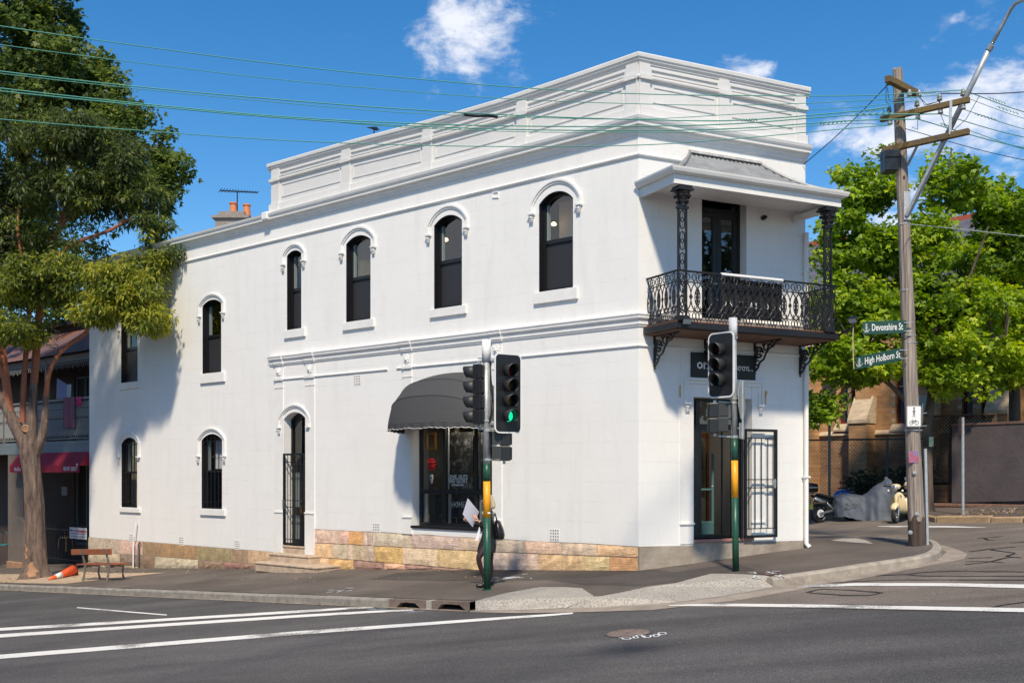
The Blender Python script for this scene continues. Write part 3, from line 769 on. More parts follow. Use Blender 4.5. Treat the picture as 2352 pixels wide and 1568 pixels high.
pil=[(FL,FL.u(626),FL.u(643)),(FL,FL.u(786.7),FL.u(805.7)),(FL,FL.u(973),FL.u(993.6)),(FL,FL.u(1189),FL.u(1211)),(FL,FL.u(1440),-.001),(FR,.001,FR.u(1491)),(FR,FR.u(1650),FR.u(1673)),(FR,UR-.26,UR-.02)]
def dzu(F,u):
 if F is FR:return 0
 pts=[(uP,.095)]+mids+[(0,0)]
 for(a,x),(b,y)in zip(pts,pts[1:]):
  if u<=b:return x+(y-x)*(u-a)/(b-a)
 return 0
for F,a,b in pil:
 c=(a+b)/2;d=dzu(F,c)
 mb=MB();mb.box(F,a,b,8.98,9.80+d,-.01,.04)
 mb.box(F,a-.02*(a!=.001),b+.02*(b!=-.001),9.49+d*.9,9.575+d*.9,.0,.085)
 mb.box(F,a-.02*(a!=.001),b+.02*(b!=-.001),8.76,8.985+d*.3,.0,.075)
 part('parapet_pilaster',mb,M['parapet'],BL)
for(F,_,a),(_,b,_)in zip([pil[0],pil[1],pil[2],pil[3],pil[5],pil[6]],[pil[1],pil[2],pil[3],pil[4],pil[6],pil[7]]):
 d0,d1=dzu(F,a),dzu(F,b)
 mb=MB();A,B=a+.09,b-.09
 loop=[(A,9.10+d0*.6),(B,9.10+d1*.6),(B,9.39+d1*.9),(A,9.39+d0*.9)]
 mb.ribbon(loop,F,-.008,.018,-.002,.016,closed=True)
 part('parapet_panel',mb,M['parapet'],BL)
 mb=MB();mb.ribbon([(a,9.60+d0),(b,9.60+d1),(b,9.73+d1),(a,9.73+d0)],F,0,.035,-.002,.03,closed=True)
 part('parapet_frieze_panel',mb,M['parapet'],BL)
mb=MB();mb.box(FL,uP-.08,uP+.16,8.60,8.80,.0,.23)
part('cornice_stop',mb,M['trim'],BL,bev=.02)
# corbel mesh (a leaf bracket)
mb=MB();mb.box(WF,-.075,.075,-.03,0,0,.085);mb.box(WF,-.06,.06,-.05,-.03,0,.07)
for(z,w,o)in((-.09,.052,.06),(-.135,.042,.05),(-.175,.032,.038),(-.21,.02,.028)):
 mb.lathe([(0,-w*.6),(w*.75,-w*.35),(w,0),(w*.75,w*.35),(0,w*.6)],(0,-o*.55,z),8)
for sx_ in(-1,1):
 for z in(-.075,-.125,-.165):mb.lathe([(0,-.012),(.02,0),(0,.012)],(sx_*(.045+z*.1),-.05,z),6)
CORB=mesh_from(mb,'corbel')
def rosette_mesh():
 mb=MB()
 for k in range(6):
  a=k*PI/3
  mb.lathe([(0,-.02),(.038,-.005),(.042,.012),(0,.03)],(.055*math.cos(a),0,.055*math.sin(a)),8,axis=(0,-1,0))
  mb.lathe([(0,-.02),(.026,.0),(0,.02)],(.092*math.cos(a+.5),0,.105*math.sin(a+.5)),6,axis=(0,-1,0))
 mb.lathe([(.034,-.01),(.034,.04),(.02,.055),(0,.055)],(0,0,0),8,axis=(0,-1,0))
 return mesh_from(mb,'rosette')
ROSE=rosette_mesh()
# windows
def curtain(F,u0,u1,z0,z1,o,m,parent,fold=.022,name='curtain'):
 mb=MB();n=max(8,int((u1-u0)/.018));
 for j,z in enumerate((z0,(z0+z1)/2,z1)):
  for i in range(n+1):mb.add([F.p(u0+(u1-u0)*i/n,z,o+fold*math.sin(i*1.15+j*.2)*(1-.3*j))],[])
 for j in range(2):
  for i in range(n):a=j*(n+1)+i;mb.f.append((a,a+1,a+n+2,a+n+1));mb.mi.append(0)
 return part(name,mb,m,parent,smooth=True,fix=False)
M['screen']=mat('fly_screen',(.022,.023,.026),.55)
M['net']=mat('net_curtain',(.55,.54,.50),.9)
M['pane_backing']=mat('grey_blind',(.80,.80,.78),.9)
M['lit']=mat('lamp_glow',(.9,.6,.3),.5,emit=((1.0,.62,.28),5.0))
M['sash_pale']=mat('pale_sash_edge',(.42,.46,.46),.5)
SILL={'W1':(274,319,895),'W2':(458,514,881),'W3':(651,699,778),'W4':(785.7,857,759.5),'W5':(986,1069,730.6),'W6':(1225,1325,699),'G1':(273,320,1175),'G2':(458,515,1182)}
HOOD={'W1':(.115,.125,743,470),'W2':(.125,.12,743,458),'W3':(.125,.125,627,645),'W4':(.14,.16,602,779),'W5':(.15,.17,562,979),'W6':(.17,.19,515,1217),'G1':(.13,.14,1063,275),'G2':(.13,.12,1063,460)}
def hood(F,v,du,up,zcorb,parent,corb=(True,True),w=.035):
 u0,u1,zb,zs,zt=v
 a=arch(u0-du,u1+du,zs,zs,zt+up,18)[2:]
 path=[(u1+du,zcorb+.2)]+a+[(u0-du,zcorb+.2)]
 mb=MB();mb.ribbon(path,F,-w,w,-.003,.024);mb.ribbon(path,F,-w-.012,-w+.03,-.003,.045)
 h=part('hood_mould',mb,M['trim'],parent)
 for k,uu in enumerate((u0-du,u1+du)):
  if corb[k]:place('corbel',CORB,F,uu,zcorb+.2,0,M['trim'],h)
  else:
   part('hood_stop',MB().box(F,uu-.06,uu+.06,zcorb+.16,zcorb+.2,0,.09),M['trim'],h)
 return h
def window(k,bars=False):
 v=OP[k];u0,u1,zb,zs,zt=v
 w=u1-u0;op=holesL[k]
 root=part('window',MB().ribbon(op,FL,-.001,.014,-.17,-.003,closed=True),M['black'],BL,fix=True)
 upper=k[0]=='W'
 zm=zb+(zt-zb)*(.52 if upper else.50)
 mb=MB();mb.ribbon(op,FL,.012,.058,-.21,-.13,closed=True)
 mb.box(FL,u0+.05,u1-.05,zm-.03,zm+.03,-.20,-.135)
 part('sash_frame',mb,M['black'],root)
 glu=arch(u0+.05,u1-.05,zm+.02,zs-.0,zt-.05)
 mb=MB().add([FL.p(a,b,-.172)for a,b in glu],[tuple(range(len(glu)))])
 part('pane',mb,M['glass'],root)
 lo_=[(u0+.05,zb+.05),(u1-.05,zb+.05),(u1-.05,zm-.02),(u0+.05,zm-.02)]
 if upper:
  part('pane',MB().add([FL.p(a,b,-.16)for a,b in lo_],[(0,1,2,3)]),M['screen'],root)
  mb=MB();mb.ribbon(lo_,FL,-.005,.03,-.155,-.125,closed=True);part('screen_frame',mb,M['black'],root)
 else:
  part('pane',MB().add([FL.p(a,b,-.16)for a,b in lo_],[(0,1,2,3)]),M['glass'],root)
  # pale inner edge of the left stile, seen through the glass
 mb=MB();mb.box(FL,u0+.065,u0+.10,zm+.03,zs+(.02 if w<.9 else.1),-.25,-.18)
 part('inner_stile',mb,M['sash_pale'],root)
 if bars:
  mb=MB();nb=6
  for i in range(nb):uu=u0+.04+(w-.08)*i/(nb-1);mb.bar(FL.p(uu,zb+.02,-.04),FL.p(uu,zt-.03-.14*abs(i/(nb-1)-.5),-.04),.014)
  for z in(zb+.18,zm,zs-.02):mb.box(FL,u0+.01,u1-.01,z-.008,z+.008,-.052,-.04)
  part('security_bars',mb,M['black'],root)
 a,b,yb=SILL[k];zsb=FL.z(a,yb,.055)
 part('sill',MB().box(FL,FL.u(a,.055),FL.u(b,.055),zsb,zb-.001,-.002,.055),M['trim'],root,bev=.006)
 du,up,yc,xc=HOOD[k]
 zc_=FL.z(xc,yc)
 if k=='W1':zc_=FL.z(*HOOD['W2'][3:1:-1])if False else FL.z(456,743)
 hood(FL,v,du,up,zc_,root,(True,k!='G1'))
 return root
WR={k:window(k,bars=(k in('G1','G2')))for k in OP}
v=OP['G1'];part('curtain',MB().box(FL,v[0]+.12,v[1]-.1,v[2]+.05,v[4]-.4,-.45,-.42),mat('ochre_curtain',(.45,.22,.06),.9,.1,8),WR['G1'])
v=OP['G2'];curtain(FL,v[0]+.16,v[0]+.55,v[2]+1.1,v[4]-.15,-.35,mat('lilac_curtain',(.62,.56,.60),.9),WR['G2'])
part('cloth',MB().lathe([(.2,0),(.22,.08),(.16,.2),(0,.24)],FL.p(v[0]+.75,v[2]+.1,-.5),12),mat('pale_blue_cloth',(.35,.5,.8),.9),WR['G2'],smooth=True)
v=OP['W3'];mb=MB()
for i in range(7):mb.bar(FL.p(v[0]+.22,v[2]+1.15+i*.11,-.32),FL.p(v[1]+.1,v[2]+1.4+i*.11,-.40),.05,.012)
part('slats',mb,mat('pale_green_slats',(.45,.55,.52),.7),WR['W3'])
v=OP['W6'];mb=MB().lathe([(0,-.05),(.05,-.03),(.055,0),(.03,.03)],FL.p(FL.u(1272,-.8),FL.z(1272,514,-.8),-.8),10);part('lamp',mb,M['lit'],WR['W6'],smooth=True)
v=OP['W5'];mb=MB().lathe([(0,-.05),(.05,-.03),(.055,0),(.03,.03)],FL.p(FL.u(1024,-.8),FL.z(1024,550,-.8),-.8),10);part('lamp',mb,M['lit'],WR['W5'],smooth=True)
v=OP['W4'];part('pane_backing',MB().box(FL,v[0]+.05,v[1]-.05,v[2]+.2,v[4],-.34,-.33),mat('olive_reflected_tone',(.10,.085,.045),.9,.3,6),WR['W4'])  # panel added behind the pane; its olive brown carries the reflected street tone
v=OP['W6'];part('pane_backing',MB().box(FL,v[0]-.3,v[1]+.2,v[2]-.1,v[4]+.1,-1.05,-1.04),M['pane_backing'],WR['W6'])
v=OP['W6'];curtain(FL,v[0]+.1,v[1]-.1,v[2]+.05,v[2]+1.0,-.24,mat('dark_net',(.10,.10,.11),.9),WR['W6'],.03)
v=OP['W5'];curtain(FL,v[0]+.1,v[1]-.1,v[2]+.05,v[2]+.95,-.24,mat('dark_net_pattern',(.09,.09,.10),.9),WR['W5'],.03)
# pilasters and rosettes at side door and shop window
pils=[(632.6,651.2),(702.6,723),(926.5,946.4),(1131.6,1153)]
for(a,b)in pils:
 u0,u1=FL.u(a),FL.u(b);low=zw if a>900 else-.13
 mb=MB();mb.box(FL,u0,u1,low,4.86,-.002,.022);mb.box(FL,u0-.012,u1+.012,.68+.42,.72+.42,0,.05)
 mb.box(FL,u0-.01,u1+.01,low+.001,1.10,.0,.032)
 mb.box(FL,u0-.01,u1+.01,4.28,4.30,.0,.034);mb.box(FL,u0-.01,u1+.01,4.47,4.53,.0,.058)
 p=part('pilaster',mb,M['trim'],BL)
 rz=part('belt_ressaut',MB().run([(o+.03,z)for o,z in belt if o>-.01]+[(-.02,5.112),(-.02,4.859)],[st(FL,u0-.03),st(FL,u1+.03)]),M['trim'],p)
 place('rosette',ROSE,FL,(u0+u1)/2,4.68,.028,M['trim'],p)
 # terracotta and plaster air vents
def vent(px,py,w=.24,h=.24,m=None):
 u=FL.u(px);z=FL.z(px,py);r=part('air_vent',MB().box(FL,u-w/2,u+w/2,z-h/2,z+h/2,-.02,.006),M['trim'],BL)
 mb=MB()
 for i in range(4):
  for j in range(4):mb.lathe([(.016,.0),(.016,.002)],FL.p(u-w/2+w*(i+.5)/4,z-h/2+h*(j+.5)/4,.006),6,axis=FL.N)
 part('vent_holes',mb,mat('vent_shadow',(.10,.095,.09),.9)if 'vd' not in M else M['vd'],r)
for p in((821,873),(864.5,1213),(1274,1228),(302,1235),(417,1242),(545,1251)):vent(*p)
mb=MB().ribbon([(FL.u(1132),FL.z(1132,455)),(FL.u(1146),FL.z(1146,455)),(FL.u(1146),FL.z(1146,440)),(FL.u(1132),FL.z(1132,442))],FL,0,.018,-.002,.02,closed=True)
part('patched_vent',mb,M['trim'],BL)
# side door with steps and gate
u0,u1,zb,zs,zt=DO
dr_=part('side_door',MB().box(FL,u0,u1,zb,zb+2.02,-.31,-.26),M['black'],BL)
mb=MB()
for a,b,c,d in((.18,.35,.15,.75),(.18,.35,.95,1.85),(.55,.80,.15,.75),(.55,.80,.95,1.85)):
 w_=u1-u0;mb.box(FL,u0+w_*a,u0+w_*b,zb+c,zb+d,-.259,-.255)
part('door_glass',mb,mat('door_glass_grey',(.16,.19,.19),.08),dr_)
mb=MB();mb.lathe([(.028,0),(.028,.02),(0,.02)],FL.p(u0+.44*w_,zb+1.12,-.255),10,axis=FL.N);mb.box(FL,u0+.42*w_,u0+.46*w_,zb+.80,zb+1.0,-.255,-.21)
part('door_handle',mb,mat('brass',(.6,.32,.08),.3,metal=.8),dr_)
tr_=arch(u0,u1,zb+2.02,zs,zt)
mb=MB();mb.ribbon(tr_,FL,.0,.05,-.31,-.23,closed=True);part('transom_frame',mb,M['black'],dr_)
part('transom_pane',MB().add([FL.p(a,b,-.28)for a,b in tr_],[tuple(range(len(tr_)))]),M['glass'],dr_)
part('paper_crane',MB().add([FL.p(u0+.5,zb+2.1,-.6),FL.p(u0+.75,zb+2.1,-.6),FL.p(u0+.66,zb+2.45,-.6),FL.p(u0+.58,zb+2.7,-.58),FL.p(u0+.56,zb+2.4,-.6)],[(0,1,2,3,4)]),M['pane_backing'],dr_)
hood(FL,DO,.15,.15,FL.z(637,999),dr_,(True,False))
gt=thing('security_gate','tall black barred security gate closed across the arched side doorway','gate',tuple(FL.p(u0,zb,.01)))
ga,gb,gz0,gz1=u0+.012,u1-.012,zb+.02,FL.z(654,1041)
mb=MB();mb.ribbon([(ga,gz0),(gb,gz0),(gb,gz1),(ga,gz1)],FL,0,.05,.0,.035,closed=True);part('gate_frame',mb,M['black'],gt)
for i in range(5):uu=ga+.05+(gb-ga-.1)*(i+1)/6;part('bar',MB().bar(FL.p(uu,gz0+.05,.018),FL.p(uu,gz1-.05,.018),.016),M['black'],gt)
for z in(gz0+.14,gz0+.95,gz0+1.12,gz1-.22):part('rail',MB().box(FL,ga+.04,gb-.04,z-.008,z+.008,.005,.03),M['black'],gt)
mb=MB();mb.box(FL,ga-.0,ga+.06,gz0+.90,gz0+1.14,.03,.05);part('lock_plate',mb,M['steel'],gt)
mb=MB();mb.bar(FL.p(ga+.04,gz0+1.08,.07),FL.p(ga+.14,gz0+1.08,.07),.014);part('gate_handle',mb,M['steel'],gt)
M['step']=mat('sandstone_step',(.46,.36,.27),.85,var=.25,scale=5,bump=.5,bscale=30)
M['step_top']=M['step']
ug0,ug1=FL.u(620,.36),FL.u(711,.36)
steps=[(FL.u(651),FL.u(703),zb-.20,zb-.0,-.46,.02),(ug0,ug1,-.115,.095,-.02,.37),(FL.u(586,.74),FL.u(727,.74),-.34,-.105,-.02,.74)]
for k,(a,b,c,d,e0,e1)in enumerate(steps):
 mb=MB();mb.box(FL,a,b,c,d-.055,e0,e1);o=part('step',mb,M['step'],BL,bev=.012)
 part('tread',MB().box(FL,a-.015,b+.015,d-.055,d,e0,e1+.02),M['step'],o,bev=.015)
 # shop window
a,b,z0,z1=SO
SW=part('shop_window',MB().ribbon([(a,z0),(b,z0),(b,z1),(a,z1)],FL,0,.075,-.29,-.22,closed=True),M['black'],BL)
oF=-.22
um1,um2=FL.u(1020,oF),FL.u(1092,oF);zt_=FL.z(1030,1129,oF)
for u in(um1,um2):part('mullion',MB().box(FL,u-.035,u+.035,z0+.06,z1-.05,-.28,-.215),M['black'],SW,bev=.004)
part('transom_bar',MB().box(FL,a+.06,b-.06,zt_-.045,zt_+.045,-.285,-.212),M['black'],SW,bev=.004)
part('window_ledge',MB().box(FL,a-.03,b+.02,z0-.05,z0+.005,-.3,.035),M['black'],SW,bev=.005)
for(x0,x1)in((a+.07,um1-.03),(um1+.03,um2-.03),(um2+.03,b-.07)):
 for(y0,y1)in((z0+.07,zt_-.04),(zt_+.04,z1-.06)):
  part('pane',MB().add([FL.p(x0,y0,-.25),FL.p(x1,y0,-.25),FL.p(x1,y1,-.25),FL.p(x0,y1,-.25)],[(0,1,2,3)]),M['glass'],SW)
M['pale_alu']=mat('pale_aluminium',(.45,.47,.47),.4,metal=.5)
for u in(a+.10,um1+.06,um2+.06):part('inner_post',MB().box(FL,u,u+.045,z0+.07,zt_-.05,-.34,-.29),M['pale_alu'],SW)
for u in(um1+.05,um2+.05):part('inner_post',MB().box(FL,u,u+.015,zt_+.05,z1-.07,-.32,-.29),M['pale_alu'],SW)
# awning: ribs fan up from the two wall ends
def awning():
 ua,ub=FL.u(931),FL.u(1158);zA=3.12;c=(ua+ub)/2;hw=(ub-ua)/2;P=1.12;H=1.17
 t=thing('awning','black domed fabric awning with scalloped fringe over the shop window','awning',tuple(FL.p(c,zA)))
 t_par=t
 M['canvas']=mat('charcoal_canvas',(.052,.053,.057),.85,var=.12,scale=30,bump=.15,bscale=200)
 def rib(th,n=28):
  out=[]
  for i in range(n+1):
   a=PI*i/n;e=.78
   x=-math.copysign(abs(math.cos(a))**e,math.cos(a));r=abs(math.sin(a))**e
   out.append((c+hw*x,r*P*math.cos(th),zA+r*H*math.sin(th)))
  return out
 ths=[R(2),R(32),R(58),R(89)]
 for i in range(3):
  mb=MB();k=5;rows=[]
  for j in range(k+1):
   th=ths[i]+(ths[i+1]-ths[i])*j/k;s=1-.022*math.sin(PI*j/k)
   rows.append([FL.p(u,zA+(z-zA)*s,o*s+.003)for u,o,z in rib(th)])
  n=len(rows[0])
  for r in rows:mb.add(r,[])
  for j in range(k):
   for q_ in range(n-1):mb.f.append((j*n+q_,j*n+q_+1,(j+1)*n+q_+1,(j+1)*n+q_));mb.mi.append(0)
  part('canvas_panel',mb,M['canvas'],t,smooth=True,fix=False)
 for th in ths[1:3]:
  part('seam',MB().tube([FL.p(u,z,o+.006)for u,o,z in rib(th)],.009,5),M['canvas'],t)
  # fringe
 mb=MB();bot=rib(ths[0],120);L=0
 for i,(u,o,z)in enumerate(bot):
  if i:L+=math.hypot(u-bot[i-1][0],o-bot[i-1][1])
  dz_=.10+.022*abs(math.sin(L*PI/.15))+.008*math.sin(L*9)
  mb.add([FL.p(u,z,o),FL.p(u,z-dz_,o+.012*math.sin(L*21))],[])
 for i in range(len(bot)-1):mb.f.append((2*i,2*i+1,2*i+3,2*i+2));mb.mi.append(0)
 part('fringe',mb,M['canvas'],t,fix=False)
 mb=MB();e=[mb.v];bot2=rib(ths[0],120);L=0;pts=[]
 for i,(u,o,z)in enumerate(bot2):
  if i:L+=math.hypot(u-bot2[i-1][0],o-bot2[i-1][1])
  dz_=.10+.022*abs(math.sin(L*PI/.15))+.008*math.sin(L*9)
  pts.append(FL.p(u,z-dz_,o+.012*math.sin(L*21)+.003))
 part('piping',MB().tube(pts,.006,4),M['white'],t)
 part('frame_rib',MB().tube([FL.p(u,z-.01,o-.02)for u,o,z in rib(ths[0])],.012,6),M['galv'],t)
awning()
# plumbing stubs at the foot of the long wall
mb=MB();g0=foot_z(*FL.p(FL.u(313),0).xy)
mb.tube([FL.p(FL.u(313),g0,.10),FL.p(FL.u(313.5),g0+.8,.10),FL.p(FL.u(316),g0+.95,.10),FL.p(FL.u(318),g0+1.25,.09),FL.p(FL.u(319),g0+1.38,.08)],.022,8)
solo('pipe','thin white plastic pipe rising from footpath against the sandstone base','pipe',mb,M['white'])
mb=MB();mb.tube([FL.p(FL.u(324),g0,.08),FL.p(FL.u(324),g0+.72,.08),FL.p(FL.u(326),g0+.78,.06)],.028,8)
solo('pipe','short dark grey pipe standing just right of the thin white pipe','pipe',mb,mat('dark_pipe',(.10,.10,.10),.6,.3,10))
# downpipe on the right end
mb=MB();ud=UR-.04;gr=foot_z(*FR.p(ud,0).xy)
mb.tube([FR.p(ud,7.0,.07),FR.p(ud,4.95,.07)],.05,10)
mb.tube([FR.p(ud,4.6,.07),FR.p(ud,4.45,.07),FR.p(ud,gr+.10,.07),FR.p(ud+.03,gr+.02,.14)],.05,10)
dp=part('downpipe',mb,M['trim'],BL,smooth=True)
for z in(gr+1.45,4.35,6.2):part('pipe_bracket',MB().box(FR,ud-.065,ud+.065,z-.02,z+.02,0,.13),M['trim'],dp)
# stone base of the building
def stone_mat(name):
 m=mat(name,(1,1,1),.9,var=.28,scale=6,objcol=True)
 n,l,b=nodes(m);src=b.inputs['Base Color'].links[0].from_socket
 t=n.new('ShaderNodeTexCoord');mp=n.new('ShaderNodeMapping');mp.inputs['Scale'].default_value=(1,1,3.2);mp.inputs['Rotation'].default_value=(.35,.2,0);l.new(t.outputs['Object'],mp.inputs['Vector'])
 w=n.new('ShaderNodeTexWave');w.inputs['Scale'].default_value=2.6;w.inputs['Distortion'].default_value=9;w.inputs['Detail'].default_value=4;w.bands_direction='Z';l.new(mp.outputs[0],w.inputs['Vector'])
 mx=n.new('ShaderNodeMix');mx.data_type='RGBA';mx.blend_type='MULTIPLY';l.new(w.outputs['Fac'],mx.inputs[0]);l.new(src,mx.inputs[6]);mx.inputs[7].default_value=(.97,.88,.76,1)
 l.new(mx.outputs[2],b.inputs['Base Color'])
 nb=n.new('ShaderNodeTexNoise');nb.inputs['Scale'].default_value=14;nb.inputs['Detail'].default_value=8;nb.inputs['Roughness'].default_value=.7;l.new(mp.outputs[0],nb.inputs['Vector'])
 bp=n.new('ShaderNodeBump');bp.inputs['Strength'].default_value=1;bp.inputs['Distance'].default_value=.035;l.new(nb.outputs['Fac'],bp.inputs['Height']);l.new(bp.outputs[0],b.inputs['Normal'])
 return m
M['stone']=stone_mat('sandstone_block')
M['mortar']=mat('mortar',(.42,.36,.28),.95,.25,10,.5,40)
cream,grey,ochre,gold,pink,maroon=(.80,.645,.51),(.70,.58,.49),(.82,.58,.36),(.78,.50,.23),(.68,.50,.37),(.42,.27,.22)
def block(u0,u1,zl0,zr0_,zl1,zr1_,col,proud=.03,rough=.014,F=FL,parent=BL):
 """rock-faced block; left/right bottoms and tops"""
 mb=MB();nu=max(3,int((u1-u0)/.16));nz_=3;g_=.011
 u0+=g_;u1-=g_
 grid=[]
 for j in range(nz_+1):
  for i in range(nu+1):
   a=i/nu;b=j/nz_
   zz0=zl0+(zr0_-zl0)*a+g_;zz1=zl1+(zr1_-zl1)*a-g_
   edge=i in(0,nu)or j in(0,nz_)
   o=proud*.35 if edge else proud+rnd.uniform(-rough,rough)
   du=0 if i in(0,nu)else rnd.uniform(-.02,.02);dz=rnd.uniform(-.006,.006)
   grid.append(F.p(u0+(u1-u0)*a+du,zz0+(zz1-zz0)*b+dz,o))
 mb.add(grid,[])
 W=nu+1
 for j in range(nz_):
  for i in range(nu):mb.f.append((j*W+i,j*W+i+1,(j+1)*W+i+1,(j+1)*W+i));mb.mi.append(0)
 ring=[i for i in range(W)]+[j*W+nu for j in range(1,nz_+1)]+[nz_*W+i for i in range(nu-1,-1,-1)]+[j*W for j in range(nz_-1,0,-1)]
 base=len(mb.v)
 for r in ring:
  p=Vector(mb.v[r]);k=(p-F.o).dot(F.N);q=p-F.N*(k+.06);mb.add([q],[])
 n=len(ring)
 for i in range(n):mb.f.append((ring[i],base+i,base+(i+1)%n,ring[(i+1)%n]));mb.mi.append(0)
 c=tuple(max(.02,x*(1+rnd.uniform(-.08,.08)))for x in col)
 return part('stone_block',mb,M['stone'],parent,color=c,fix=True)
mb=MB();mb.box(FL,uS,-.005,-.5,zw-.002,-.1,-.008);mb.box(FL,UL+.01,FL.u(640),-1.2,zwl-.002,-.1,-.004)
part('mortar_bed',mb,M['mortar'],BL)
def ux(x,c=574.2):return FL.u(c+.29297*x)
def lin2(u,a,za,b,zb):return za+(zb-za)*(u-a)/(b-a)
uA,uM,uB=ux(500),ux(2100),-.002
def r1(u):return lin2(u,uA,.39,uM,.465)if u<uM else lin2(u,uM,.465,uB,.525)
def r2(u):return.045
def gz(u):p=FL.p(u,0);return foot_z(p.x,p.y)-.03
row1=[(500,697,cream),(697,775,cream),(775,885,gold),(885,920,cream),(920,962,grey),(962,1265,cream),(1265,1645,grey),(1645,1900,grey),(1900,2150,grey),(2150,2442,cream),(2442,2722,cream),(2722,3050,ochre)]
for i,(a,b,c)in enumerate(row1):
 u0,u1=ux(a),min(ux(b),-.003)
 if i==len(row1)-1:u1=-.003
 block(u0,u1,r1(u0),r1(u1),zw-.004,zw-.004,c,rough=.007,proud=.02)
row2=[(500,648,ochre),(648,768,grey),(768,808,cream),(808,918,pink),(918,975,grey),(975,1197,gold),(1197,1467,cream),(1467,1800,ochre),(1800,2030,cream),(2030,2265,grey),(2265,2450,ochre),(2450,2620,ochre),(2620,2820,ochre),(2820,3060,gold)]
for i,(a,b,c)in enumerate(row2):
 u0,u1=ux(a),min(ux(b),-.02)
 block(u0,u1,max(r2(u0),gz(u0)),max(r2(u1),gz(u1)),r1(u0),r1(u1),c,rough=.016)
row3=[(470,622,ochre),(622,814,gold),(814,1054,maroon),(1054,1214,ochre),(1214,1420,maroon),(1420,1700,maroon)]
for(a,b,c)in row3:
 u0,u1=ux(a),ux(b)
 if gz(u0)<r2(u0)-.02:block(u0,u1,gz(u0),min(gz(u1),.03),r2(u0),r2(u1),c,proud=.04)
ul=lambda x:FL.u(.30435*x)
rowA=[(665,905,grey),(905,1075,cream),(1075,1195,(.45,.33,.21)),(1195,1490,(.47,.33,.20)),(1490,1750,(.47,.35,.22)),(1750,1875,(.48,.35,.22)),(1875,2080,ochre)]
for(a,b,c)in rowA:
 u0,u1=ul(a)+(.01 if a==665 else 0),ul(b);fa=lambda u:lin2(u,UL,-.36,FL.u(620),-.27)
 block(u0,u1,fa(u0),fa(u1),zwl-.004,zwl-.004,tuple(x*.9 for x in c),proud=.012,rough=.003)
rowB=[(665,905,grey),(905,1075,(.34,.28,.23)),(1075,1170,(.36,.25,.18)),(1170,1325,grey),(1325,1495,cream),(1495,1690,maroon),(1690,1825,maroon),(1825,1930,maroon)]
for(a,b,c)in rowB:
 u0,u1=ul(a)+(.01 if a==665 else 0),ul(b);fb=lambda u:max(gz(u),-.68)
 block(u0,u1,fb(u0),fb(u1),fa(u0),fa(u1),tuple(x*.85 for x in c),proud=.035)
rowC=[(665,790,grey),(790,960,pink),(960,1075,pink),(1075,1180,ochre),(1180,1320,grey)]
for(a,b,c)in rowC:
 u0,u1=ul(a)+(.01 if a==665 else 0),ul(b)
 if gz(u0)<-.70:block(u0,u1,gz(u0),gz(u1),-.68,-.68,tuple(x*.7 for x in c),proud=.05)
 # cement base of the door facade
M['cement']=mat('stained_cement',(.40,.345,.285),.9,col2=(.235,.195,.155),scale=2.2,bump=.6,bscale=14)
mb=MB()
def gzr(u):p=FR.p(u,0);return foot_z(p.x,p.y)-.04
pts_t=[(0.0,zw+.002),(D2[0]-.002,zr0)]
mb.prism([(0.003,gzr(0)),(D2[0],gzr(D2[0])),(D2[0],zr0-.001),(0.003,zw-.002)],FR,-.05,.03)
mb.prism([(D2[0]+.001,gzr(D2[0])),(D2[1],gzr(D2[1])),(D2[1],D2[2]-.055),(D2[0]+.001,D2[2]-.055)],FR,-.3,.02)
mb.prism([(D2[1]+.001,gzr(D2[1])),(UR,gzr(UR)),(UR,zr2-.001),(D2[1]+.001,zr1-.001)],FR,-.05,.012)
part('cement_base',mb,M['cement'],BL)
part('doorstep',MB().box(FR,D2[0]+.002,D2[1]+.03,D2[2]-.055,D2[2],-.5,.055),mat('pink_granite',(.36,.17,.15),.4,.4,60),BL,bev=.006)
# shop door
SD=part('shop_door_frame',MB().ribbon([(D2[0],D2[2]),(D2[1],D2[2]),(D2[1],D2[3]),(D2[0],D2[3])],FR,0,.07,-.37,-.28,closed=True),M['black'],BL)
ztr=FR.z(1640,981,-.3)
part('transom_bar',MB().box(FR,D2[0]+.05,D2[1]-.05,ztr-.04,ztr+.06,-.36,-.27),M['black'],SD,bev=.004)
uj=D2[0]+.30
part('side_post',MB().box(FR,uj-.05,uj+.05,D2[2],D2[3]-.05,-.36,-.26),M['black'],SD,bev=.004)
part('pane',MB().add([FR.p(uj+.05,ztr+.05,-.32),FR.p(D2[1]-.06,ztr+.05,-.32),FR.p(D2[1]-.06,D2[3]-.06,-.32),FR.p(uj+.05,D2[3]-.06,-.32)],[(0,1,2,3)]),M['glass'],SD)
part('door_leaf',MB().box(FR,D2[0]+.02,D2[0]+.24,D2[2]+.01,ztr-.04,-.27,-.22),M['black'],SD,bev=.004)
part('door_leaf',MB().box(FR,D2[1]-.30,D2[1]-.08,D2[2]+.01,ztr-.04,-.29,-.24),M['black'],SD,bev=.004)
part('door_knob',MB().lathe([(.012,0),(.014,.05),(.022,.06),(0,.075)],FR.p(uj+.34,D2[2]+1.02,-.30),10,axis=FR.N),M['steel'],SD)
dh=MB();dh.ribbon([(uj+.06,D2[2]+.03),(uj+.62,D2[2]+.03),(uj+.62,ztr-.05),(uj+.06,ztr-.05)],FR,0,.03,-.30,-.27,closed=True)
part('glass_door_edge',dh,M['black'],SD)
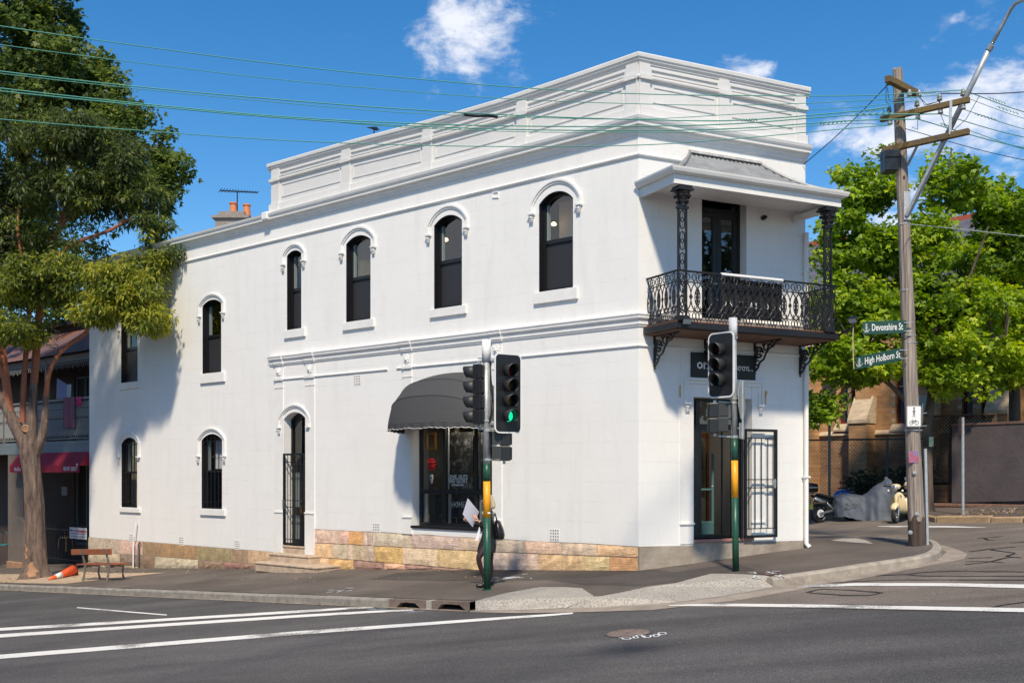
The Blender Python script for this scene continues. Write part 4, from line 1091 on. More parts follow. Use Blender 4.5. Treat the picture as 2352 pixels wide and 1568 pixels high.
# tagging gate inside the door
tg=thing('security_arch','pale green anti-theft arch standing just inside the open shop door','security gate',tuple(FR.p(uj+.42,D2[2],-.9)))
ga_=mat('pale_teal_plastic',(.09,.19,.19),.4)
mb=MB();u_=uj+.52;mb.tube([FR.p(u_,D2[2]+.03,-.9),FR.p(u_,D2[2]+1.68,-.9),FR.p(u_+.32,D2[2]+1.68,-.9),FR.p(u_+.32,D2[2]+.03,-.9)],.028,8);mb.bar(FR.p(u_,D2[2]+.95,-.9),FR.p(u_+.32,D2[2]+.95,-.9),.035)
part('frame',mb,ga_,tg);part('base',MB().box(FR,u_-.02,u_+.26,D2[2]+.01,D2[2]+.30,-.93,-.78),ga_,tg,bev=.02)
# clothes on a rail inside
M['timber_in']=mat('warm_timber',(.30,.12,.04),.6,.3,4,stretch=(1,1,8))
rail=thing('clothes_rail','timber rail packed with hanging clothes inside the shop doorway','clothes rail',tuple(FR.p(uj+.5,D2[2],-1.8)))
mb=MB();mb.box(FR,uj-.3,D2[1]+.5,D2[2]+2.05,D2[2]+2.16,-2.1,-2.05);mb.box(FR,uj-.3,uj-.24,D2[2],D2[2]+2.1,-2.1,-2.05);mb.box(FR,D2[1]+.44,D2[1]+.5,D2[2],D2[2]+2.1,-2.1,-2.05)
part('rail_frame',mb,M['timber_in'],rail)
cols_=[(.05,.05,.06),(.12,.12,.14),(.20,.17,.12),(.06,.05,.05),(.35,.30,.22),(.08,.09,.12),(.03,.03,.03),(.22,.20,.18)]
def garment(F,u,z,o,w,h,m,parent,name='garment'):
 mb=MB();n=7
 prof=[(0,.0),(.10,-.015),(.42,-.07),(.5,-.14),(.44,-.5),(.47,-1.0)]
 for s_ in(-1,1):
  for k,(a,b)in enumerate(prof):mb.add([F.p(u+s_*a*w,z+b*h,o+.03*math.sin(k*1.7+s_)),F.p(u+s_*a*w*.9,z+b*h,o-.09)],[])
 m_=len(prof)
 for s_ in(0,1):
  for k in range(m_-1):a=s_*2*m_+2*k;mb.f.append((a,a+1,a+3,a+2));mb.mi.append(0)
 for k in range(m_-1):
  a=2*k;b=2*m_+2*k
  mb.f.append((a,b,b+2,a+2));mb.mi.append(0);mb.f.append((a+1,b+1,b+3,a+3));mb.mi.append(0)
 mb.bar(F.p(u,z,o-.03),F.p(u,z+.07,o-.03),.008)
 return part(name,mb,m,parent)
gm=[mat('cloth_%s'%('abcdefgh'[i]),c,.95,.4,14,.3,30)for i,c in enumerate(cols_)]
for i in range(11):garment(FR,uj-.15+i*.145,D2[2]+2.0,-2.0+.05*(i%2),.34,1.0+.25*((i*7)%3),gm[i%8],rail)
# security gate folded back on the wall
sg=thing('security_gate','black barred security gate swung open flat beside the shop door','gate',tuple(FR.p(D2[1],D2[2],.1)))
o_=.10;ga,gb=FR.u(1710,o_),FR.u(1784.5,o_);z0_,z1_=FR.z(1740,1234,o_),FR.z(1740,985,o_)
mb=MB();mb.ribbon([(ga,z0_),(gb,z0_),(gb,z1_),(ga,z1_)],FR,0,.05,o_-.02,o_+.02,closed=True);mb.box(FR,ga-.08,ga-.02,z0_,z1_,o_-.06,o_);part('gate_frame',mb,M['black'],sg)
for i in range(5):uu=ga+.05+(gb-ga-.1)*(i+.35)/4.5;part('bar',MB().bar(FR.p(uu,z0_+.18,o_),FR.p(uu,z1_-.18 if i!=4 else z1_-.05,o_),.018),M['black'],sg)
hh=z1_-z0_
for z in(z0_+.18,z0_+.46*hh,z0_+.535*hh,z1_-.18):part('rail',MB().box(FR,ga+.03,gb-.03,z-.009,z+.009,o_-.012,o_+.014),M['black'],sg)
part('lock_plate',MB().box(FR,gb-.10,gb-.05,z0_+.455*hh,z0_+.54*hh,o_+.02,o_+.035),M['steel'],sg)
part('lever',MB().bar(FR.p(gb-.20,z0_+.515*hh,o_+.06),FR.p(gb-.07,z0_+.515*hh,o_+.06),.016),M['steel'],sg)
# label mould over shop door
mb=MB();hA,hB,zH,zK=FR.u(1576),FR.u(1744),FR.z(1576,875),FR.z(1577,924)
path=[(hB,zK),(hB,zH),(hA,zH),(hA,zK)]
mb.ribbon(path,FR,-.05,.05,-.002,.04);mb.ribbon(path,FR,-.07,-.02,-.002,.075)
lm=part('label_mould',mb,M['trim'],BL)
for uu in(hA,hB):place('corbel',CORB,FR,uu,zK,.0,M['trim'],lm)
mb=MB();z_=FR.z(1560,1195);
for(a,b,top)in((FR.u(1562),D2[0],zH-.1),(D2[1],FR.u(1755),zH-.1)):mb.box(FR,a,b,.75 if a<1.5 else.85,4.47,-.002,.018);mb.box(FR,a-.012,b+.012,1.12,1.155,0,.045)
part('pilaster',mb,M['trim'],BL)
for(x,dy)in((1561.5,0),(1753,18),(1757.5,14)):
 pass
mt2=mat('faded_yellow_tape',(.62,.42,.10),.7)
for(prs_,lab)in(([((1561.5,885),(1561,912))],'faded yellow tape strip on the white wall left of the door'),([((1751.5,897),(1750,908))],'tiny yellow tape strip right of the door beside a longer one'),([((1757,897),(1756.5,928)),((1760.5,898),(1756.5,912))],'y-shaped faded yellow tape on the white wall right of door')):
 mb=MB()
 for a,b in prs_:mb.bar(FR.p(FR.u(a[0]),FR.z(*a),.022),FR.p(FR.u(b[0]),FR.z(*b),.022),.028,.004,up=tuple(FR.N))
 solo('tape_strip',lab,'tape',mb,mt2)
 # text helper
def text_mb(txt,F,u,z,o,size,align='LEFT',bold=0.0,depth=.002,shear=0.0,sx=1.0,spacing=1.0):
 cu=bpy.data.curves.new('txt','FONT');cu.body=txt;cu.size=size;cu.align_x=align;cu.offset=bold;cu.shear=shear;cu.resolution_u=2;cu.space_character=spacing
 ob=bpy.data.objects.new('txt',cu);COL.objects.link(ob)
 dg=bpy.context.evaluated_depsgraph_get();dg.update()
 me=bpy.data.meshes.new_from_object(ob.evaluated_get(dg))
 mb=MB();mb.add([F.p(u+v.co.x*sx,z+v.co.y,o+depth)for v in me.vertices],[tuple(p.vertices)for p in me.polygons])
 bpy.data.objects.remove(ob);bpy.data.meshes.remove(me);bpy.data.curves.remove(cu)
 return mb
def poly_strokes(F,strokes_,ox,oz,s,o,w,n=5):
 mb=MB()
 for st_ in strokes_:
  mb.tube([F.p(ox+x*s,oz+y*s,o)for x,y in st_],w,n)
 return mb
 # shop sign
sa,sb=FR.u(1588,.05),FR.u(1735,.05);sz0,sz1=FR.z(1588,866,.05),FR.z(1588,808,.05)
sn=thing('shop_sign','black hoarding sign with white lettering above the corner shop door','sign',tuple(FR.p((sa+sb)/2,sz0,.02)))
part('board',MB().box(FR,sa,sb,sz0,sz1,.02,.06),mat('sign_black',(.008,.008,.01),.45),sn,bev=.004)
sw=sb-sa;sh=sz1-sz0
part('lettering',text_mb('one',FR,sa+.075*sw,sz0+.36*sh,.062,.27,bold=.004),M['white'],sn)
# hand-drawn joined script "teaspoon."
S={}
S['t']=([(0,.2),(.25,.45),(.3,1.3),(.22,.2),(.35,0),(.6,.2)],[(.05,.85),(.55,.9)],.6)
S['e']=([(0,.2),(.45,.5),(.35,.8),(.12,.6),(.15,.15),(.4,.0),(.65,.2)],None,.65)
S['a']=([(0,.2),(.15,.65),(.5,.72),(.2,.7),(.08,.25),(.3,.03),(.5,.6),(.5,.15),(.62,.02),(.8,.2)],None,.8)
S['s']=([(0,.2),(.35,.85),(.32,.5),(.45,.2),(.25,.0),(.1,.1),(.4,.05),(.65,.2)],None,.65)
S['p']=([(0,.2),(.2,.7),(.12,-.6),(.22,.5),(.5,.72),(.55,.3),(.28,.05),(.75,.2)],None,.75)
S['o']=([(0,.2),(.15,.6),(.4,.74),(.12,.5),(.2,.08),(.5,.1),(.55,.6),(.4,.74),(.6,.62),(.85,.6)],None,.85)
S['n']=([(0,.6),(.1,.65),(.12,.0),(.2,.5),(.42,.72),(.5,.55),(.48,.1),(.62,.0),(.85,.2)],None,.85)
def smooth_pts(p,k=5):
 out=[]
 for i in range(len(p)-1):
  p0,p1,p2,p3=p[max(i-1,0)],p[i],p[i+1],p[min(i+2,len(p)-1)]
  for j in range(k):
   t=j/k
   out.append(tuple(.5*(2*p1[d]+(p2[d]-p0[d])*t+(2*p0[d]-5*p1[d]+4*p2[d]-p3[d])*t*t+(3*p1[d]-p0[d]-3*p2[d]+p3[d])*t**3)for d in(0,1)))
 return out+[p[-1]]
mb=MB();x=0;word='teaspoon'
tot=sum(S[c][2]for c in word);sc_=(.465*sw)/tot*1.0
for c in word:
 a,b,w_=S[c]
 for st_ in(a,b):
  if st_:mb.join(poly_strokes(FR,[smooth_pts([(x+q[0],q[1])for q in st_])],sa+.445*sw,sz0+.36*sh,sc_*1.0,.065,.0075,4))
 x+=w_
mb.join(MB().lathe([(0,0),(.014,0),(.014,.004),(0,.004)],FR.p(sa+.94*sw,sz0+.38*sh,.062),8,axis=FR.N))
part('script_lettering',mb,M['white'],sn)
# balcony
BZ=4.86;BP=1.06
bal=part('balcony',MB().box(FR,.10,3.98,BZ-.15,BZ-.03,0,BP),M['iron'],BL,bev=.01)
M['rust']=mat('rusty_iron',(.16,.06,.03),.8,.5,9,.3,50)
part('deck_edge',MB().box(FR,.12,3.96,BZ-.029,BZ-.005,0,BP-.03),M['rust'],bal)
part('soffit_board',MB().box(FR,.15,3.93,BZ-.17,BZ-.151,.02,BP-.08),mat('rust_brown_board',(.17,.09,.055),.8,.3,4,stretch=(1,6,1)),bal)
def T2(pts,r,n=5,closed=False,z=0):return MB().tube([(x,z,y)for x,y in pts],r,n,closed=closed)
def ring(cx,cz,rx,rz_,r,n=14,k=5,a0=0,a1=360):
 full=abs(a1-a0)>=360
 pts=[(cx+rx*math.cos(R(a0+(a1-a0)*i/n)),cz+rz_*math.sin(R(a0+(a1-a0)*i/n)))for i in range(n if full else n+1)]
 return T2(pts,r,k,closed=full)
def rail_panel(w=.262,h=.90):
 mb=MB();r=.0105
 for z in(.02,.17,.70,.88):mb.bar((0,0,z),(w,0,z),.018,.013)
 # interlacing ovals, half a panel out of step
 for c in(0,w):mb.join(ring(c,.435,w*.56,.27,r,14,5,-90 if c==0 else 90,90 if c==0 else 270))
 mb.join(ring(w/2,.435,w*.52,.27,r,20))
 mb.join(ring(w/2,.435,w*.20,.16,r*.8,12))
 for z in(.435,):mb.join(ring(w/2,z,.028,.03,r,8));mb.join(ring(0,z,.025,.03,r,8,5,-90,90));mb.join(ring(w,z,.025,.03,r,8,5,90,270))
 for s_ in(-1,1):
  mb.join(T2([(w/2,.30),(w/2+s_*.035,.34),(w/2+s_*.028,.38),(w/2,.36)],r*.9));mb.join(T2([(w/2,.57),(w/2+s_*.035,.53),(w/2+s_*.028,.49),(w/2,.51)],r*.9))
  mb.join(T2([(w/2+s_*.02,.18),(w/2+s_*.06,.22),(w/2+s_*.055,.27)],r*.8))
  # top frieze scrolls
  mb.join(ring(w*.25 if s_<0 else w*.75,.79,.045,.06,r*.9,10));mb.join(T2([(w/2+s_*.01,.87),(w/2+s_*.04,.80),(w/2+s_*.01,.72)],r*.8))
  # foot fringe
  mb.join(ring(w*.25 if s_<0 else w*.75,.095,.038,.055,r*.9,8));mb.join(T2([(w/2+s_*.008,.165),(w/2+s_*.038,.10),(w/2+s_*.015,.03)],r*.9))
 mb.lathe([(0,0),(.016,.02),(.012,.06),(.018,.08),(0,.11)],(w/2,0,.33),6);mb.join(T2([(w/2,.17),(w/2,.70)],.005,4))
 for c in(w*.25,w*.75,w/2):mb.join(T2([(c,.70),(c,.73)],r));mb.join(T2([(c,-.015),(c,.03)],r))
 return mesh_from(mb,'railing_panel')
RPm=rail_panel()
nf=13;f0,f1=.19,3.92;wF=(f1-f0)/nf;oF_=BP-.06
for i in range(nf):place('railing_panel',RPm,FR,f0+wF*i,BZ+.0,oF_,M['iron'],bal,sx=wF/.262)
class Dir:pass
ns=4;wS=(oF_-.03)/ns
FS=Frame(FR.p(f0,0,0),-FR.N*-1,FR.U)
for side_u in(f0,f1):
 Fs=Frame(FR.p(side_u,0,0),FR.N,FR.U*-1)
 for i in range(ns):place('railing_panel',RPm,Fs,.03+wS*i,BZ,0,M['iron'],bal,sx=wS/.262)
mb=MB();mb.bar(FR.p(f0-.02,BZ+.895,oF_),FR.p(f1+.02,BZ+.895,oF_),.045,.025)
for su in(f0,f1):mb.bar(FR.p(su,BZ+.895,0),FR.p(su,BZ+.895,oF_),.045,.025)
part('handrail',mb,M['iron'],bal)
zroof=7.18
def column_mesh(h):
 mb=MB();w=.085
 mb.box(WF,-.13,.13,0,.04,-.09,.09);mb.box(WF,-.115,.115,.04,.10,-.075,.075)
 for s_ in(-1,1):mb.box(WF,s_*w-.014,s_*w+.014,.10,h-.36,-.02,.02)
 z=.12;seg=(h-.52)/5
 for k in range(5):
  a=z+k*seg;b=a+seg;c=(a+b)/2;ww=.048
  mb.join(T2([(-ww,a+.10),(-ww,b-.10),(-ww*.7,b-.045),(0,b-.02),(ww*.7,b-.045),(ww,b-.10),(ww,a+.10),(ww*.7,a+.045),(0,a+.02),(-ww*.7,a+.045)],.011,5,True))
  mb.join(ring(0,c,.03,.035,.010,10));mb.join(T2([(0,a+.02),(0,c-.04)],.006,4));mb.join(T2([(0,c+.04),(0,b-.02)],.006,4))
  for s_ in(-1,1):
   for q_ in(a+.05,b-.05):mb.join(T2([(s_*.03,q_),(s_*w,q_+.0)],.009,4))
   mb.join(T2([(s_*ww,c),(s_*w,c)],.009,4))
   for q_ in(.25,.5,.75):mb.lathe([(0,-.012),(.02,0),(0,.012)],(s_*(w+.01),0,a+seg*q_),5)
 zt=h-.40
 mb.box(WF,-.11,.11,zt,zt+.05,-.05,.05)
 mb.lathe([(.075,0),(.08,.08),(.11,.17),(.15,.25),(.13,.27)],(0,0,zt+.05),8)
 for k in range(8):
  a=k*PI/4
  for rr,zz in((.095,.12),(.135,.22)):mb.lathe([(0,-.04),(.032,0),(.02,.03),(0,.035)],(rr*math.cos(a),rr*math.sin(a),zt+zz),6)
 mb.box(WF,-.16,.16,h-.08,h-.045,-.14,.14);mb.box(WF,-.14,.14,h-.045,h,-.12,.12)
 return mesh_from(mb,'column')
hcol=2.42
CM=column_mesh(hcol)
uc0,uc1=FR.u(1567,oF_),FR.u(1901,oF_)
for u in(uc0,uc1):place('column',CM,FR,u,BZ-.02,oF_,M['iron'],bal)
# brackets under the deck
def bracket_mesh():
 mb=MB()
 F_=Frame((0,0,0),(0,-1,0),(1,0,0))
 P=lambda a,b:(0,-a,b)
 def tt(pts,r=.017,n=5,closed=False):return MB().tube([P(*q_)for q_ in pts],r,n,closed=closed)
 mb.bar(P(0,0),P(.80,0),.035,.03);mb.bar(P(.02,0),P(.02,-.58),.035,.03,up=(0,1,0))
 mb.join(tt([(.80,-.01),(.66,-.05),(.58,-.12),(.46,-.15),(.36,-.24),(.30,-.34),(.18,-.40),(.12,-.50),(.03,-.56)],.022))
 def rg(cx,cz,r_,w=.016,a0=0,a1=330):return tt([(cx+r_*math.cos(R(a0+(a1-a0)*i/14)),cz+r_*math.sin(R(a0+(a1-a0)*i/14)))for i in range(15)],w)
 mb.join(rg(.15,-.20,.10,.022));mb.join(rg(.15,-.20,.045,.018));mb.join(rg(.36,-.11,.065,.018,90,400));mb.join(rg(.53,-.065,.042,.016));mb.join(rg(.10,-.40,.05,.016,30,330));mb.join(rg(.67,-.035,.022,.014))
 for(x,z)in((.27,-.06),(.27,-.2),(.45,-.09),(.06,-.08),(.07,-.31)):mb.lathe([(0,-.03),(.032,0),(0,.03)],P(x,z),6)
 mb.lathe([(0,0),(.03,.02),(0,.05)],P(.03,-.63),6)
 return mesh_from(mb,'bracket')
BRm=bracket_mesh()
for px in(1502,1618,1732,1836):place('bracket',BRm,FR,FR.u(px),BZ-.17,.0,M['iron'],bal)
# roof of the balcony: bullnose corrugated iron, hips, gutter
zE=7.52;RP=1.17;ue0,ue1=.0,3.96
h0,h1=FR.u(1586),FR.u(1740)
h0,h1=max(.9,h0),h1
zTop=FR.z(1600,353)
def curve(t):
 return RP*(1-t),zE+.03+(zTop-zE-.03)*(t**1.75*.85+t*.15)
mb=MB();pitch=.105;NT=8
def roof_patch(uc,o_of,rows=8):
 pass
n=220
for i in range(n+1):
 u=ue0+(ue1-ue0)*i/n
 # how far up the slope this line of sheet runs before it meets a hip
 if u<h0:tm=(u-ue0)/(h0-ue0)
 elif u>h1:tm=(ue1-u)/(ue1-h1)
 else:tm=1.0
 tm=max(.001,tm)
 for j in range(NT+1):
  o,z=curve(tm*j/NT);mb.add([FR.p(u,z+.016*math.sin(2*PI*u/pitch),o)],[])
for i in range(n):
 for j in range(NT):a=i*(NT+1)+j;mb.f.append((a,a+NT+1,a+NT+2,a+1));mb.mi.append(0)
M['corr']=mat('weathered_corrugated_iron',(.25,.262,.275),.55,.22,3,metal=.2)
rf=part('balcony_roof',mb,M['corr'],BL,smooth=True,fix=False)
for(ua,uh)in((ue0,h0),(ue1,h1)):
 mb=MB();m_=60
 for i in range(m_+1):
  o=RP*i/m_
  th=1-o/RP
  for j in range(NT+1):
   t=th*j/NT;u=ua+(uh-ua)*t;z=curve(t)[1];mb.add([FR.p(u,z+.016*math.sin(2*PI*o/pitch),o)],[])
 for i in range(m_):
  for j in range(NT):a=i*(NT+1)+j;mb.f.append((a,a+NT+1,a+NT+2,a+1));mb.mi.append(0)
 part('hip_sheet',mb,M['corr'],rf,smooth=True,fix=False)
 hp=[FR.p(ua+(uh-ua)*t,curve(t)[1]+.02,curve(t)[0])for t in[k/10 for k in range(11)]]
 part('hip_capping',MB().tube(hp,.035,8),M['corr'],rf,smooth=True)
part('flashing',MB().run([(0,zTop-.02),(.09,zTop-.02),(.08,zTop+.03),(0,zTop+.06)],[st(FR,h0-.05),st(FR,h1+.05)]),mat('lead_flashing',(.42,.42,.41),.6,.3,10),rf)
# gutter: profile run round three sides
gp_=[FR.p(ue0-.02,0,.0),FR.p(ue0-.02,0,RP),FR.p(ue1+.02,0,RP),FR.p(ue1+.02,0,0)]
dl,dr_n=-FR.U,FR.U.copy()
k1=(dl+FR.N);k2=(FR.N+dr_n)
gs=[(gp_[0],dl,0),(gp_[1],k1,0),(gp_[2],k2,0),(gp_[3],dr_n,0)]
part('gutter',MB().run([(-.10,zE-.07),(.0,zE-.08),(.05,zE-.05),(.07,zE),(.075,zE+.03),(.055,zE+.03),(-.10,zE+.0)],gs),M['trim'],rf)
part('fascia',MB().run([(-.09,zE-.25),(-.045,zE-.25),(-.045,zE-.07),(-.09,zE-.07)],gs),M['trim'],rf)
part('roof_soffit',MB().box(FR,ue0+.1,ue1-.1,zE-.12,zE-.10,.0,RP-.12),M['trim'],rf)
part('side_beam',MB().bar(FR.p(uc1+.02,zE-.27,.02),FR.p(uc1+.02,zE-.27,oF_+.06),.09,.12),M['trim'],rf)
# balcony door
bd=part('balcony_door',MB().ribbon([(DB[0],DB[2]),(DB[1],DB[2]),(DB[1],DB[3]),(DB[0],DB[3])],FR,0,.06,-.29,-.20,closed=True),M['black'],BL)
zt2=FR.z(1650,487,-.25)
part('transom_bar',MB().box(FR,DB[0]+.05,DB[1]-.05,zt2-.04,zt2+.04,-.28,-.19),M['black'],bd)
um=(DB[0]+DB[1])/2-.02
for(a,b)in((DB[0]+.06,um-.003),(um+.003,DB[1]-.06)):
 lf=part('door_leaf',MB().ribbon([(a,DB[2]+.02),(b,DB[2]+.02),(b,zt2-.04),(a,zt2-.04)],FR,0,.10,-.26,-.21,closed=True),M['black'],bd)
 part('pane',MB().box(FR,a+.09,b-.09,DB[2]+.35,zt2-.13,-.24,-.235),M['glass'],lf)
 part('kick_panel',MB().box(FR,a+.09,b-.09,DB[2]+.1,DB[2]+.35,-.245,-.225),M['black'],lf)
 part('transom_pane',MB().box(FR,a+.03,b-.03,zt2+.04,DB[3]-.05,-.25,-.245),M['glass'],bd)
part('lever',MB().bar(FR.p(um-.02,DB[2]+1.0,-.17),FR.p(um-.14,DB[2]+1.0,-.17),.018),M['steel'],bd)
part('wall_light',MB().lathe([(.045,0),(.05,.06),(.03,.12),(0,.12)],FR.p(FR.u(1751),FR.z(1751,501),0),10,axis=FR.N),M['black'],BL)
# banner tied behind the railing and flood lamps
bn=thing('balcony_banner','black cloth banner with white letters tied inside the balcony railing','banner',tuple(FR.p(1.6,BZ,oF_-.04)))
ba,bb=FR.u(1660,oF_),FR.u(1800,oF_)
part('cloth',MB().box(FR,ba,bb,BZ+.12,BZ+.84,oF_-.06,oF_-.05),mat('banner_black',(.012,.012,.014),.8),bn)
part('top_hem',MB().box(FR,ba-.04,bb-.02,BZ+.875,BZ+.925,oF_-.04,oF_+.03),M['white'],bn,bev=.01)
part('lettering',text_mb('O N E T E A S P O O N',FR,(ba+bb)/2,BZ+.33,oF_-.048,.155,'CENTER',sx=.90),M['white'],bn)
def flood(name,label,c,d,pole=None):
 t=thing(name,label,'flood lamp',tuple(c))
 c=Vector(c);d=Vector(d).normalized();s_=d.cross(Vector((0,0,1))).normalized();u_=s_.cross(d)
 mb=MB();mb.add([c+s_*x+u_*y+d*e for e,k in((-.06,.6),(.05,1))for x,y in((-.09*k,-.06*k),(.09*k,-.06*k),(.09*k,.06*k),(-.09*k,.06*k))],[(3,2,1,0),(4,5,6,7),(0,1,5,4),(1,2,6,5),(2,3,7,6),(3,0,4,7)])
 part('housing',mb,M['plastic_black'],t,bev=.006)
 part('lens',MB().add([c+s_*x+u_*y+d*.053 for x,y in((-.075,-.048),(.075,-.048),(.075,.048),(-.075,.048))],[(0,1,2,3)]),mat('lamp_glass',(.45,.47,.46),.15),t)
 return t
c=FR.p(uc0-.02,BZ-.02,oF_+.16);flood('flood_lamp','small black flood lamp at the left foot of the iron balcony',c,(FR.N*.6+Vector((0,0,-.5))+FR.U*-.2))
c=at(1960,733,20.1);fl=flood('flood_lamp','small flood lamp on an arm reaching right from the balcony end',c,Vector((-.4,-.5,-.6)))
e0=FR.p(3.96,BZ-.08,BP-.1)
part('arm',MB().bar(e0,c+Vector((0,0,-.16)),.03).bar(c+Vector((0,0,-.16)),c,.02),M['plastic_black'],fl)
part('cable',MB().tube([c+Vector((0,0,-.05)),c+Vector((-.01,0,-.5)),c+Vector((0.01,0,-.95))],.008,5),mat('cream_cable',(.6,.5,.35),.6),fl)
# chimney, aerials, vent pipe on the roof of the low wing
ch=part('chimney',MB(),M['trim'],BL)
Yc=32.5
c=at(533,507,Yc)
mb=MB();mb.box(WF,c.x-.45,c.x+.50,8.3,c.z+.02,-Yc-.25,-Yc+.25)
mb.box(WF,c.x-.55,c.x+.60,c.z+.02,c.z+.10,-Yc-.33,-Yc+.33);mb.box(WF,c.x-.35,c.x+.45,c.z+.10,c.z+.23,-Yc-.26,-Yc+.26)
for me_ in[mesh_from(mb,'chimney',BLO)]:
 ch.data=me_;me_.materials.append(mat('grey_brown_stack',(.26,.23,.21),.9,.2,6))
for px in(536,567):
 b_=at(px,500 if px<540 else 504,Yc)
 part('chimney_pot',MB().lathe([(.13,0),(.10,.40),(.125,.42),(.125,.46),(.09,.46),(.09,.40)],b_,14),M['terracotta'],ch,smooth=True)
def aerial(name,label,base,top,Yd,ang,n,L,wide):
 t=thing(name,label,'television aerial',tuple(base));part('mast',MB().tube([base,top],.018,6),M['plastic_black'],t)
 d=Vector((math.cos(ang),math.sin(ang),.06));s_=Vector((-d.y,d.x,0)).normalized()
 part('boom',MB().bar(Vector(top)-d*L*.45,Vector(top)+d*L*.55,.032),M['plastic_black'],t)
 for i in range(n):
  p=Vector(top)+d*L*(-.45+i/(n-1));w_=wide*(1.0-.5*i/n)
  part('element',MB().bar(p-s_*w_/2,p+s_*w_/2+Vector((0,0,.02)),.014),M['plastic_black'],t)
a=at(545,500,Yc+.2);b=at(545,440,Yc+.2);aerial('roof_aerial','long spiky television aerial between the terracotta chimney pots',a,b,Yc,R(25),14,1.15,.6)
a=at(859,312,27.5);b=at(859,296,27.5);aerial('roof_aerial','short aerial just showing above the white parapet',a,b,27,R(70),5,.28,.30)
a=at(361,560,32.6);b=at(361,431,32.6)
solo('vent_pipe','tall white vent pipe rising behind the low wing roof by the trees','vent pipe',MB().tube([a,b],.062,12),M['trim'],smooth=True)
# trees
def leaf_mat(name,trans=.45,rough=.5):
 m=bpy.data.materials.new(name);m.use_nodes=True
 n,l,b=nodes(m)
 at_=n.new('ShaderNodeAttribute');at_.attribute_name='tint'
 b.inputs['Roughness'].default_value=rough;b.inputs['Specular IOR Level'].default_value=.35
 l.new(at_.outputs['Color'],b.inputs['Base Color'])
 t=n.new('ShaderNodeBsdfTranslucent');hs_=n.new('ShaderNodeHueSaturation');hs_.inputs['Value'].default_value=1.5;hs_.inputs['Saturation'].default_value=1.1
 l.new(at_.outputs['Color'],hs_.inputs['Color']);l.new(hs_.outputs[0],t.inputs[0])
 mx=n.new('ShaderNodeMixShader');mx.inputs[0].default_value=trans;l.new(b.outputs[0],mx.inputs[1]);l.new(t.outputs[0],mx.inputs[2])
 l.new(mx.outputs[0],n['Material Output'].inputs['Surface'])
 return m
M['leaf']=leaf_mat('leaf_blade')
def bark(name,c1,c2,bump=1.0,sc=5,stretch=(1,1,.22)):
 return mat(name,c1,.9,col2=c2,scale=sc,bump=bump,bscale=sc*3.2,stretch=stretch)
M['bark_grey']=bark('rough_grey_bark',(.22,.16,.13),(.05,.034,.028),1.0,11,(1,1,.16))
M['bark_red']=bark('smooth_red_bark',(.40,.15,.08),(.20,.075,.045),.4,4)
M['bark_peel']=bark('peeled_tan_bark',(.46,.25,.14),(.27,.16,.10),.8,6)
M['bark_brown']=bark('brown_bark',(.13,.10,.075),(.06,.045,.035))
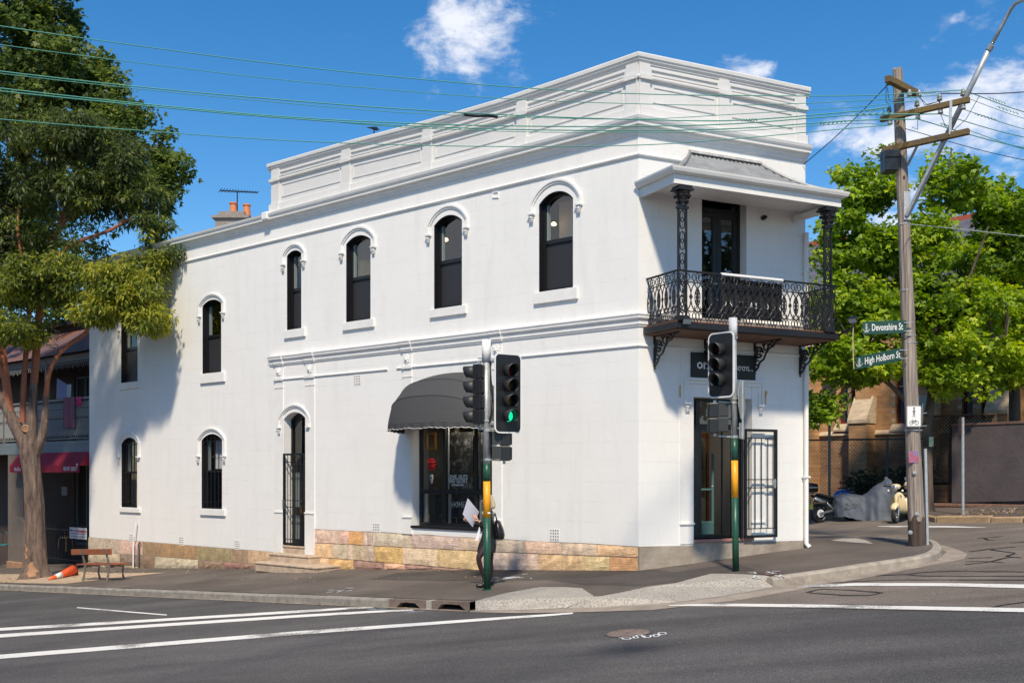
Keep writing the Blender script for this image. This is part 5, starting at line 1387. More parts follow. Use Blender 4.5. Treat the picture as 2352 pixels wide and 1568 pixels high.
def leaves(name,clusters,per,kind,size,tints,parent,seed,spread=.28,droop=0.0,outward=None):
 """clusters: (x, y, z, brightness mix) -> one mesh of leaf-sized faces"""
 rg_=np.random.default_rng(seed)
 C=np.asarray(clusters,dtype=float);n=len(C)*per
 base=np.repeat(C[:,:3],per,axis=0);mixv=np.repeat(C[:,3],per)
 offs=rg_.normal(0,1,(n,3));offs/=np.linalg.norm(offs,axis=1)[:,None];offs*=(rg_.random(n)**.5)[:,None]*spread
 if droop:offs[:,2]*=.7
 d=offs/(np.linalg.norm(offs,axis=1)[:,None]+1e-6)+rg_.normal(0,.55,(n,3));d[:,2]-=droop
 d/=np.linalg.norm(d,axis=1)[:,None]
 up=rg_.normal(0,.5,(n,3));up[:,2]+=1.0;up[:,1]-=.35
 s=np.cross(d,up);s/=np.linalg.norm(s,axis=1)[:,None]+1e-9
 nn=np.cross(s,d)
 P=base+offs;L=size*rg_.uniform(.6,1.25,n)
 if kind=='lance':
  W=L*.17
  vs=np.stack([P,P+d*(L*.45)[:,None]+s*W[:,None]-nn*(L*.03)[:,None],P+d*L[:,None]-np.array([0,0,1])*(L*.18)[:,None],P+d*(L*.45)[:,None]-s*W[:,None]-nn*(L*.03)[:,None]],axis=1)
  k=4;faces_per=1
 else:
  lob=[]
  for a in(-1.05,0,1.05):
   dd=d*math.cos(a)+s*math.sin(a);ss=s*math.cos(a)-d*math.sin(a);LL=L*(.52 if a else.62);WW=LL*.30
   lob+=[P,P+dd*(LL*.5)[:,None]+ss*WW[:,None],P+dd*LL[:,None]-np.array([0,0,1])*(LL*.12)[:,None],P+dd*(LL*.5)[:,None]-ss*WW[:,None]]
  vs=np.stack(lob,axis=1);k=12;faces_per=3
 vs=vs.reshape(-1,3);nv=len(vs)
 off=np.array(_world(parent))if parent else np.zeros(3)
 vs=vs-off
 me=bpy.data.meshes.new(name);nf=n*faces_per
 me.vertices.add(nv);me.vertices.foreach_set('co',vs.astype(np.float32).ravel())
 me.loops.add(nv);me.loops.foreach_set('vertex_index',np.arange(nv,dtype=np.int32))
 me.polygons.add(nf);me.polygons.foreach_set('loop_start',np.arange(0,nv,4,dtype=np.int32));me.polygons.foreach_set('loop_total',np.full(nf,4,dtype=np.int32))
 me.update()
 T_=np.array(tints);kk=np.clip(mixv+rg_.normal(0,.22,n),0,.999)*(len(T_)-1);i0=kk.astype(int);fr=(kk-i0)[:,None]
 col=T_[i0]*(1-fr)+T_[np.minimum(i0+1,len(T_)-1)]*fr;col=col*rg_.uniform(.75,1.25,n)[:,None]
 rgba=np.concatenate([col,np.ones((n,1))],axis=1);rgba=np.repeat(rgba,k,axis=0)
 ca=me.color_attributes.new('tint','FLOAT_COLOR','POINT');ca.data.foreach_set('color',rgba.astype(np.float32).ravel())
 me.materials.append(M['leaf'])
 o=bpy.data.objects.new(name,me);COL.objects.link(o)
 if parent:o.parent=parent;LOC[o.name]=_world(parent)
 return o
def limb_pts(pts,n=5):
 P=[Vector(p[:3])for p in pts];Rr=[p[3]for p in pts];out=[];rr=[]
 for i in range(len(P)-1):
  p0,p1,p2,p3=P[max(i-1,0)],P[i],P[i+1],P[min(i+2,len(P)-1)]
  for j in range(n):
   t=j/n
   out.append(.5*(2*p1+(p2-p0)*t+(2*p0-5*p1+4*p2-p3)*t*t+(3*p1-p0-3*p2+p3)*t**3));rr.append(Rr[i]*(1-t)+Rr[i+1]*t)
 return out+[P[-1]],rr+[Rr[-1]]
def limb(mb,pts,n=10,jit=.06,seed=1):
 q_,r_=limb_pts(pts);rl=random.Random(seed)
 r_=[a*(1+rl.uniform(-jit,jit))for a in r_]
 mb.tube(q_,r_,n);return q_
def blob_clusters(blobs,density,seed,hollow=.25):
 """blobs: (centre, rx, ry, rz, n, mix) -> cluster list; more near the skin than inside"""
 rl=random.Random(seed);out=[]
 for(c,rx,ry,rz,n,mix)in blobs:
  for _ in range(int(n*density)):
   while True:
    v=Vector((rl.uniform(-1,1),rl.uniform(-1,1),rl.uniform(-1,1)))
    if hollow<v.length<1:break
   sub=rl.uniform(.85,1.12)
   p=Vector((c[0]+v.x*rx*sub,c[1]+v.y*ry*sub,c[2]+v.z*rz*sub))
   out.append((p.x,p.y,p.z,min(1,max(0,mix+rl.uniform(-.15,.15)))))
 return out
def thin(cl,seed,keep=.8,f=.55):
 """break a crown into clumps and gaps with a 3-D lattice of kept cells"""
 rl=random.Random(seed);cells={};out=[]
 for c in cl:
  k=(round(c[0]/f),round(c[1]/f),round(c[2]/f))
  if k not in cells:cells[k]=(rl.random()<keep,rl.uniform(-.28,.28),Vector((rl.uniform(-.5,.5),rl.uniform(-.5,.5),rl.uniform(-.5,.5)))*f*.5)
  ok,dm,dv=cells[k]
  if ok:
   q_=Vector((k[0]*f,k[1]*f,k[2]*f))+dv;p=Vector(c[:3]).lerp(q_,.35)
   out.append((p.x,p.y,p.z,min(1,max(0,c[3]+dm))))
 return out
def twigs(mb,cl,limbs_pts,every,seed,r=.02):
 rl=random.Random(seed)
 for i,c in enumerate(cl):
  if i%every:continue
  p=Vector(c[:3]);best=min(limbs_pts,key=lambda q_:(q_-p).length+max(0,(q_.z-p.z))*.8)
  L=(best-p).length
  if L<.2 or L>4.5:continue
  m=best.lerp(p,.5)+Vector((rl.uniform(-.1,.1),rl.uniform(-.1,.1),rl.uniform(0,.15)))*L
  mb.tube([best,best.lerp(m,.6),m,p],[r*1.6,r*1.2,r,r*.4],4)
  # the gum by the kerb
gb_=foot_at(80,1326);YG=gb_.y
gum=thing('gum_tree','broad gum tree with peeling red limbs growing by the kerb beside the bench','tree',tuple(gb_))
def G(px,py,r,dy=0.0):p=at(px,py,YG+dy);return(p.x,p.y,p.z,r*(YG+dy)/FPX)
mb=MB()
rl=random.Random(5)
trunk=[G(84,1338,48),G(83,1322,35),G(82,1300,26),G(80,1240,23),G(79,1180,21),G(76,1120,19.5),G(72,1070,19.5),G(68,1040,21),G(66,1018,20),G(65,1004,12)]
qq,rr=limb_pts(trunk,12)
nS=72;vs=[]
for i,(p,r)in enumerate(zip(qq,rr)):
 for k in range(nS):
  a=2*PI*k/nS;flare=max(0,1-i/18)
  rad=r*(1+.05*math.sin(a*5+i*.11)+.035*math.sin(a*9-i*.15)+.035*abs(math.sin(a*13+1.2*math.sin(i*.17+a*3)))**.5-.03+.30*flare*max(0,math.sin(a*4+1.1))+rl.uniform(-.025,.025))
  vs.append((p.x+rad*math.cos(a),p.y+rad*math.sin(a),p.z+rl.uniform(-.01,.01)))
mb.add(vs,[(i*nS+k,i*nS+(k+1)%nS,(i+1)*nS+(k+1)%nS,(i+1)*nS+k)for i in range(len(qq)-1)for k in range(nS)])
tk=part('trunk',mb,M['bark_grey'],gum,smooth=True,fix=False)
mb=MB()
limb(mb,[G(66,1034,18),G(40,985,14.5),G(15,935,12),G(-12,880,10)],12);limb(mb,[G(70,1034,17),G(73,980,12),G(75,920,9.5),G(78,870,8)],12);limb(mb,[G(76,1045,14),G(94,1010,10),G(103,960,8),G(104,910,6)],10)
part('lower_limbs',mb,M['bark_grey'],gum,smooth=True,fix=False)
mb=MB();lp=[]
for pts in([G(25,965,11),G(14,880,10),G(4,800,9),G(-10,700,7,.4),G(-5,560,5,.4),G(20,420,3)],[G(52,970,8),G(54,900,7),G(58,830,6),G(66,740,5,-.3),G(62,640,4,-.4),G(40,520,3,-.5),G(60,380,2)],[G(78,880,9),G(84,800,9),G(92,700,8),G(104,610,7,.2),G(135,520,6,.3),G(165,430,4,.3),G(185,340,2.5)],[G(104,915,6),G(112,860,5.5),G(130,820,5),G(160,790,4.5),G(195,765,4,-.3),G(214,735,3,-.5)],[G(92,700,5),G(130,660,4.5,-.5),G(200,625,4,-1),G(270,640,3,-1.4),G(330,665,2,-1.6)],[G(104,610,5),G(170,560,4.5,-.2),G(250,530,4,-.4),G(310,500,3,-.4),G(350,530,2,-.4)],[G(135,520,4),G(200,470,3.5,.3),G(260,400,2.5,.4),G(300,340,1.8,.4)],[G(200,625,2.5,-1),G(260,605,2.2,-1),G(330,590,1.8,-1),G(385,585,1.2,-1)],[G(-5,560,4,.4),G(60,500,3,1),G(120,400,2.2,1.3)],[G(14,880,6),G(-30,780,5,-.5),G(-60,700,4,-1)]):
 lp+=limb(mb,pts,8,.04,len(lp))
red=part('upper_limbs',mb,M['bark_red'],gum,smooth=True,fix=False)
tq=list(zip(qq,rr))
for(i0,i1,a0,a1)in((13,27,-1.9,-1.05),(28,35,-2.35,-1.9)):
 mb=MB();m_=12;W2=9
 for j in range(m_+1):
  t=i0+(i1-i0)*j/m_;ia=int(t);f=t-ia;p=tq[ia][0].lerp(tq[ia+1][0],f);r=tq[ia][1]*(1-f)+tq[ia+1][1]*f
  am=(a0+a1)/2+.10*math.sin(j*1.1);hw=(a1-a0)/2*math.sin(PI*(j+.6)/(m_+1.2))**.6*(1+.2*math.sin(j*2.1))
  fl_=max(0,1-t/18)
  for k in range(W2):a=am+hw*(k/(W2-1)*2-1);e=r*(1.03+.05*math.sin(a*5+t*.11)+.035*math.sin(a*9-t*.15)+.30*fl_*max(0,math.sin(a*4+1.1)))-(.012 if k in(0,W2-1)else-.004*math.sin(k*2+j));mb.add([(p.x+e*math.cos(a),p.y+e*math.sin(a),p.z)],[])
 for j in range(m_):
  for k in range(W2-1):q_=j*W2+k;mb.f.append((q_,q_+1,q_+W2+1,q_+W2));mb.mi.append(0)
 part('peeled_patch',mb,M['bark_peel'],gum,smooth=True,fix=False)
 # knots and cut faces
for(px,py,r,dyy)in((58,984,9,-.16),(102,968,6,-.06)):
 c=at(px,py,YG+dyy);r_=r*YG/FPX
 part('cut_face',MB().lathe([(r_*.9,-.12),(r_*1.05,-.02),(r_*.9,.02),(r_*.5,.012),(0,.01)],c,9,axis=(.15,-1,-.25)),M['bark_peel'],gum)
for(px,py,r)in():
 c=at(px,py,YG-.03);r_=r*YG/FPX;part('burl',MB().lathe([(0,-r_),(r_*.7,-r_*.7),(r_,0),(r_*.6,r_*.8),(0,r_)],c,9),M['bark_grey'],gum,smooth=True)
def B(px,py,rx,ry,dep,n,mix,Y,dy=0):c=at(px,py,Y+dy);k=(Y+dy)/FPX;return((c.x,c.y,c.z),rx*k,dep,ry*k,n,mix)
gbl=[B(160,300,130,38,1.6,60,.30,YG),B(60,340,110,55,1.9,80,.30,YG),B(210,345,110,45,1.6,70,.25,YG),B(300,395,55,50,1.2,40,.25,YG),B(50,440,95,55,1.8,75,.30,YG),B(190,435,100,38,1.4,50,.25,YG),B(325,455,48,48,1.0,40,.30,YG),B(45,540,85,50,1.5,55,.38,YG),B(250,485,90,26,1.1,28,.25,YG),B(160,575,90,35,1.0,14,.2,YG),B(350,540,38,38,.7,24,.45,YG,-.4),B(378,585,26,22,.5,7,.5,YG,-1.0),B(110,625,110,30,1.2,60,.62,YG,-.6),B(60,665,80,34,1.1,50,.7,YG,-.8),B(290,640,90,30,.9,50,.72,YG,-1.3),B(270,690,100,30,.9,70,.92,YG,-1.5),B(340,735,45,24,.6,26,.9,YG,-1.6),B(220,725,50,20,.7,22,.75,YG,-1.2),B(30,760,60,34,.9,38,.72,YG,-.8),B(10,600,70,40,1.3,40,.5,YG),B(200,660,60,26,.8,24,.6,YG,-.9),B(215,790,20,10,.3,4,.4,YG,-.6),B(330,600,50,26,.8,20,.6,YG,-1.2),B(-90,500,110,170,2.0,110,.4,YG),B(30,270,70,30,1.3,24,.55,YG)]
gcl=thin(blob_clusters(gbl,2.7,11),3,.66,.55)
mb=MB();twigs(mb,gcl,lp,4,2,.014);part('twigs',mb,M['bark_brown'],gum,fix=False,kind='stuff')
gt_=[(.056,.078,.026),(.078,.108,.030),(.11,.15,.034),(.19,.235,.036),(.36,.36,.045)]
leaves('crown',gcl,38,'lance',.165,gt_,gum,21,spread=.30,droop=.55)
# dead twigs below the crown
mb=MB();rl=random.Random(9)
for k in range(10):
 a=Vector(G(128+k,815-k*6,1)[:3]);p=a
 pts=[p]
 for j in range(4):p=p+Vector((rl.uniform(-.35,.12),rl.uniform(-.1,.1),rl.uniform(-.05,.3)))*.7;pts.append(p)
 mb.tube(pts,[.014,.011,.008,.006,.003],4)
part('dead_twigs',mb,mat('bleached_twig',(.30,.24,.20),.9),gum,fix=False)
# the big dark tree further down the street
YP=38.0
pl=thing('plane_tree','tall dark green plane tree rising behind the gum at the left edge','tree',(-19,YP,road_z(-19,YP)))
mb=MB();lp2=[]
def Q(px,py,r,dy=0.0):p=at(px,py,YP+dy);return(p.x,p.y,p.z,r*(YP+dy)/FPX)
for pts in([(-19,YP,road_z(-19,YP),.45),Q(-25,900,22),Q(-15,650,18),Q(20,480,13),Q(60,300,9),Q(110,150,5),Q(120,60,2)],[Q(20,480,9),Q(120,380,8),Q(220,330,6),Q(320,330,4),Q(390,380,2)],[Q(60,300,6),Q(150,240,5),Q(230,200,3),Q(270,150,1.5)],[Q(220,330,4),Q(290,270,3),Q(330,230,1.5)],[Q(-15,650,10),Q(-60,400,8),Q(-50,150,5),Q(20,20,3)],[Q(320,330,3),Q(370,410,2),Q(390,450,1)]):lp2+=limb(mb,pts,8,.05,len(lp2))
part('trunk',mb,M['bark_brown'],pl,smooth=True,fix=False)
pbl=[B(20,40,90,60,3,80,.35,YP),B(110,60,65,45,2.2,40,.3,YP),B(60,150,110,75,3.2,110,.35,YP),B(190,160,75,55,2.4,60,.4,YP),B(230,200,55,40,1.8,32,.45,YP),B(160,250,120,60,2.6,80,.3,YP),B(290,280,60,52,1.8,46,.4,YP),B(240,330,80,50,2,50,.3,YP),B(330,340,60,55,1.6,46,.4,YP),B(385,380,42,30,1.1,22,.45,YP),B(370,435,42,28,1.0,20,.35,YP),B(350,480,30,24,.8,10,.3,YP),B(40,260,100,60,2.4,60,.3,YP),B(-80,150,90,180,3,90,.35,YP),B(150,430,160,60,2.4,60,.2,YP),B(60,-40,110,60,3,60,.4,YP),B(100,560,140,80,2.2,60,.2,YP),B(60,690,160,60,2.2,60,.2,YP)]
pcl=thin(blob_clusters(pbl,2.3,31,.3),13,.66,.85)
mb=MB();twigs(mb,pcl,lp2,8,6,.02);part('twigs',mb,M['bark_brown'],pl,fix=False,kind='stuff')
leaves('crown',pcl,24,'palm',.26,[(.062,.098,.028),(.10,.15,.035),(.15,.20,.042),(.21,.26,.05)],pl,41,spread=.46,droop=.15)
# liquidambars on the far side of the side street
def far_tree(label,bx,Y,blobs,limbs,seed,tints,size=.205,per=30,dens=2.4):
 b_=Vector((bx,Y,foot_z(bx,Y)))
 t=thing('liquidambar_tree',label,'tree',tuple(b_),group='liquidambar trees across the side street')
 mb=MB();L=[]
 for i,pts in enumerate(limbs):L+=limb(mb,[(p[0],p[1],p[2],p[3])for p in pts],9,.06,i)
 part('trunk',mb,M['bark_brown'],t,smooth=True,fix=False)
 cl=thin(blob_clusters(blobs,dens,seed,.2),seed+1,.66,.6)
 mb=MB();twigs(mb,cl,L,5,seed,.018);part('twigs',mb,M['bark_brown'],t,fix=False,kind='stuff')
 leaves('crown',cl,per,'palm',size,tints,t,seed+5,spread=.36,droop=.25)
 return t
YT=28.6;lt_=[(.085,.145,.016),(.135,.22,.020),(.205,.32,.022),(.30,.42,.025),(.42,.50,.03)]
def Tp(px,py,r,Y=YT,dy=0):p=at(px,py,Y+dy);return(p.x,p.y,p.z,r*(Y+dy)/FPX)
base1=foot_at(2131,1174);Y1=base1.y
L1=[[Tp(2134,1178,17,Y1),Tp(2132,1150,12,Y1),Tp(2131,1050,10,Y1),Tp(2130,980,10,Y1),Tp(2140,900,9,Y1),Tp(2150,760,7,Y1),Tp(2160,600,5,Y1),Tp(2180,450,3,Y1),Tp(2185,340,1.5,Y1)],[Tp(2130,970,8,Y1),Tp(2085,925,6,Y1,-.5),Tp(2040,880,5,Y1,-.8),Tp(1980,845,3,Y1,-1)],[Tp(2140,900,5,Y1),Tp(2070,780,4,Y1),Tp(2010,650,3,Y1),Tp(1980,500,2,Y1)],[Tp(2150,760,4,Y1),Tp(2220,650,3,Y1),Tp(2270,520,2,Y1)],[Tp(2140,900,5,Y1),Tp(2230,800,3,Y1,-.6),Tp(2310,770,2,Y1,-1)]]
b1=[B(1965,470,45,60,.9,26,.5,Y1),B(2020,430,45,55,1.0,26,.5,Y1),B(1950,400,22,22,.5,4,.5,Y1),B(2010,370,22,18,.4,5,.5,Y1),B(1935,560,60,60,1.2,48,.45,Y1),B(2010,590,80,70,1.4,66,.5,Y1),B(2120,560,80,70,1.4,56,.5,Y1),B(2180,430,60,55,1.2,40,.5,Y1),B(2180,350,38,26,.6,12,.55,Y1),B(1900,690,60,60,1.1,46,.6,Y1,-.4),B(1990,720,90,70,1.5,86,.62,Y1,-.4),B(2110,700,90,70,1.6,80,.5,Y1),B(1895,815,60,55,1.0,46,.72,Y1,-.8),B(1980,835,90,50,1.3,66,.72,Y1,-.8),B(1890,935,45,26,.6,16,.55,Y1,-.9),B(1900,955,60,14,.4,8,.5,Y1,-1.1),B(2180,790,90,65,1.5,70,.72,Y1,-.4),B(2150,865,60,24,1.0,14,.6,Y1,-.6),B(2210,870,50,26,.8,18,.7,Y1,-.8),B(2240,700,70,60,1.3,46,.55,Y1)]
far_tree('bright green liquidambar with its trunk right beside the telegraph pole',base1.x,base1.y,b1,L1,51,lt_)
Y2=30.5;x2=at(2330,1000,Y2).x
L2=[[(x2,Y2,foot_z(x2,Y2),.2),Tp(2330,900,12,Y2),Tp(2325,760,9,Y2),Tp(2320,640,7,Y2),Tp(2290,540,4,Y2),Tp(2270,430,2,Y2)],[Tp(2325,760,5,Y2),Tp(2250,720,3,Y2),Tp(2200,650,2,Y2)],[Tp(2320,640,4,Y2),Tp(2370,560,3,Y2),Tp(2400,470,2,Y2)]]
b2=[B(2240,470,50,50,1.2,30,.4,Y2),B(2190,400,30,50,.8,12,.4,Y2),B(2300,510,60,50,1.3,46,.45,Y2),B(2350,590,80,70,1.5,60,.5,Y2),B(2250,610,80,60,1.4,52,.45,Y2),B(2330,720,80,60,1.2,60,.7,Y2,-1),B(2290,810,90,45,1.0,56,.85,Y2,-1.4),B(2350,850,60,36,.8,26,.8,Y2,-1.5),B(2260,885,40,20,.6,7,.7,Y2,-1.3),B(2430,600,70,120,1.6,50,.5,Y2),B(2350,500,70,60,1.3,50,.5,Y2),B(2300,455,45,40,1.0,20,.5,Y2)]
far_tree('bright green liquidambar spreading over the dark wall at the right edge',x2,Y2,b2,L2,71,lt_)
# church of brown brick
CF=Frame((14.0,34.0,0),(.70,-.714,0),(-.714,-.70,0))
def brick_mat(name,c1,c2,mortar,bw=.24,bh=.086,bump=.6):
 m=mat(name,c1,.9)
 n,l,b=nodes(m);t=n.new('ShaderNodeTexCoord');br=n.new('ShaderNodeTexBrick')
 br.inputs['Color1'].default_value=(*c1,1);br.inputs['Color2'].default_value=(*c2,1);br.inputs['Mortar'].default_value=(*mortar,1)
 br.inputs['Scale'].default_value=1;br.inputs['Brick Width'].default_value=bw;br.inputs['Row Height'].default_value=bh;br.inputs['Mortar Size'].default_value=.010;br.inputs['Bias'].default_value=-.1
 l.new(t.outputs['UV'],br.inputs['Vector'])
 nz=n.new('ShaderNodeTexNoise');nz.inputs['Scale'].default_value=1.5;nz.inputs['Detail'].default_value=7;l.new(t.outputs['Object'],nz.inputs['Vector'])
 r=n.new('ShaderNodeMapRange');r.inputs['From Min'].default_value=.3;r.inputs['From Max'].default_value=.7;r.inputs['To Min'].default_value=.65;r.inputs['To Max'].default_value=1.3;l.new(nz.outputs['Fac'],r.inputs['Value'])
 mu=n.new('ShaderNodeMix');mu.data_type='RGBA';mu.blend_type='MULTIPLY';mu.inputs[0].default_value=1;l.new(br.outputs['Color'],mu.inputs[6]);l.new(r.outputs[0],mu.inputs[7]);l.new(mu.outputs[2],b.inputs['Base Color'])
 bp=n.new('ShaderNodeBump');bp.inputs['Strength'].default_value=bump;bp.inputs['Distance'].default_value=.02;bp.invert=True;l.new(br.outputs['Fac'],bp.inputs['Height']);l.new(bp.outputs[0],b.inputs['Normal'])
 return m
M['church_brick']=brick_mat('brown_church_brick',(.52,.28,.12),(.36,.185,.085),(.40,.29,.18))
M['plinth_brick']=brick_mat('dark_plinth_brick',(.30,.165,.085),(.20,.115,.065),(.27,.20,.14))
M['dress']=mat('pale_dressed_stone',(.50,.40,.28),.85,.25,3,.4,20,stretch=(1,1,2.5))
M['red_frame']=mat('dark_red_frame',(.16,.02,.015),.5)
M['slate']=mat('slate_roof',(.10,.10,.13),.6,.3,6,.5,8)
cb_=CF.p(0,0)
ch_=thing('church','brown brick church with stone buttress caps and narrow red-framed windows behind trees','church',(cb_.x,cb_.y,foot_z(cb_.x,cb_.y)))
cu0,cu1=-9.5,8.5;cz0=foot_z(12,34)-.4;zpl=CF.z(1950,1000);zev=7.6
wins=[]
for px in(1937,1966,2068,2222,2267):
 u=CF.u(px);w=.17
 wins.append((u-w,u+w,CF.z(px,972 if px<2100 else 962),CF.z(px,800),CF.z(px,800)+.14))
holes=[arch(*w_,n=8)for w_ in wins]
mb=MB();mb.holed([(cu0,zpl),(cu1,zpl),(cu1,zev),(cu0,zev)],holes,CF,0)
for h in holes:mb.reveal(h,CF,0,-.25)
part('wall',mb,M['church_brick'],ch_,fix=False)
part('plinth',MB().box(CF,cu0,cu1,cz0,zpl,-.3,.12),M['plinth_brick'],ch_)
part('plinth_cap',MB().prism([(0,zpl),(.18,zpl),(.18,zpl+.04),(0,zpl+.16)],Frame(CF.p(cu0,0),CF.N,CF.U),0,cu1-cu0),M['dress'],ch_)
for w_,h in zip(wins,holes):
 wn_=part('window',MB().ribbon(h,CF,0,.05,-.22,-.14,closed=True),M['red_frame'],ch_)
 part('pane',MB().add([CF.p(a,b,-.2)for a,b in h],[tuple(range(len(h)))]),mat('leaded_pane',(.05,.05,.055),.2)if 'lp_' not in M else M['lp_'],wn_)
 part('glazing_bar',MB().box(CF,w_[0],w_[1],(w_[2]+w_[3])/2-.02,(w_[2]+w_[3])/2+.02,-.2,-.16),M['dress'],wn_)
 part('sill',MB().prism([(-.02,w_[2]-.28),(.20,w_[2]-.28),(.20,w_[2]-.22),(-.02,w_[2])],Frame(CF.p(w_[0]-.12,0),CF.N,CF.U),0,w_[1]-w_[0]+.24),M['dress'],wn_)
 for s_ in(w_[0]-.13,w_[1]+.01):
  for k in range(9):part('quoin',MB().box(CF,s_,s_+.12,w_[2]+.05+k*.28,w_[2]+.17+k*.28,-.02,.012),M['dress'],wn_)
for px,py in((1868,955),(1994,945),(2310,922),(2140,938)):
 u=CF.u(px);zc_=CF.z(px,py);hw=.32
 bt=part('buttress',MB().box(CF,u-hw,u+hw,cz0,zc_-.35,.12,.75).box(CF,u-hw+.04,u+hw-.04,zc_-.3,zc_+2.2,.0,.36),M['church_brick'],ch_)
 part('stone_cap',MB().prism([(.30,zc_+.5),(.80,zc_-.3),(.80,zc_-.42),(.1,zc_-.42),(.1,zc_+.5)],Frame(CF.p(u-hw-.03,0),CF.N,CF.U),0,2*hw+.06),M['dress'],bt)
 part('stone_cap',MB().prism([(.0,zc_+2.75),(.40,zc_+2.2),(.40,zc_+2.1),(.0,zc_+2.1)],Frame(CF.p(u-hw-.01,0),CF.N,CF.U),0,2*hw+.02),M['dress'],bt)
rfv=[CF.p(cu0-.3,zev,.35),CF.p(cu1,zev,.35),CF.p(cu1,zev+3.6,-4.0),CF.p(cu0-.3,zev+3.6,-4.0),CF.p(cu1,zev,-8.4),CF.p(cu0-.3,zev,-8.4)]
part('roof',MB().add(rfv,[(0,1,2,3),(3,2,4,5)]),M['slate'],ch_,fix=False)
part('gable_wall',MB().add([CF.p(cu0,cz0),CF.p(cu0,zev),CF.p(cu0,zev+3.5,-4),CF.p(cu0,zev,-8),CF.p(cu0,cz0,-8)],[(0,1,2,3,4)],[(0,cz0),(0,zev),(4,zev+3.5),(8,zev),(8,cz0)]),M['church_brick'],ch_,fix=False)
part('ridge',MB().bar(CF.p(cu0-.3,zev+3.62,-4),CF.p(cu1,zev+3.62,-4),.18),mat('ridge_red',(.35,.08,.05),.8),ch_)
# far kerb, far footpath, walls and fences across the side street
KF=[Vector((x,y,0))for x,y in((1.0,42.0),(8.0,32.3),(10.9,28.5),(10.72,26.6),(12.0,24.7),(15.3,20.0))]
def fN(w):return[p+Vector((.81,.585,0))*w for p in KF]
far_poly=[(p.x,p.y)for p in KF]+[(p.x,p.y)for p in reversed(fN(12))]
ff=MB()
rows=[fN(w)for w in(0,.15,3.0,5,12)]
def fz(p):return min(foot_z(p.x,p.y),1.45)
for r_ in rows:
 rr_=[]
 for a,b in zip(r_,r_[1:]):
  for k in range(5):rr_.append(a.lerp(b,k/5))
 rr_.append(r_[-1])
 ff.add([(p.x,p.y,foot_z(p.x,p.y))for p in rr_],[],[(p.x,p.y)for p in rr_])
nr=len(rr_)
for j in range(1,len(rows)-1):
 for i in range(nr-1):ff.f.append((j*nr+i,(j)*nr+i+1,(j+1)*nr+i+1,(j+1)*nr+i));ff.mi.append(0)
struct('far_footpath',ff,M['foot'],fix=False)
M['kerb_stone_far']=mat('old_sandstone_kerb',(.36,.25,.15),.9,.35,3,.6,20)
for a,b in zip(KF,KF[1:]):
 L=(b-a).length;s=0
 while s<L-.1:
  e=min(L,s+rnd.uniform(.8,1.5));p,q_=a.lerp(b,(s+.01)/L),a.lerp(b,(e-.01)/L)
  hh=.15+rnd.uniform(-.02,.02);w=Vector((.81,.585,0))*.2
  mb=MB();V=[]
  for z in(-.1,hh):
   for v in(p,q_,q_+w,p+w):V.append((v.x,v.y,road_z(v.x,v.y)+z))
  mb.add(V,[(0,1,2,3),(7,6,5,4),(0,4,5,1),(1,5,6,2),(2,6,7,3),(3,7,4,0)])
  part('kerb_stone',mb,M['kerb_stone_far'],kerb,bev=.025);s=e
RW=Frame((12.1,29.9,0),(.745,-.667,0),(-.667,-.745,0))
M['dark_wall']=mat('dark_purple_render',(.085,.070,.078),.85,col2=(.055,.047,.054),scale=1.6,bump=.6,bscale=12)
M['low_brick']=brick_mat('weathered_low_brick',(.15,.085,.065),(.10,.06,.05),(.13,.11,.09),.23,.08)
rwt=thing('retaining_wall','dark purple rendered wall with a brick footing beside the far footpath','wall',tuple(RW.p(RW.u(2185),foot_z(12.6,29.4))))
u0,u1=RW.u(2186),RW.u(2700);zt=RW.z(2186,978)
def gzw(u):p=RW.p(u,0);return foot_z(p.x,p.y)
mb=MB();mb.prism([(u0,gzw(u0)+.12),(u1,gzw(u1)+.12),(u1,zt+.05),(u0,zt)],RW,-.3,0);part('render',mb,M['dark_wall'],rwt)
part('coping',MB().prism([(u0-.02,zt),(u1,zt+.05),(u1,zt+.12),(u0-.02,zt+.06)],RW,-.32,.03),M['low_brick'],rwt)
ul_=RW.u(2128)
mb=MB();mb.box(RW,ul_,u1,gzw(ul_)-.4,gzw(ul_)+.06,.001,.34);part('footing',mb,M['low_brick'],rwt)
for k in range(26):
 a=ul_+.02+k*.235
 if a+.23<u1:part('coping_brick',MB().box(RW,a,a+.225,gzw(ul_)+.062,gzw(ul_)+.14,.001,.36),mat('coping_brick',(.20,.11,.08),.9,.3,12)if 'cbk' not in M else M['cbk'],rwt,bev=.006)
M['cbk']=None;del M['cbk']
# lattice screen and boards
M['lattice']=mat('dark_lattice_wood',(.075,.05,.035),.8,.3,10)
lt=thing('lattice_fence','dark timber lattice screen above boards between the tree and dark wall','fence',tuple(RW.p(RW.u(2140),gzw(RW.u(2140)),-.2)))
la,lb=RW.u(2128,-.2),RW.u(2285,-.2);lz0,lz1=RW.z(2150,1108,-.2),RW.z(2150,957,-.2)
mb=MB()
def lat(mb,a,b,z0,z1,o,st=.10,w=.028):
 for sgn in(1,-1):
  c=-(z1-z0)
  while c<(b-a):
  # line u = a + c + t, z = z0 + t  (or mirrored)
   t0,t1=max(0,-c),min(z1-z0,(b-a)-c)
   if t1>t0+.02:
    if sgn>0:mb.bar(RW.p(a+c+t0,z0+t0,o),RW.p(a+c+t1,z0+t1,o),w,.008,up=tuple(RW.N))
    else:mb.bar(RW.p(b-c-t0,z0+t0,o+.009),RW.p(b-c-t1,z0+t1,o+.009),w,.008,up=tuple(RW.N))
   c+=st
lat(mb,la,RW.u(2186,-.2),lz0,lz1,-.2);part('lattice_strips',mb,M['lattice'],lt,kind='stuff')
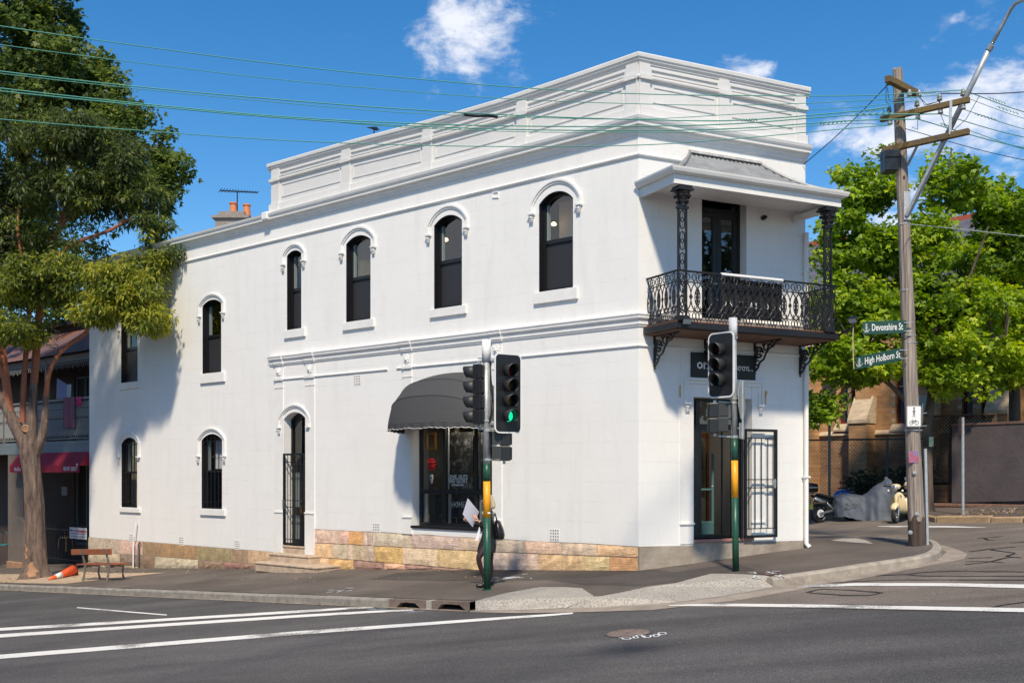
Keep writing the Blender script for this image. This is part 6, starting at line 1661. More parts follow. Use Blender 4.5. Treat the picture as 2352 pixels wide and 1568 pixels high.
mb=MB();lat(mb,RW.u(2186,-.35),RW.u(2285,-.35),zt+.08,lz1,-.35);part('lattice_strips',mb,M['lattice'],lt,kind='stuff')
mb=MB();
for(a,b,c,d)in((la,RW.u(2285,-.2),lz1,lz1+.05),):mb.box(RW,a,b,c,d,-.4,-.18)
part('top_rail',mb,M['lattice'],lt)
for uu in(la,RW.u(2183,-.2),RW.u(2285,-.35)):part('post',MB().box(RW,uu-.04,uu+.04,gzw(ul_),lz1+.06,-.42,-.24),M['lattice'],lt)
for k in range(3):part('board',MB().box(RW,la,RW.u(2185,-.2),gzw(ul_)+.16+k*.17,gzw(ul_)+.32+k*.17,-.26,-.22-.004*k),mat('old_board',(.12,.065,.035),.8,.3,5,stretch=(1,1,6))if k==0 else bpy.data.materials['old_board'],lt)
# chain link fence
CLF=Frame(RW.p(RW.u(2128),0,-.1),(.70,-.714,0),(-.714,-.70,0))
cl=thing('chain_link_fence','dark green chain link fence between the motorbikes and the church','fence',tuple(CLF.p(-3,foot_z(10,32))))
M['fence_green']=mat('fence_green',(.02,.045,.045),.5)
fa,fb=CLF.u(1800),CLF.u(2100)
ft=CLF.z(2040,1007)
mb=MB();fzb=lambda u:foot_z(*CLF.p(u,0).xy)
mb.bar(CLF.p(fa,ft+.03),CLF.p(0,ft-.03),.05);part('top_rail',mb,M['fence_green'],cl)
for px in(1853,1905,2038,2100):uu=CLF.u(px);part('post',MB().tube([CLF.p(uu,fzb(uu)-.1),CLF.p(uu,ft+.03)],.035,8),M['fence_green'],cl)
mb=MB();c=-3.0;hgt=ft-fzb(fa)+.1;z0_=ft-hgt;W_=-fa
while c<W_:
 t0,t1=max(0,-c),min(hgt,W_-c)
 if t1>t0+.02:
  mb.tube([CLF.p(fa+c+t0,z0_+t0),CLF.p(fa+c+t1,z0_+t1)],.004,3,cap=False);mb.tube([CLF.p(-c-t0,z0_+t0,.008),CLF.p(-c-t1,z0_+t1,.008)],.004,3,cap=False)
 c+=.12
part('wire_mesh',mb,M['fence_green'],cl,fix=False,kind='stuff')
# shrubs behind the fence
def shrub(label,c,rx,ry,rz,n,seed,tints=((.012,.022,.008),(.025,.045,.012),(.05,.08,.02)),name='shrub'):
 t=thing(name,label,'shrub',tuple(c))
 cl_=blob_clusters([((c[0],c[1],c[2]+rz*.8),rx,ry,rz,n,.4)],1,seed,.0)
 leaves('foliage',cl_,22,'palm',.16,[tuple(x)for x in tints],t,seed,spread=.22)
 mb=MB();twigs(mb,cl_,[Vector(c),Vector(c)+Vector((0,0,rz*.5))],4,seed,.01);part('stems',mb,M['bark_brown'],t,fix=False)
c=CLF.p(CLF.u(1990),0,-.9);shrub('dark leafy shrub behind the fence above the covered motorbike',(c.x,c.y,foot_z(c.x,c.y)),1.5,.5,.6,90,3)
c=CLF.p(CLF.u(2090),0,-.9);shrub('dark leafy shrub beside the trunk behind the cream scooter',(c.x,c.y,foot_z(c.x,c.y)),.9,.5,.75,60,4)
# leaf litter under the tree
rl=random.Random(77)
def litter(name,pts_fn,n,cols,s=(.03,.07),seed=1,zf=foot_z,lift=.014):
 rl=random.Random(seed);mb=MB()
 for i in range(n):
  x,y=pts_fn(rl);a=rl.uniform(0,6.28);L=rl.uniform(*s);W=L*.45;z=zf(x,y)+lift
  ca,sa_=math.cos(a),math.sin(a);mb.m=rl.randrange(len(cols))
  mb.add([(x-ca*L,y-sa_*L,z),(x+sa_*W,y-ca*W,z+.006),(x+ca*L,y+sa_*L,z+.002),(x-sa_*W,y+ca*W,z+.012)],[(0,1,2,3)])
 mb.m=0
 o=part(name,mb,cols,None,fix=False,kind='stuff');return tag(o,'dry fallen leaves scattered over the ground','leaves')
lc=[mat('dry_leaf_a',(.35,.20,.07),.9),mat('dry_leaf_b',(.20,.11,.05),.9),mat('dry_leaf_c',(.62,.34,.06),.9),mat('pale_litter',(.55,.50,.45),.9)]
litter('fallen_leaves',lambda r_:(lambda p,w:(p.x+.81*w,p.y+.585*w))(KF[3].lerp(KF[4],r_.random()),r_.uniform(.2,2.2)),260,lc,seed=2)
litter('fallen_leaves',lambda r_:(lambda p,w:(p.x-.65*w,p.y-.75*w))(FL.p(r_.uniform(-20,-1),0),abs(r_.gauss(0,.9))+.05),170,lc,(.015,.04),seed=3)
litter('fallen_leaves',lambda r_:(lambda p,w:(p.x-.65*w,p.y-.75*w))(kb[0].lerp(kb[-1],r_.uniform(.25,1)),r_.gauss(.06,.05)),90,lc,(.015,.045),seed=4,zf=road_z)
litter('fallen_leaves',lambda r_:(gb_.x+r_.gauss(.4,1.2),gb_.y+r_.gauss(-.2,.5)),260,lc,(.02,.05),seed=6)
litter('fallen_leaves',lambda r_:(lambda p:(p.x+r_.gauss(.0,.04),p.y-.05+r_.gauss(0,.04)))(kc[0].lerp(kc[6],r_.random())),60,lc,(.012,.03),seed=8,zf=road_z)
# the terrace next door, in the shade of the gum
TF=FL;tl,tr2=-36.0,UL-.04
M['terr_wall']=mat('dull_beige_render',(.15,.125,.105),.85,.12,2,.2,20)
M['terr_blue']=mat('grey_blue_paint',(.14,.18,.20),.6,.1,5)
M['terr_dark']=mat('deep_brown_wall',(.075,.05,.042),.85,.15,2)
M['lace']=mat('pale_iron_lace',(.20,.215,.22),.6)
M['maroon']=mat('maroon_canvas',(.30,.012,.032),.85,.08,30)
th=thing('terrace_house','shaded two-storey terrace house with lace verandah left of the white building','house',tuple(TF.p(tr2,foot_z(-13.5,33.4))))
zf2=TF.z(150,1012);gt0=foot_z(*TF.p(-24,0).xy)-.6
OB=-1.9
mb=MB();zT2=TF.z(150,770,OB)+.3
so=[(tl,gt0),(tr2,gt0),(tr2,zT2),(tl,zT2)]
d1=[(tr2-1.6,gt0+.6),(tr2-.5,gt0+.6),(tr2-.5,zf2-.7),(tr2-1.6,zf2-.7)];d2=[(-25.6,gt0+1.2),(-24.0,gt0+1.2),(-24.0,zf2-.7),(-25.6,zf2-.7)]
d3=[(tr2-2.2,zf2+.1),(tr2-1.1,zf2+.1),(tr2-1.1,zf2+2.4),(tr2-2.2,zf2+2.4)];d4=[(-25.6,zf2+.1),(-24.2,zf2+.1),(-24.2,zf2+2.4),(-25.6,zf2+2.4)]
mb.holed(so,[d1,d2,d3,d4],TF,OB)
for h in(d1,d2,d3,d4):mb.reveal(h,TF,OB,OB-.15)
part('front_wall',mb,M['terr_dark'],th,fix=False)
for nm,h in(('door',d1),('window',d2),('french_door',d3),('french_door',d4)):
 w_=part(nm,MB().ribbon(h,TF,0,.08,OB-.14,OB-.06,closed=True),M['terr_blue'],th)
 part('pane',MB().add([TF.p(a,b,OB-.12)for a,b in h],[(0,1,2,3)]),M['dark_in'],w_)
 part('glazing_bar',MB().box(TF,(h[0][0]+h[1][0])/2-.03,(h[0][0]+h[1][0])/2+.03,h[0][1],h[2][1],OB-.12,OB-.05),M['terr_blue'],w_)
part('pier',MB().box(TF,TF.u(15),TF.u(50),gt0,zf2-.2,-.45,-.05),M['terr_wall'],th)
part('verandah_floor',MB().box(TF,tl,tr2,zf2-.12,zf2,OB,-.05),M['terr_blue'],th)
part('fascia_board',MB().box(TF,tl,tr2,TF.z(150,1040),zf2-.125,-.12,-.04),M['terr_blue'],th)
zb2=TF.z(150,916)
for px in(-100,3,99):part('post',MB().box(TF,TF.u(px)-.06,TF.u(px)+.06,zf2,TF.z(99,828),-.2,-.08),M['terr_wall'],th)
def lace_panel():
 mb=MB();w,h=.25,1.0;r=.017
 for c in(w*.25,w*.75):
  mb.join(ring(c,.30,.055,.20,r,10,4));mb.join(ring(c,.66,.05,.12,r,8,4));mb.join(T2([(c,.05),(c,.95)],r*.8,4));mb.join(ring(c,.86,.045,.06,r,6,4))
 for z in(.04,.50,.80):mb.bar((0,0,z),(w,0,z),.02)
 return mesh_from(mb,'lace_panel')
LPm=lace_panel();hb=zb2-zf2
for i in range(int((tr2-tl)/.25)):
 o=place('lace_panel',LPm,TF,tr2-.25*(i+1),zf2+.02,-.10,M['lace'],th);o.scale=(1,1,hb-.03)
part('handrail',MB().box(TF,tl,tr2,zb2-.03,zb2+.02,-.14,-.06),M['lace'],th)
def frieze():
 mb=MB();r=.012
 for k in range(3):mb.join(ring(.06+k*.12,-.08,.045,.06,r,8,4));mb.join(T2([(.06+k*.12,-.14),(.06+k*.12,-.24-.05*(k==1))],r,4))
 mb.bar((0,0,-.01),(.36,0,-.01),.02);return mesh_from(mb,'lace_frieze')
FZ=frieze();zfr=TF.z(150,826)
for i in range(int((tr2-tl)/.36)):place('lace_frieze',FZ,TF,tr2-.36*(i+1),zfr,-.10,M['lace'],th)
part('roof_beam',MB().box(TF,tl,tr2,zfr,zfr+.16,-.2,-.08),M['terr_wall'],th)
M['roof_stripe']=mat('faded_red_roof',(.20,.07,.05),.7,col2=(.10,.10,.12),scale=.8)
vz=TF.z(150,760,OB)
mb=MB();nR=90
for i in range(nR+1):
 u=tl+(tr2-tl)*i/nR;zz=.015*(i%2)
 mb.add([TF.p(u,zfr+.18+zz,.1),TF.p(u,(zfr+vz)/2+.08+zz,OB/2),TF.p(u,vz+zz,OB-.05)],[])
for i in range(nR):
 for j in range(2):a=i*3+j;mb.f.append((a,a+3,a+4,a+1));mb.mi.append(0)
part('verandah_roof',mb,M['roof_stripe'],th,fix=False)
mb=MB();mb.add([TF.p(tl,zT2,OB+.3),TF.p(tr2,zT2,OB+.3),TF.p(tr2,zT2+1.3,OB-3.5),TF.p(tl,zT2+1.3,OB-3.5),TF.p(tr2,zT2,OB-7),TF.p(tl,zT2,OB-7)],[(0,1,2,3),(3,2,4,5)]);part('main_roof',mb,mat('terracotta_tiles',(.20,.075,.045),.8,.2,4),th,fix=False)
mb=MB();za,zb3=TF.z(150,1012,-.05)-.25,TF.z(120,1078,1.0)
# shop awning
aw=thing('shop_awning','maroon canvas awning with white phone number over the terrace shopfront','awning',tuple(TF.p(-23,za,.4)))
AO=.30;AB=-.035
ua,ub=TF.u(22,AO),UL-.06
zA0,zA1=TF.z(150,1038,.0),TF.z(120,1069,AO)
part('canvas',MB().add([TF.p(ua,zA0,AB),TF.p(ub,zA0,AB),TF.p(ub,zA1,AO),TF.p(ua,zA1,AO)],[(0,1,2,3)]).add([TF.p(ub,zA0,AB),TF.p(ub,zA1,AO),TF.p(ub,zA1,AB)],[(0,1,2)]).add([TF.p(ua,zA0,AB),TF.p(ua,zA1,AO),TF.p(ua,zA1,AB)],[(0,1,2)]),M['maroon'],aw,fix=False)
mb=MB();n=90
for i in range(n+1):u=ua+(ub-ua)*i/n;mb.add([TF.p(u,zA1,AO),TF.p(u,zA1-.20-.03*abs(math.sin(u*PI/.16)),AO)],[])
for i in range(n):mb.f.append((2*i,2*i+1,2*i+3,2*i+2));mb.mi.append(0)
part('fringe',mb,M['maroon'],aw,fix=False)
M['letter_w']=mat('awning_lettering',(.6,.6,.62),.7)
part('phone_number',text_mb('8399 2827',TF,TF.u(146,AO),zA1-.16,AO+.004,.17,bold=.004,sx=1.25),M['letter_w'],aw)
part('name_lettering',text_mb('BuDu',TF,TF.u(33,AO),zA1-.16,AO+.004,.17,bold=.004,sx=1.25),M['letter_w'],aw)
part('roundel',MB().lathe([(.05,0),(.05,.006),(0,.006)],TF.p(ub-.12,zA1+.02,AO+.01),12,axis=FL.N),M['letter_w'],aw)
# washing on the verandah
def hang(name,label,cat,px0,px1,py0,py1,o,m,drop=0,seed=0,rows=7):
 u0,u1=TF.u(px0,o),TF.u(px1,o);z1,z0=TF.z(px0,py0,o),TF.z(px0,py1,o);mb=MB();n=10
 for j in range(rows+1):
  for i in range(n+1):
   mb.add([TF.p(u0+(u1-u0)*i/n,z1+(z0-z1)*j/rows-drop*i/n*(1-j/rows),o+.025*math.sin(i*1.3+seed)*(j/rows+.2))],[],[(i/n,j/rows)])
 for j in range(rows):
  for i in range(n):a=j*(n+1)+i;mb.f.append((a,a+1,a+n+2,a+n+1));mb.mi.append(0)
 return solo(name,label,cat,mb,m,smooth=True,fix=False)
M['lilac']=mat('lilac_sheet',(.26,.26,.42),.9);M['pinkc']=mat('pink_cloth',(.55,.03,.18),.9)
ms=mat('striped_towel',(.3,.1,.12),.9)
n_,l_,b_s=nodes(ms);t_=n_.new('ShaderNodeTexCoord');w_=n_.new('ShaderNodeTexWave');w_.inputs['Scale'].default_value=2.6;w_.bands_direction='X';l_.new(t_.outputs['UV'],w_.inputs['Vector'])
rp_=n_.new('ShaderNodeValToRGB');rp_.color_ramp.interpolation='CONSTANT';e_=rp_.color_ramp.elements;e_[0].color=(.12,.03,.06,1);e_[1].position=.4;e_[1].color=(.30,.16,.20,1);x_=e_.new(.7);x_.color=(.05,.04,.06,1);x_=e_.new(.85);x_.color=(.30,.10,.14,1)
l_.new(w_.outputs['Fac'],rp_.inputs[0]);l_.new(rp_.outputs[0],b_s.inputs['Base Color'])
hang('hanging_sheet','lilac sheet drying behind the lace railing of the terrace verandah','sheet',131,154,868,916,-.5,M['lilac'],.25,1)
hang('hanging_towel','white towel drying next to the lilac sheet on the verandah','towel',154,164,883,916,-.45,mat('white_towel',(.5,.5,.48),.9),0,2)
tw=hang('striped_towel','striped maroon beach towel draped over the lace verandah railing','towel',146,172,913,983,-.02,ms,0,3)
hang('pink_cloth','small bright pink cloth lying over the lace verandah railing','cloth',175,186,911,931,-.02,M['pinkc'],0,4)
solo('paper_notice','white paper notice stuck on the dark terrace wall by the doorway','notice',MB().box(TF,TF.u(142,OB),TF.u(155,OB),TF.z(142,1137,OB),TF.z(142,1117,OB),OB,OB+.01),mat('notice_paper',(.42,.42,.5),.8))
# iron palisade with banner
pf=thing('iron_fence','black iron palisade fence in front of the shaded terrace','fence',tuple(TF.p(-22,foot_z(-14,34.5),.05)))
za_=TF.z(160,1296,.05);zb_2=TF.z(160,1206,.05);ufl,ufr=TF.u(58,.05),UL-.05
for z in(za_+.15,zb_2-.15):part('rail',MB().box(TF,ufl,ufr,z-.015,z+.015,.035,.06),M['iron'],pf)
k=ufl
while k<ufr:part('bar',MB().bar(TF.p(k,za_,.05),TF.p(k,zb_2,.05),.018).lathe([(.0,-.01),(.018,.02),(0,.07)],TF.p(k,zb_2,.05),5),M['iron'],pf);k+=.13
gp=thing('gate_pillar','round-topped grey stone gate pillar left of the gum tree trunk','pillar',tuple(TF.p(TF.u(38,.1),foot_z(-18,38),.1)))
a,b=TF.u(22,.1),TF.u(55,.1);zg0,zg1=TF.z(38,1296,.1),TF.z(38,1196,.1)
part('shaft',MB().prism(arch(a,b,zg0,zg1-.05,zg1+.15,10),TF,-.3,.1),M['terr_wall'],gp,bev=.02)
part('base',MB().box(TF,a-.08,b+.08,zg0-.2,zg0+.1,-.38,.18),M['bark_peel'],gp,bev=.02)
bnn=thing('fence_banner','small white banner with red and blue print tied on the iron palisade','banner',tuple(TF.p(TF.u(180,.09),TF.z(180,1238,.09),.09)))
a,b=TF.u(160,.09),TF.u(199,.09);z0,z1=TF.z(180,1237,.09),TF.z(180,1211,.09)
part('cloth',MB().box(TF,a,b,z0,z1,.085,.092),mat('banner_white',(.5,.5,.52),.8),bnn)
part('red_stripes',MB().box(TF,a+.36*(b-a),b-.04,z1-.12,z1-.085,.092,.096).box(TF,a+.5*(b-a),b-.04,z1-.155,z1-.135,.092,.096),mat('banner_red',(.35,.02,.03),.8),bnn)
part('blue_mark',MB().box(TF,a+.03,a+.18,z1-.13,z1-.08,.092,.096),mat('banner_blue',(.03,.06,.25),.8),bnn)
mb=MB();rl=random.Random(3)
for r_ in range(3):
 x=a+.05
 while x<b-.08:w_=rl.uniform(.03,.09);mb.box(TF,x,x+w_,z0+.06+r_*.09,z0+.09+r_*.09,.092,.095);x+=w_+.02
part('small_print',mb,mat('banner_grey',(.12,.15,.25),.8),bnn,kind='stuff')
def cafe_chair(c,rz,label,m):
 t=thing('cafe_chair',label,'chair',tuple(c),rz,'cafe chairs by the terrace')
 part('seat',MB().lathe([(.2,0),(.2,.03),(0,.03)],(0,0,.45),14),m,t)
 mb=MB();mb.tube([(-.18,.16,.45),(-.2,.2,.75),(-.1,.22,.92),(.1,.22,.92),(.2,.2,.75),(.18,.16,.45)],.012,6);mb.join(MB().tube([(0,.21,.5),(0,.22,.9)],.01,5));part('backrest',mb,m,t)
 for x,y in((-.15,-.13),(.15,-.13),(-.15,.14),(.15,.14)):part('leg',MB().tube([(x,y,.45),(x*1.2,y*1.2,0)],.012,6),m,t)
mc_=mat('turquoise_metal',(.03,.25,.32),.5)
p=TF.p(TF.u(8,-.4),0,-.4);cafe_chair((p.x,p.y,foot_z(p.x,p.y)+.3),R(30),'turquoise metal cafe chair beyond the round-topped gate pillar',mc_)
p=TF.p(TF.u(150,-.8),0,-.8);cafe_chair((p.x,p.y,foot_z(p.x,p.y)+.45),R(-20),'dark cafe chair behind the iron palisade below the awning',M['lattice'])
# traffic signals
def lpart(name,mb,m,parent,loc=None,rz=0.0,**kw):
 """part in its parent's own coordinates"""
 sm=kw.pop('smooth',False);fx=kw.pop('fix',True)
 me=mb if isinstance(mb,bpy.types.Mesh)else mesh_from(mb,name,Vector((0,0,0)),sm,fx)
 if not me.materials:me.materials.append(m)
 o=bpy.data.objects.new(name,me);COL.objects.link(o);o.parent=parent;LOC[o.name]=Vector((0,0,0))
 if loc is not None:o.location=loc
 o.rotation_euler=(0,0,rz)
 if kw.get('bev'):b=o.modifiers.new('bevel','BEVEL');b.width=kw['bev'];b.segments=2;b.limit_method='ANGLE'
 if kw.get('kind'):o['kind']=kw['kind']
 if kw.get('label'):o['label']=kw['label']
 return o
def rrect(w,h,r,n=5):
 out=[]
 for cx,cz,a0 in((w/2-r,h/2-r,0),(-w/2+r,h/2-r,90),(-w/2+r,-h/2+r,180),(w/2-r,-h/2+r,270)):
  out+=[(cx+r*math.cos(R(a0+90*i/n)),cz+r*math.sin(R(a0+90*i/n)))for i in range(n+1)]
 return out
M['sig_black']=mat('signal_black',(.014,.015,.017),.35,.2,10)
M['visor']=mat('signal_visor',(.03,.031,.033),.5)
lens_off={'red':mat('red_lens_off',(.10,.004,.006),.15),'amber':mat('amber_lens_off',(.09,.04,.008),.15),'green':mat('green_lens_off',(.006,.05,.03),.15)}
M['green_on']=mat('green_lens_lit',(0,.5,.3),.3,emit=((.01,.75,.36),.9))
def visor_mesh(r=.118,L=.24):
 mb=MB();n=16;vs=[]
 for j,(rr_,y)in enumerate(((r,0),(r,-1),(r-.008,-1),(r-.008,0))):
  for i in range(n+1):
   a=-PI*.30+(PI*1.60)*i/n
   top=(math.sin(a)+1)/2
   vs.append((rr_*math.cos(a),(-.02-(L*(.62+.38*top)if y else 0)),rr_*math.sin(a)))
 W=n+1;fs=[]
 for j in range(4):
  for i in range(n):a=j*W+i;b=((j+1)%4)*W+i;fs.append((a,a+1,b+1,b))
 mb.add(vs,fs);return mesh_from(mb,'visor',smooth=True,fix=True)
VIS=visor_mesh()
def signal_head(root,loc,rz,cols,board=True,lit=None,pitch=.265,square=False):
 n=len(cols);H=pitch*n
 mb=MB()
 for i in range(n):z=H/2-pitch*(i+.5);mb.box(WF,-.135,.135,z-pitch/2+.004,z+pitch/2-.004,-.16,.0);mb.box(WF,-.12,.12,z-pitch/2+.02,z+pitch/2-.02,-.19,-.16)
 hd=lpart('signal_head',mb,M['sig_black'],root,loc,rz,bev=.012)
 if board:
  w,h=.56,H+.34
  lpart('backboard',MB().prism(rrect(w,h,.10),WF,-.012,.004),M['sig_black'],hd)
  mb=MB();mb.ribbon(rrect(w,h,.10),WF,-.002,.022,-.014,.006,closed=True);lpart('board_border',mb,M['white'],hd)
 for i,c in enumerate(cols):
  z=H/2-pitch*(i+.5)
  ls=lpart('lens',MB().lathe([(.10,.004),(.085,.02),(.05,.03),(0,.034)],(0,0,z),18,axis=(0,-1,0)),M['green_on']if lit==i else lens_off[c],hd,smooth=True)
  if square:
   lpart('visor',MB().box(WF,-.125,-.115,z-.10,z+.115,.002,.17).box(WF,.115,.125,z-.10,z+.115,.002,.17).box(WF,-.125,.125,z+.115,z+.125,.002,.22),M['visor'],hd)
  else:lpart('visor',VIS,M['visor'],hd,(0,.018,z))
 for s_ in(-1,1):lpart('mounting',MB().bar((0,.06,s_*(H/2+.05)),(0,.06,s_*(H/2)),.05),M['galv'],hd)
 return hd
def pole(base,top,segs,r,root):
 b=Vector(base);t=Vector(top)
 for(f0,f1,m,nm,k)in segs:
  p,q_=b.lerp(t,f0),b.lerp(t,f1)
  lpart(nm,MB().tube([p-b,q_-b],r*k,16),m,root,smooth=True)
def ypx(root_b,px,py):return at(px,py,root_b.y)
# signal beside the pedestrian
b1_=foot_at(1119,1354)
s1=thing('traffic_signal','traffic signal with lit green lens on the pole in front of the woman','traffic light',tuple(b1_))
tp=at(1117,780,b1_.y);Ht=1354-780
fr_=lambda y:(1354-y)/Ht
pole(b1_,tp,[(0,fr_(1188),M['green'],'green_pole',1),(fr_(1188),fr_(1105),M['yellow'],'yellow_band',1.02),(fr_(1105),fr_(1063),M['green'],'green_pole',1),(fr_(1063),fr_(822),M['galv'],'steel_pole',1.0),(fr_(830),1,M['white_trim'],'pole_cap',1.28)],.062,s1)
lpart('base_flange',MB().lathe([(.09,0),(.09,.015),(.065,.02)],(0,0,0),14),M['green'],s1)
def rel(root,px,py,dy=0.0):p=at(px,py,root.location.y+dy)-Vector(root.location);return p
signal_head(s1,rel(s1,1167,903,-.10),R(33),['red','amber','amber','green'],True,3)
signal_head(s1,rel(s1,1094,906,.06),R(-118),['red','red','amber','green'],False)
signal_head(s1,rel(s1,1150,1024,.04),R(-82),['red','green'],False,square=True)
for(px,py)in((1118,823),(1118,966),(1120,988),(1120,1055)):
 p=rel(s1,px,py);lpart('clamp',MB().lathe([(.075,-.02),(.075,.02)],p,12),M['galv'],s1)
lpart('bracket',MB().bar(rel(s1,1118,823),rel(s1,1152,826,-.05),.03).bar(rel(s1,1118,966),rel(s1,1152,972,-.05),.03).bar(rel(s1,1118,823),rel(s1,1098,823,.05),.03).bar(rel(s1,1118,985),rel(s1,1098,985,.05),.03).bar(rel(s1,1119,988),rel(s1,1150,990,.05),.022).bar(rel(s1,1119,1055),rel(s1,1150,1057,.05),.022),M['galv'],s1)
lpart('cable',MB().tube([rel(s1,1125,830,-.05),rel(s1,1128,870,-.07),rel(s1,1132,910,-.06),rel(s1,1128,950,-.06),rel(s1,1122,968,-.05)],.012,6).tube([rel(s1,1127,830,-.05),rel(s1,1126,890,-.07),rel(s1,1136,930,-.06),rel(s1,1124,972,-.05)],.012,6),M['rubber'],s1)
lpart('sticker',MB().box(WF,-.005,.04,-.014,.014,.0635,.065),M['white'],s1,rel(s1,1121,1177))
# signal by the shop door
b2_=foot_at(1690,1311)
s2=thing('traffic_signal','traffic signal with unlit lenses on the pole before the shop door','traffic light',tuple(b2_))
tp=at(1683.5,730,b2_.y);Ht=1311-730;fr_=lambda y:(1311-y)/Ht
pole(b2_,tp,[(0,fr_(1142),M['green'],'green_pole',1),(fr_(1142),fr_(1057),M['yellow'],'yellow_band',1.02),(fr_(1057),fr_(1007),M['green'],'green_pole',1),(fr_(1007),fr_(772),M['galv'],'steel_pole',1),(fr_(776),1,M['white_trim'],'pole_cap',1.28)],.058,s2)
signal_head(s2,rel(s2,1656,838,-.10),R(-50),['red','amber','green'],True)
signal_head(s2,rel(s2,1650,960,.05),R(78),['red','green'],False,square=True)
for(px,py)in((1685,776),(1686,915),(1686,925),(1687,1003)):
 p=rel(s2,px,py);lpart('clamp',MB().lathe([(.07,-.018),(.07,.018)],p,12),M['galv'],s2)
lpart('bracket',MB().bar(rel(s2,1685,776),rel(s2,1668,776,-.05),.03).bar(rel(s2,1686,925),rel(s2,1650,922,.03),.022).bar(rel(s2,1687,1003),rel(s2,1650,1001,.03),.022).bar(rel(s2,1686,914),rel(s2,1664,912,-.05),.022),M['galv'],s2)
# backs of two signs fixed behind it
M['sign_back']=mat('sign_back_grey',(.33,.35,.34),.5,.1,8)
os_=thing('traffic_sign','grey backs of an octagonal sign and small plate fixed behind signal pole','sign',tuple(b2_+Vector((.1,.1,0))))
c=at(1704,918,b2_.y+.12)-Vector(os_.location)
oc=[(.37*math.cos(R(22.5+45*k)),.37*math.sin(R(22.5+45*k)))for k in range(8)]
lpart('octagon_plate',MB().prism(oc,WF,-.003,.003),M['sign_back'],os_,c,R(68))
lpart('lower_plate',MB().prism(rrect(.5,.28,.04),WF,-.003,.003),M['sign_back'],os_,c+Vector((.0,0,-.55)),R(68))
lpart('channel',MB().box(WF,-.02,.02,-.68,.34,.004,.03),M['galv'],os_,c,R(68))
lpart('arm',MB().bar(c+Vector((-.15,-.1,.05)),c+Vector((.02,0,.05)),.025).bar(c+Vector((-.15,-.1,-.5)),c+Vector((.02,0,-.5)),.025),M['galv'],os_)
# telegraph pole
def pole_wood():
 m=mat('weathered_pole_wood',(.42,.36,.31),.9,col2=(.10,.08,.07),scale=30,stretch=(1,1,.03),bump=1.0,bscale=40)
 return m
M['pole_wood']=pole_wood();M['arm_wood']=mat('mossy_arm_wood',(.10,.075,.055),.9,col2=(.20,.13,.03),scale=2.2,bump=.6,bscale=20)
bt_=foot_at(2107,1252);DT=bt_.y
tpl=thing('telegraph_pole','leaning weathered timber power pole with crossarms at the street corner','power pole',tuple(bt_))
TT=at(2061.5,158,DT)
mb=MB();nS=22;rl=random.Random(8);n=40
base_off=Vector(bt_)
ph=[rl.uniform(0,6.28)for _ in range(6)]
for i in range(n+1):
 t=i/n;c=bt_.lerp(TT,t)-base_off;rad=(.152*(1-t)+.092*t)*(1+.03*math.sin(t*17));
 for k in range(nS):
  a=2*PI*k/nS;g_=.02*math.sin(7*a+ph[0]+t*1.5)+.02*math.sin(11*a+ph[1]-t*2)+rl.uniform(-.008,.008)
  zz=(.025*math.sin(3*a)+.02*math.sin(a))if i==n else 0
  mb.add([(c.x+rad*(1+g_)*math.cos(a),c.y+rad*(1+g_)*math.sin(a),c.z+zz)],[])
mb.f=[(i*nS+k,i*nS+(k+1)%nS,(i+1)*nS+(k+1)%nS,(i+1)*nS+k)for i in range(n)for k in range(nS)]+[tuple(n*nS+k for k in range(nS))];mb.mi=[0]*len(mb.f)
lpart('pole',mb,M['pole_wood'],tpl,smooth=False,fix=False)
mb=MB()
for i in range(13):
 t=i/12*.055;c=bt_.lerp(TT,t)-base_off
 for k in range(nS):a=2*PI*k/nS;rad=.158*(1+.02*math.sin(7*a));mb.add([(c.x+rad*math.cos(a),c.y+rad*math.sin(a),c.z+(.08*math.sin(5*a)if i==12 else 0))],[])
mb.f=[(i*nS+k,i*nS+(k+1)%nS,(i+1)*nS+(k+1)%nS,(i+1)*nS+k)for i in range(12)for k in range(nS)];mb.mi=[0]*len(mb.f)
lpart('charred_foot',mb,mat('charred_wood',(.07,.05,.042),.9,.5,6,1.0,26,stretch=(1,1,.1)),tpl,fix=False)
def A3(px,py,Y):return at(px,py,Y)-base_off
arms=[((2038,181,19.3/19.9),(2108,217,20.2/19.9),.11),((2022,275,20.0/19.9),(2227,229,18.97/19.9),.095),((2027,346,20.03/19.9),(2226,302,18.93/19.9),.10)]
for(a,b,w)in arms:
 lpart('crossarm',MB().bar(A3(a[0],a[1],a[2]*DT-.13),A3(b[0],b[1],b[2]*DT-.13),w,w*1.1),M['arm_wood'],tpl,bev=.008)
arm2=lambda px:20.0/19.9*DT+(18.97-20.0)/19.9*DT*(px-2022)/205.0-.13
lpart('brace',MB().bar(A3(2113.8,321,arm2(2114)-.05),A3(2084,381,DT-.12),.045,.02),M['galv'],tpl)
lpart('strap_brace',MB().bar(A3(2184,231,arm2(2184)-.07),A3(2182,309,arm2(2184)-.07),.05,.012),M['galv'],tpl)
M['porcelain']=mat('insulator_glass',(.20,.22,.18),.25);M['porcelain_g']=mat('insulator_grey',(.30,.31,.32),.3)
def insul(px,py,h,up=True):
 c=A3(px,py,arm2(px));s_=1 if up else-1
 lpart('insulator',MB().lathe([(.012,-.12*s_),(.012,.0),(.05,0),(.045,.035),(.03,.04),(.045,.05),(.035,.09),(.02,.10),(.03,.115),(0,.13)],c,10),M['porcelain']if up else M['porcelain_g'],tpl,smooth=True)
for px,py in((2042,258),(2106,244),(2158,231),(2212,220)):insul(px,py,1)
for px,py in((2044,286),(2108,273),(2160,261),(2212,251)):insul(px,py,1,False)
insul(2040,195,1,False);insul(2089,221,1,False);insul(2111,222,1,False)
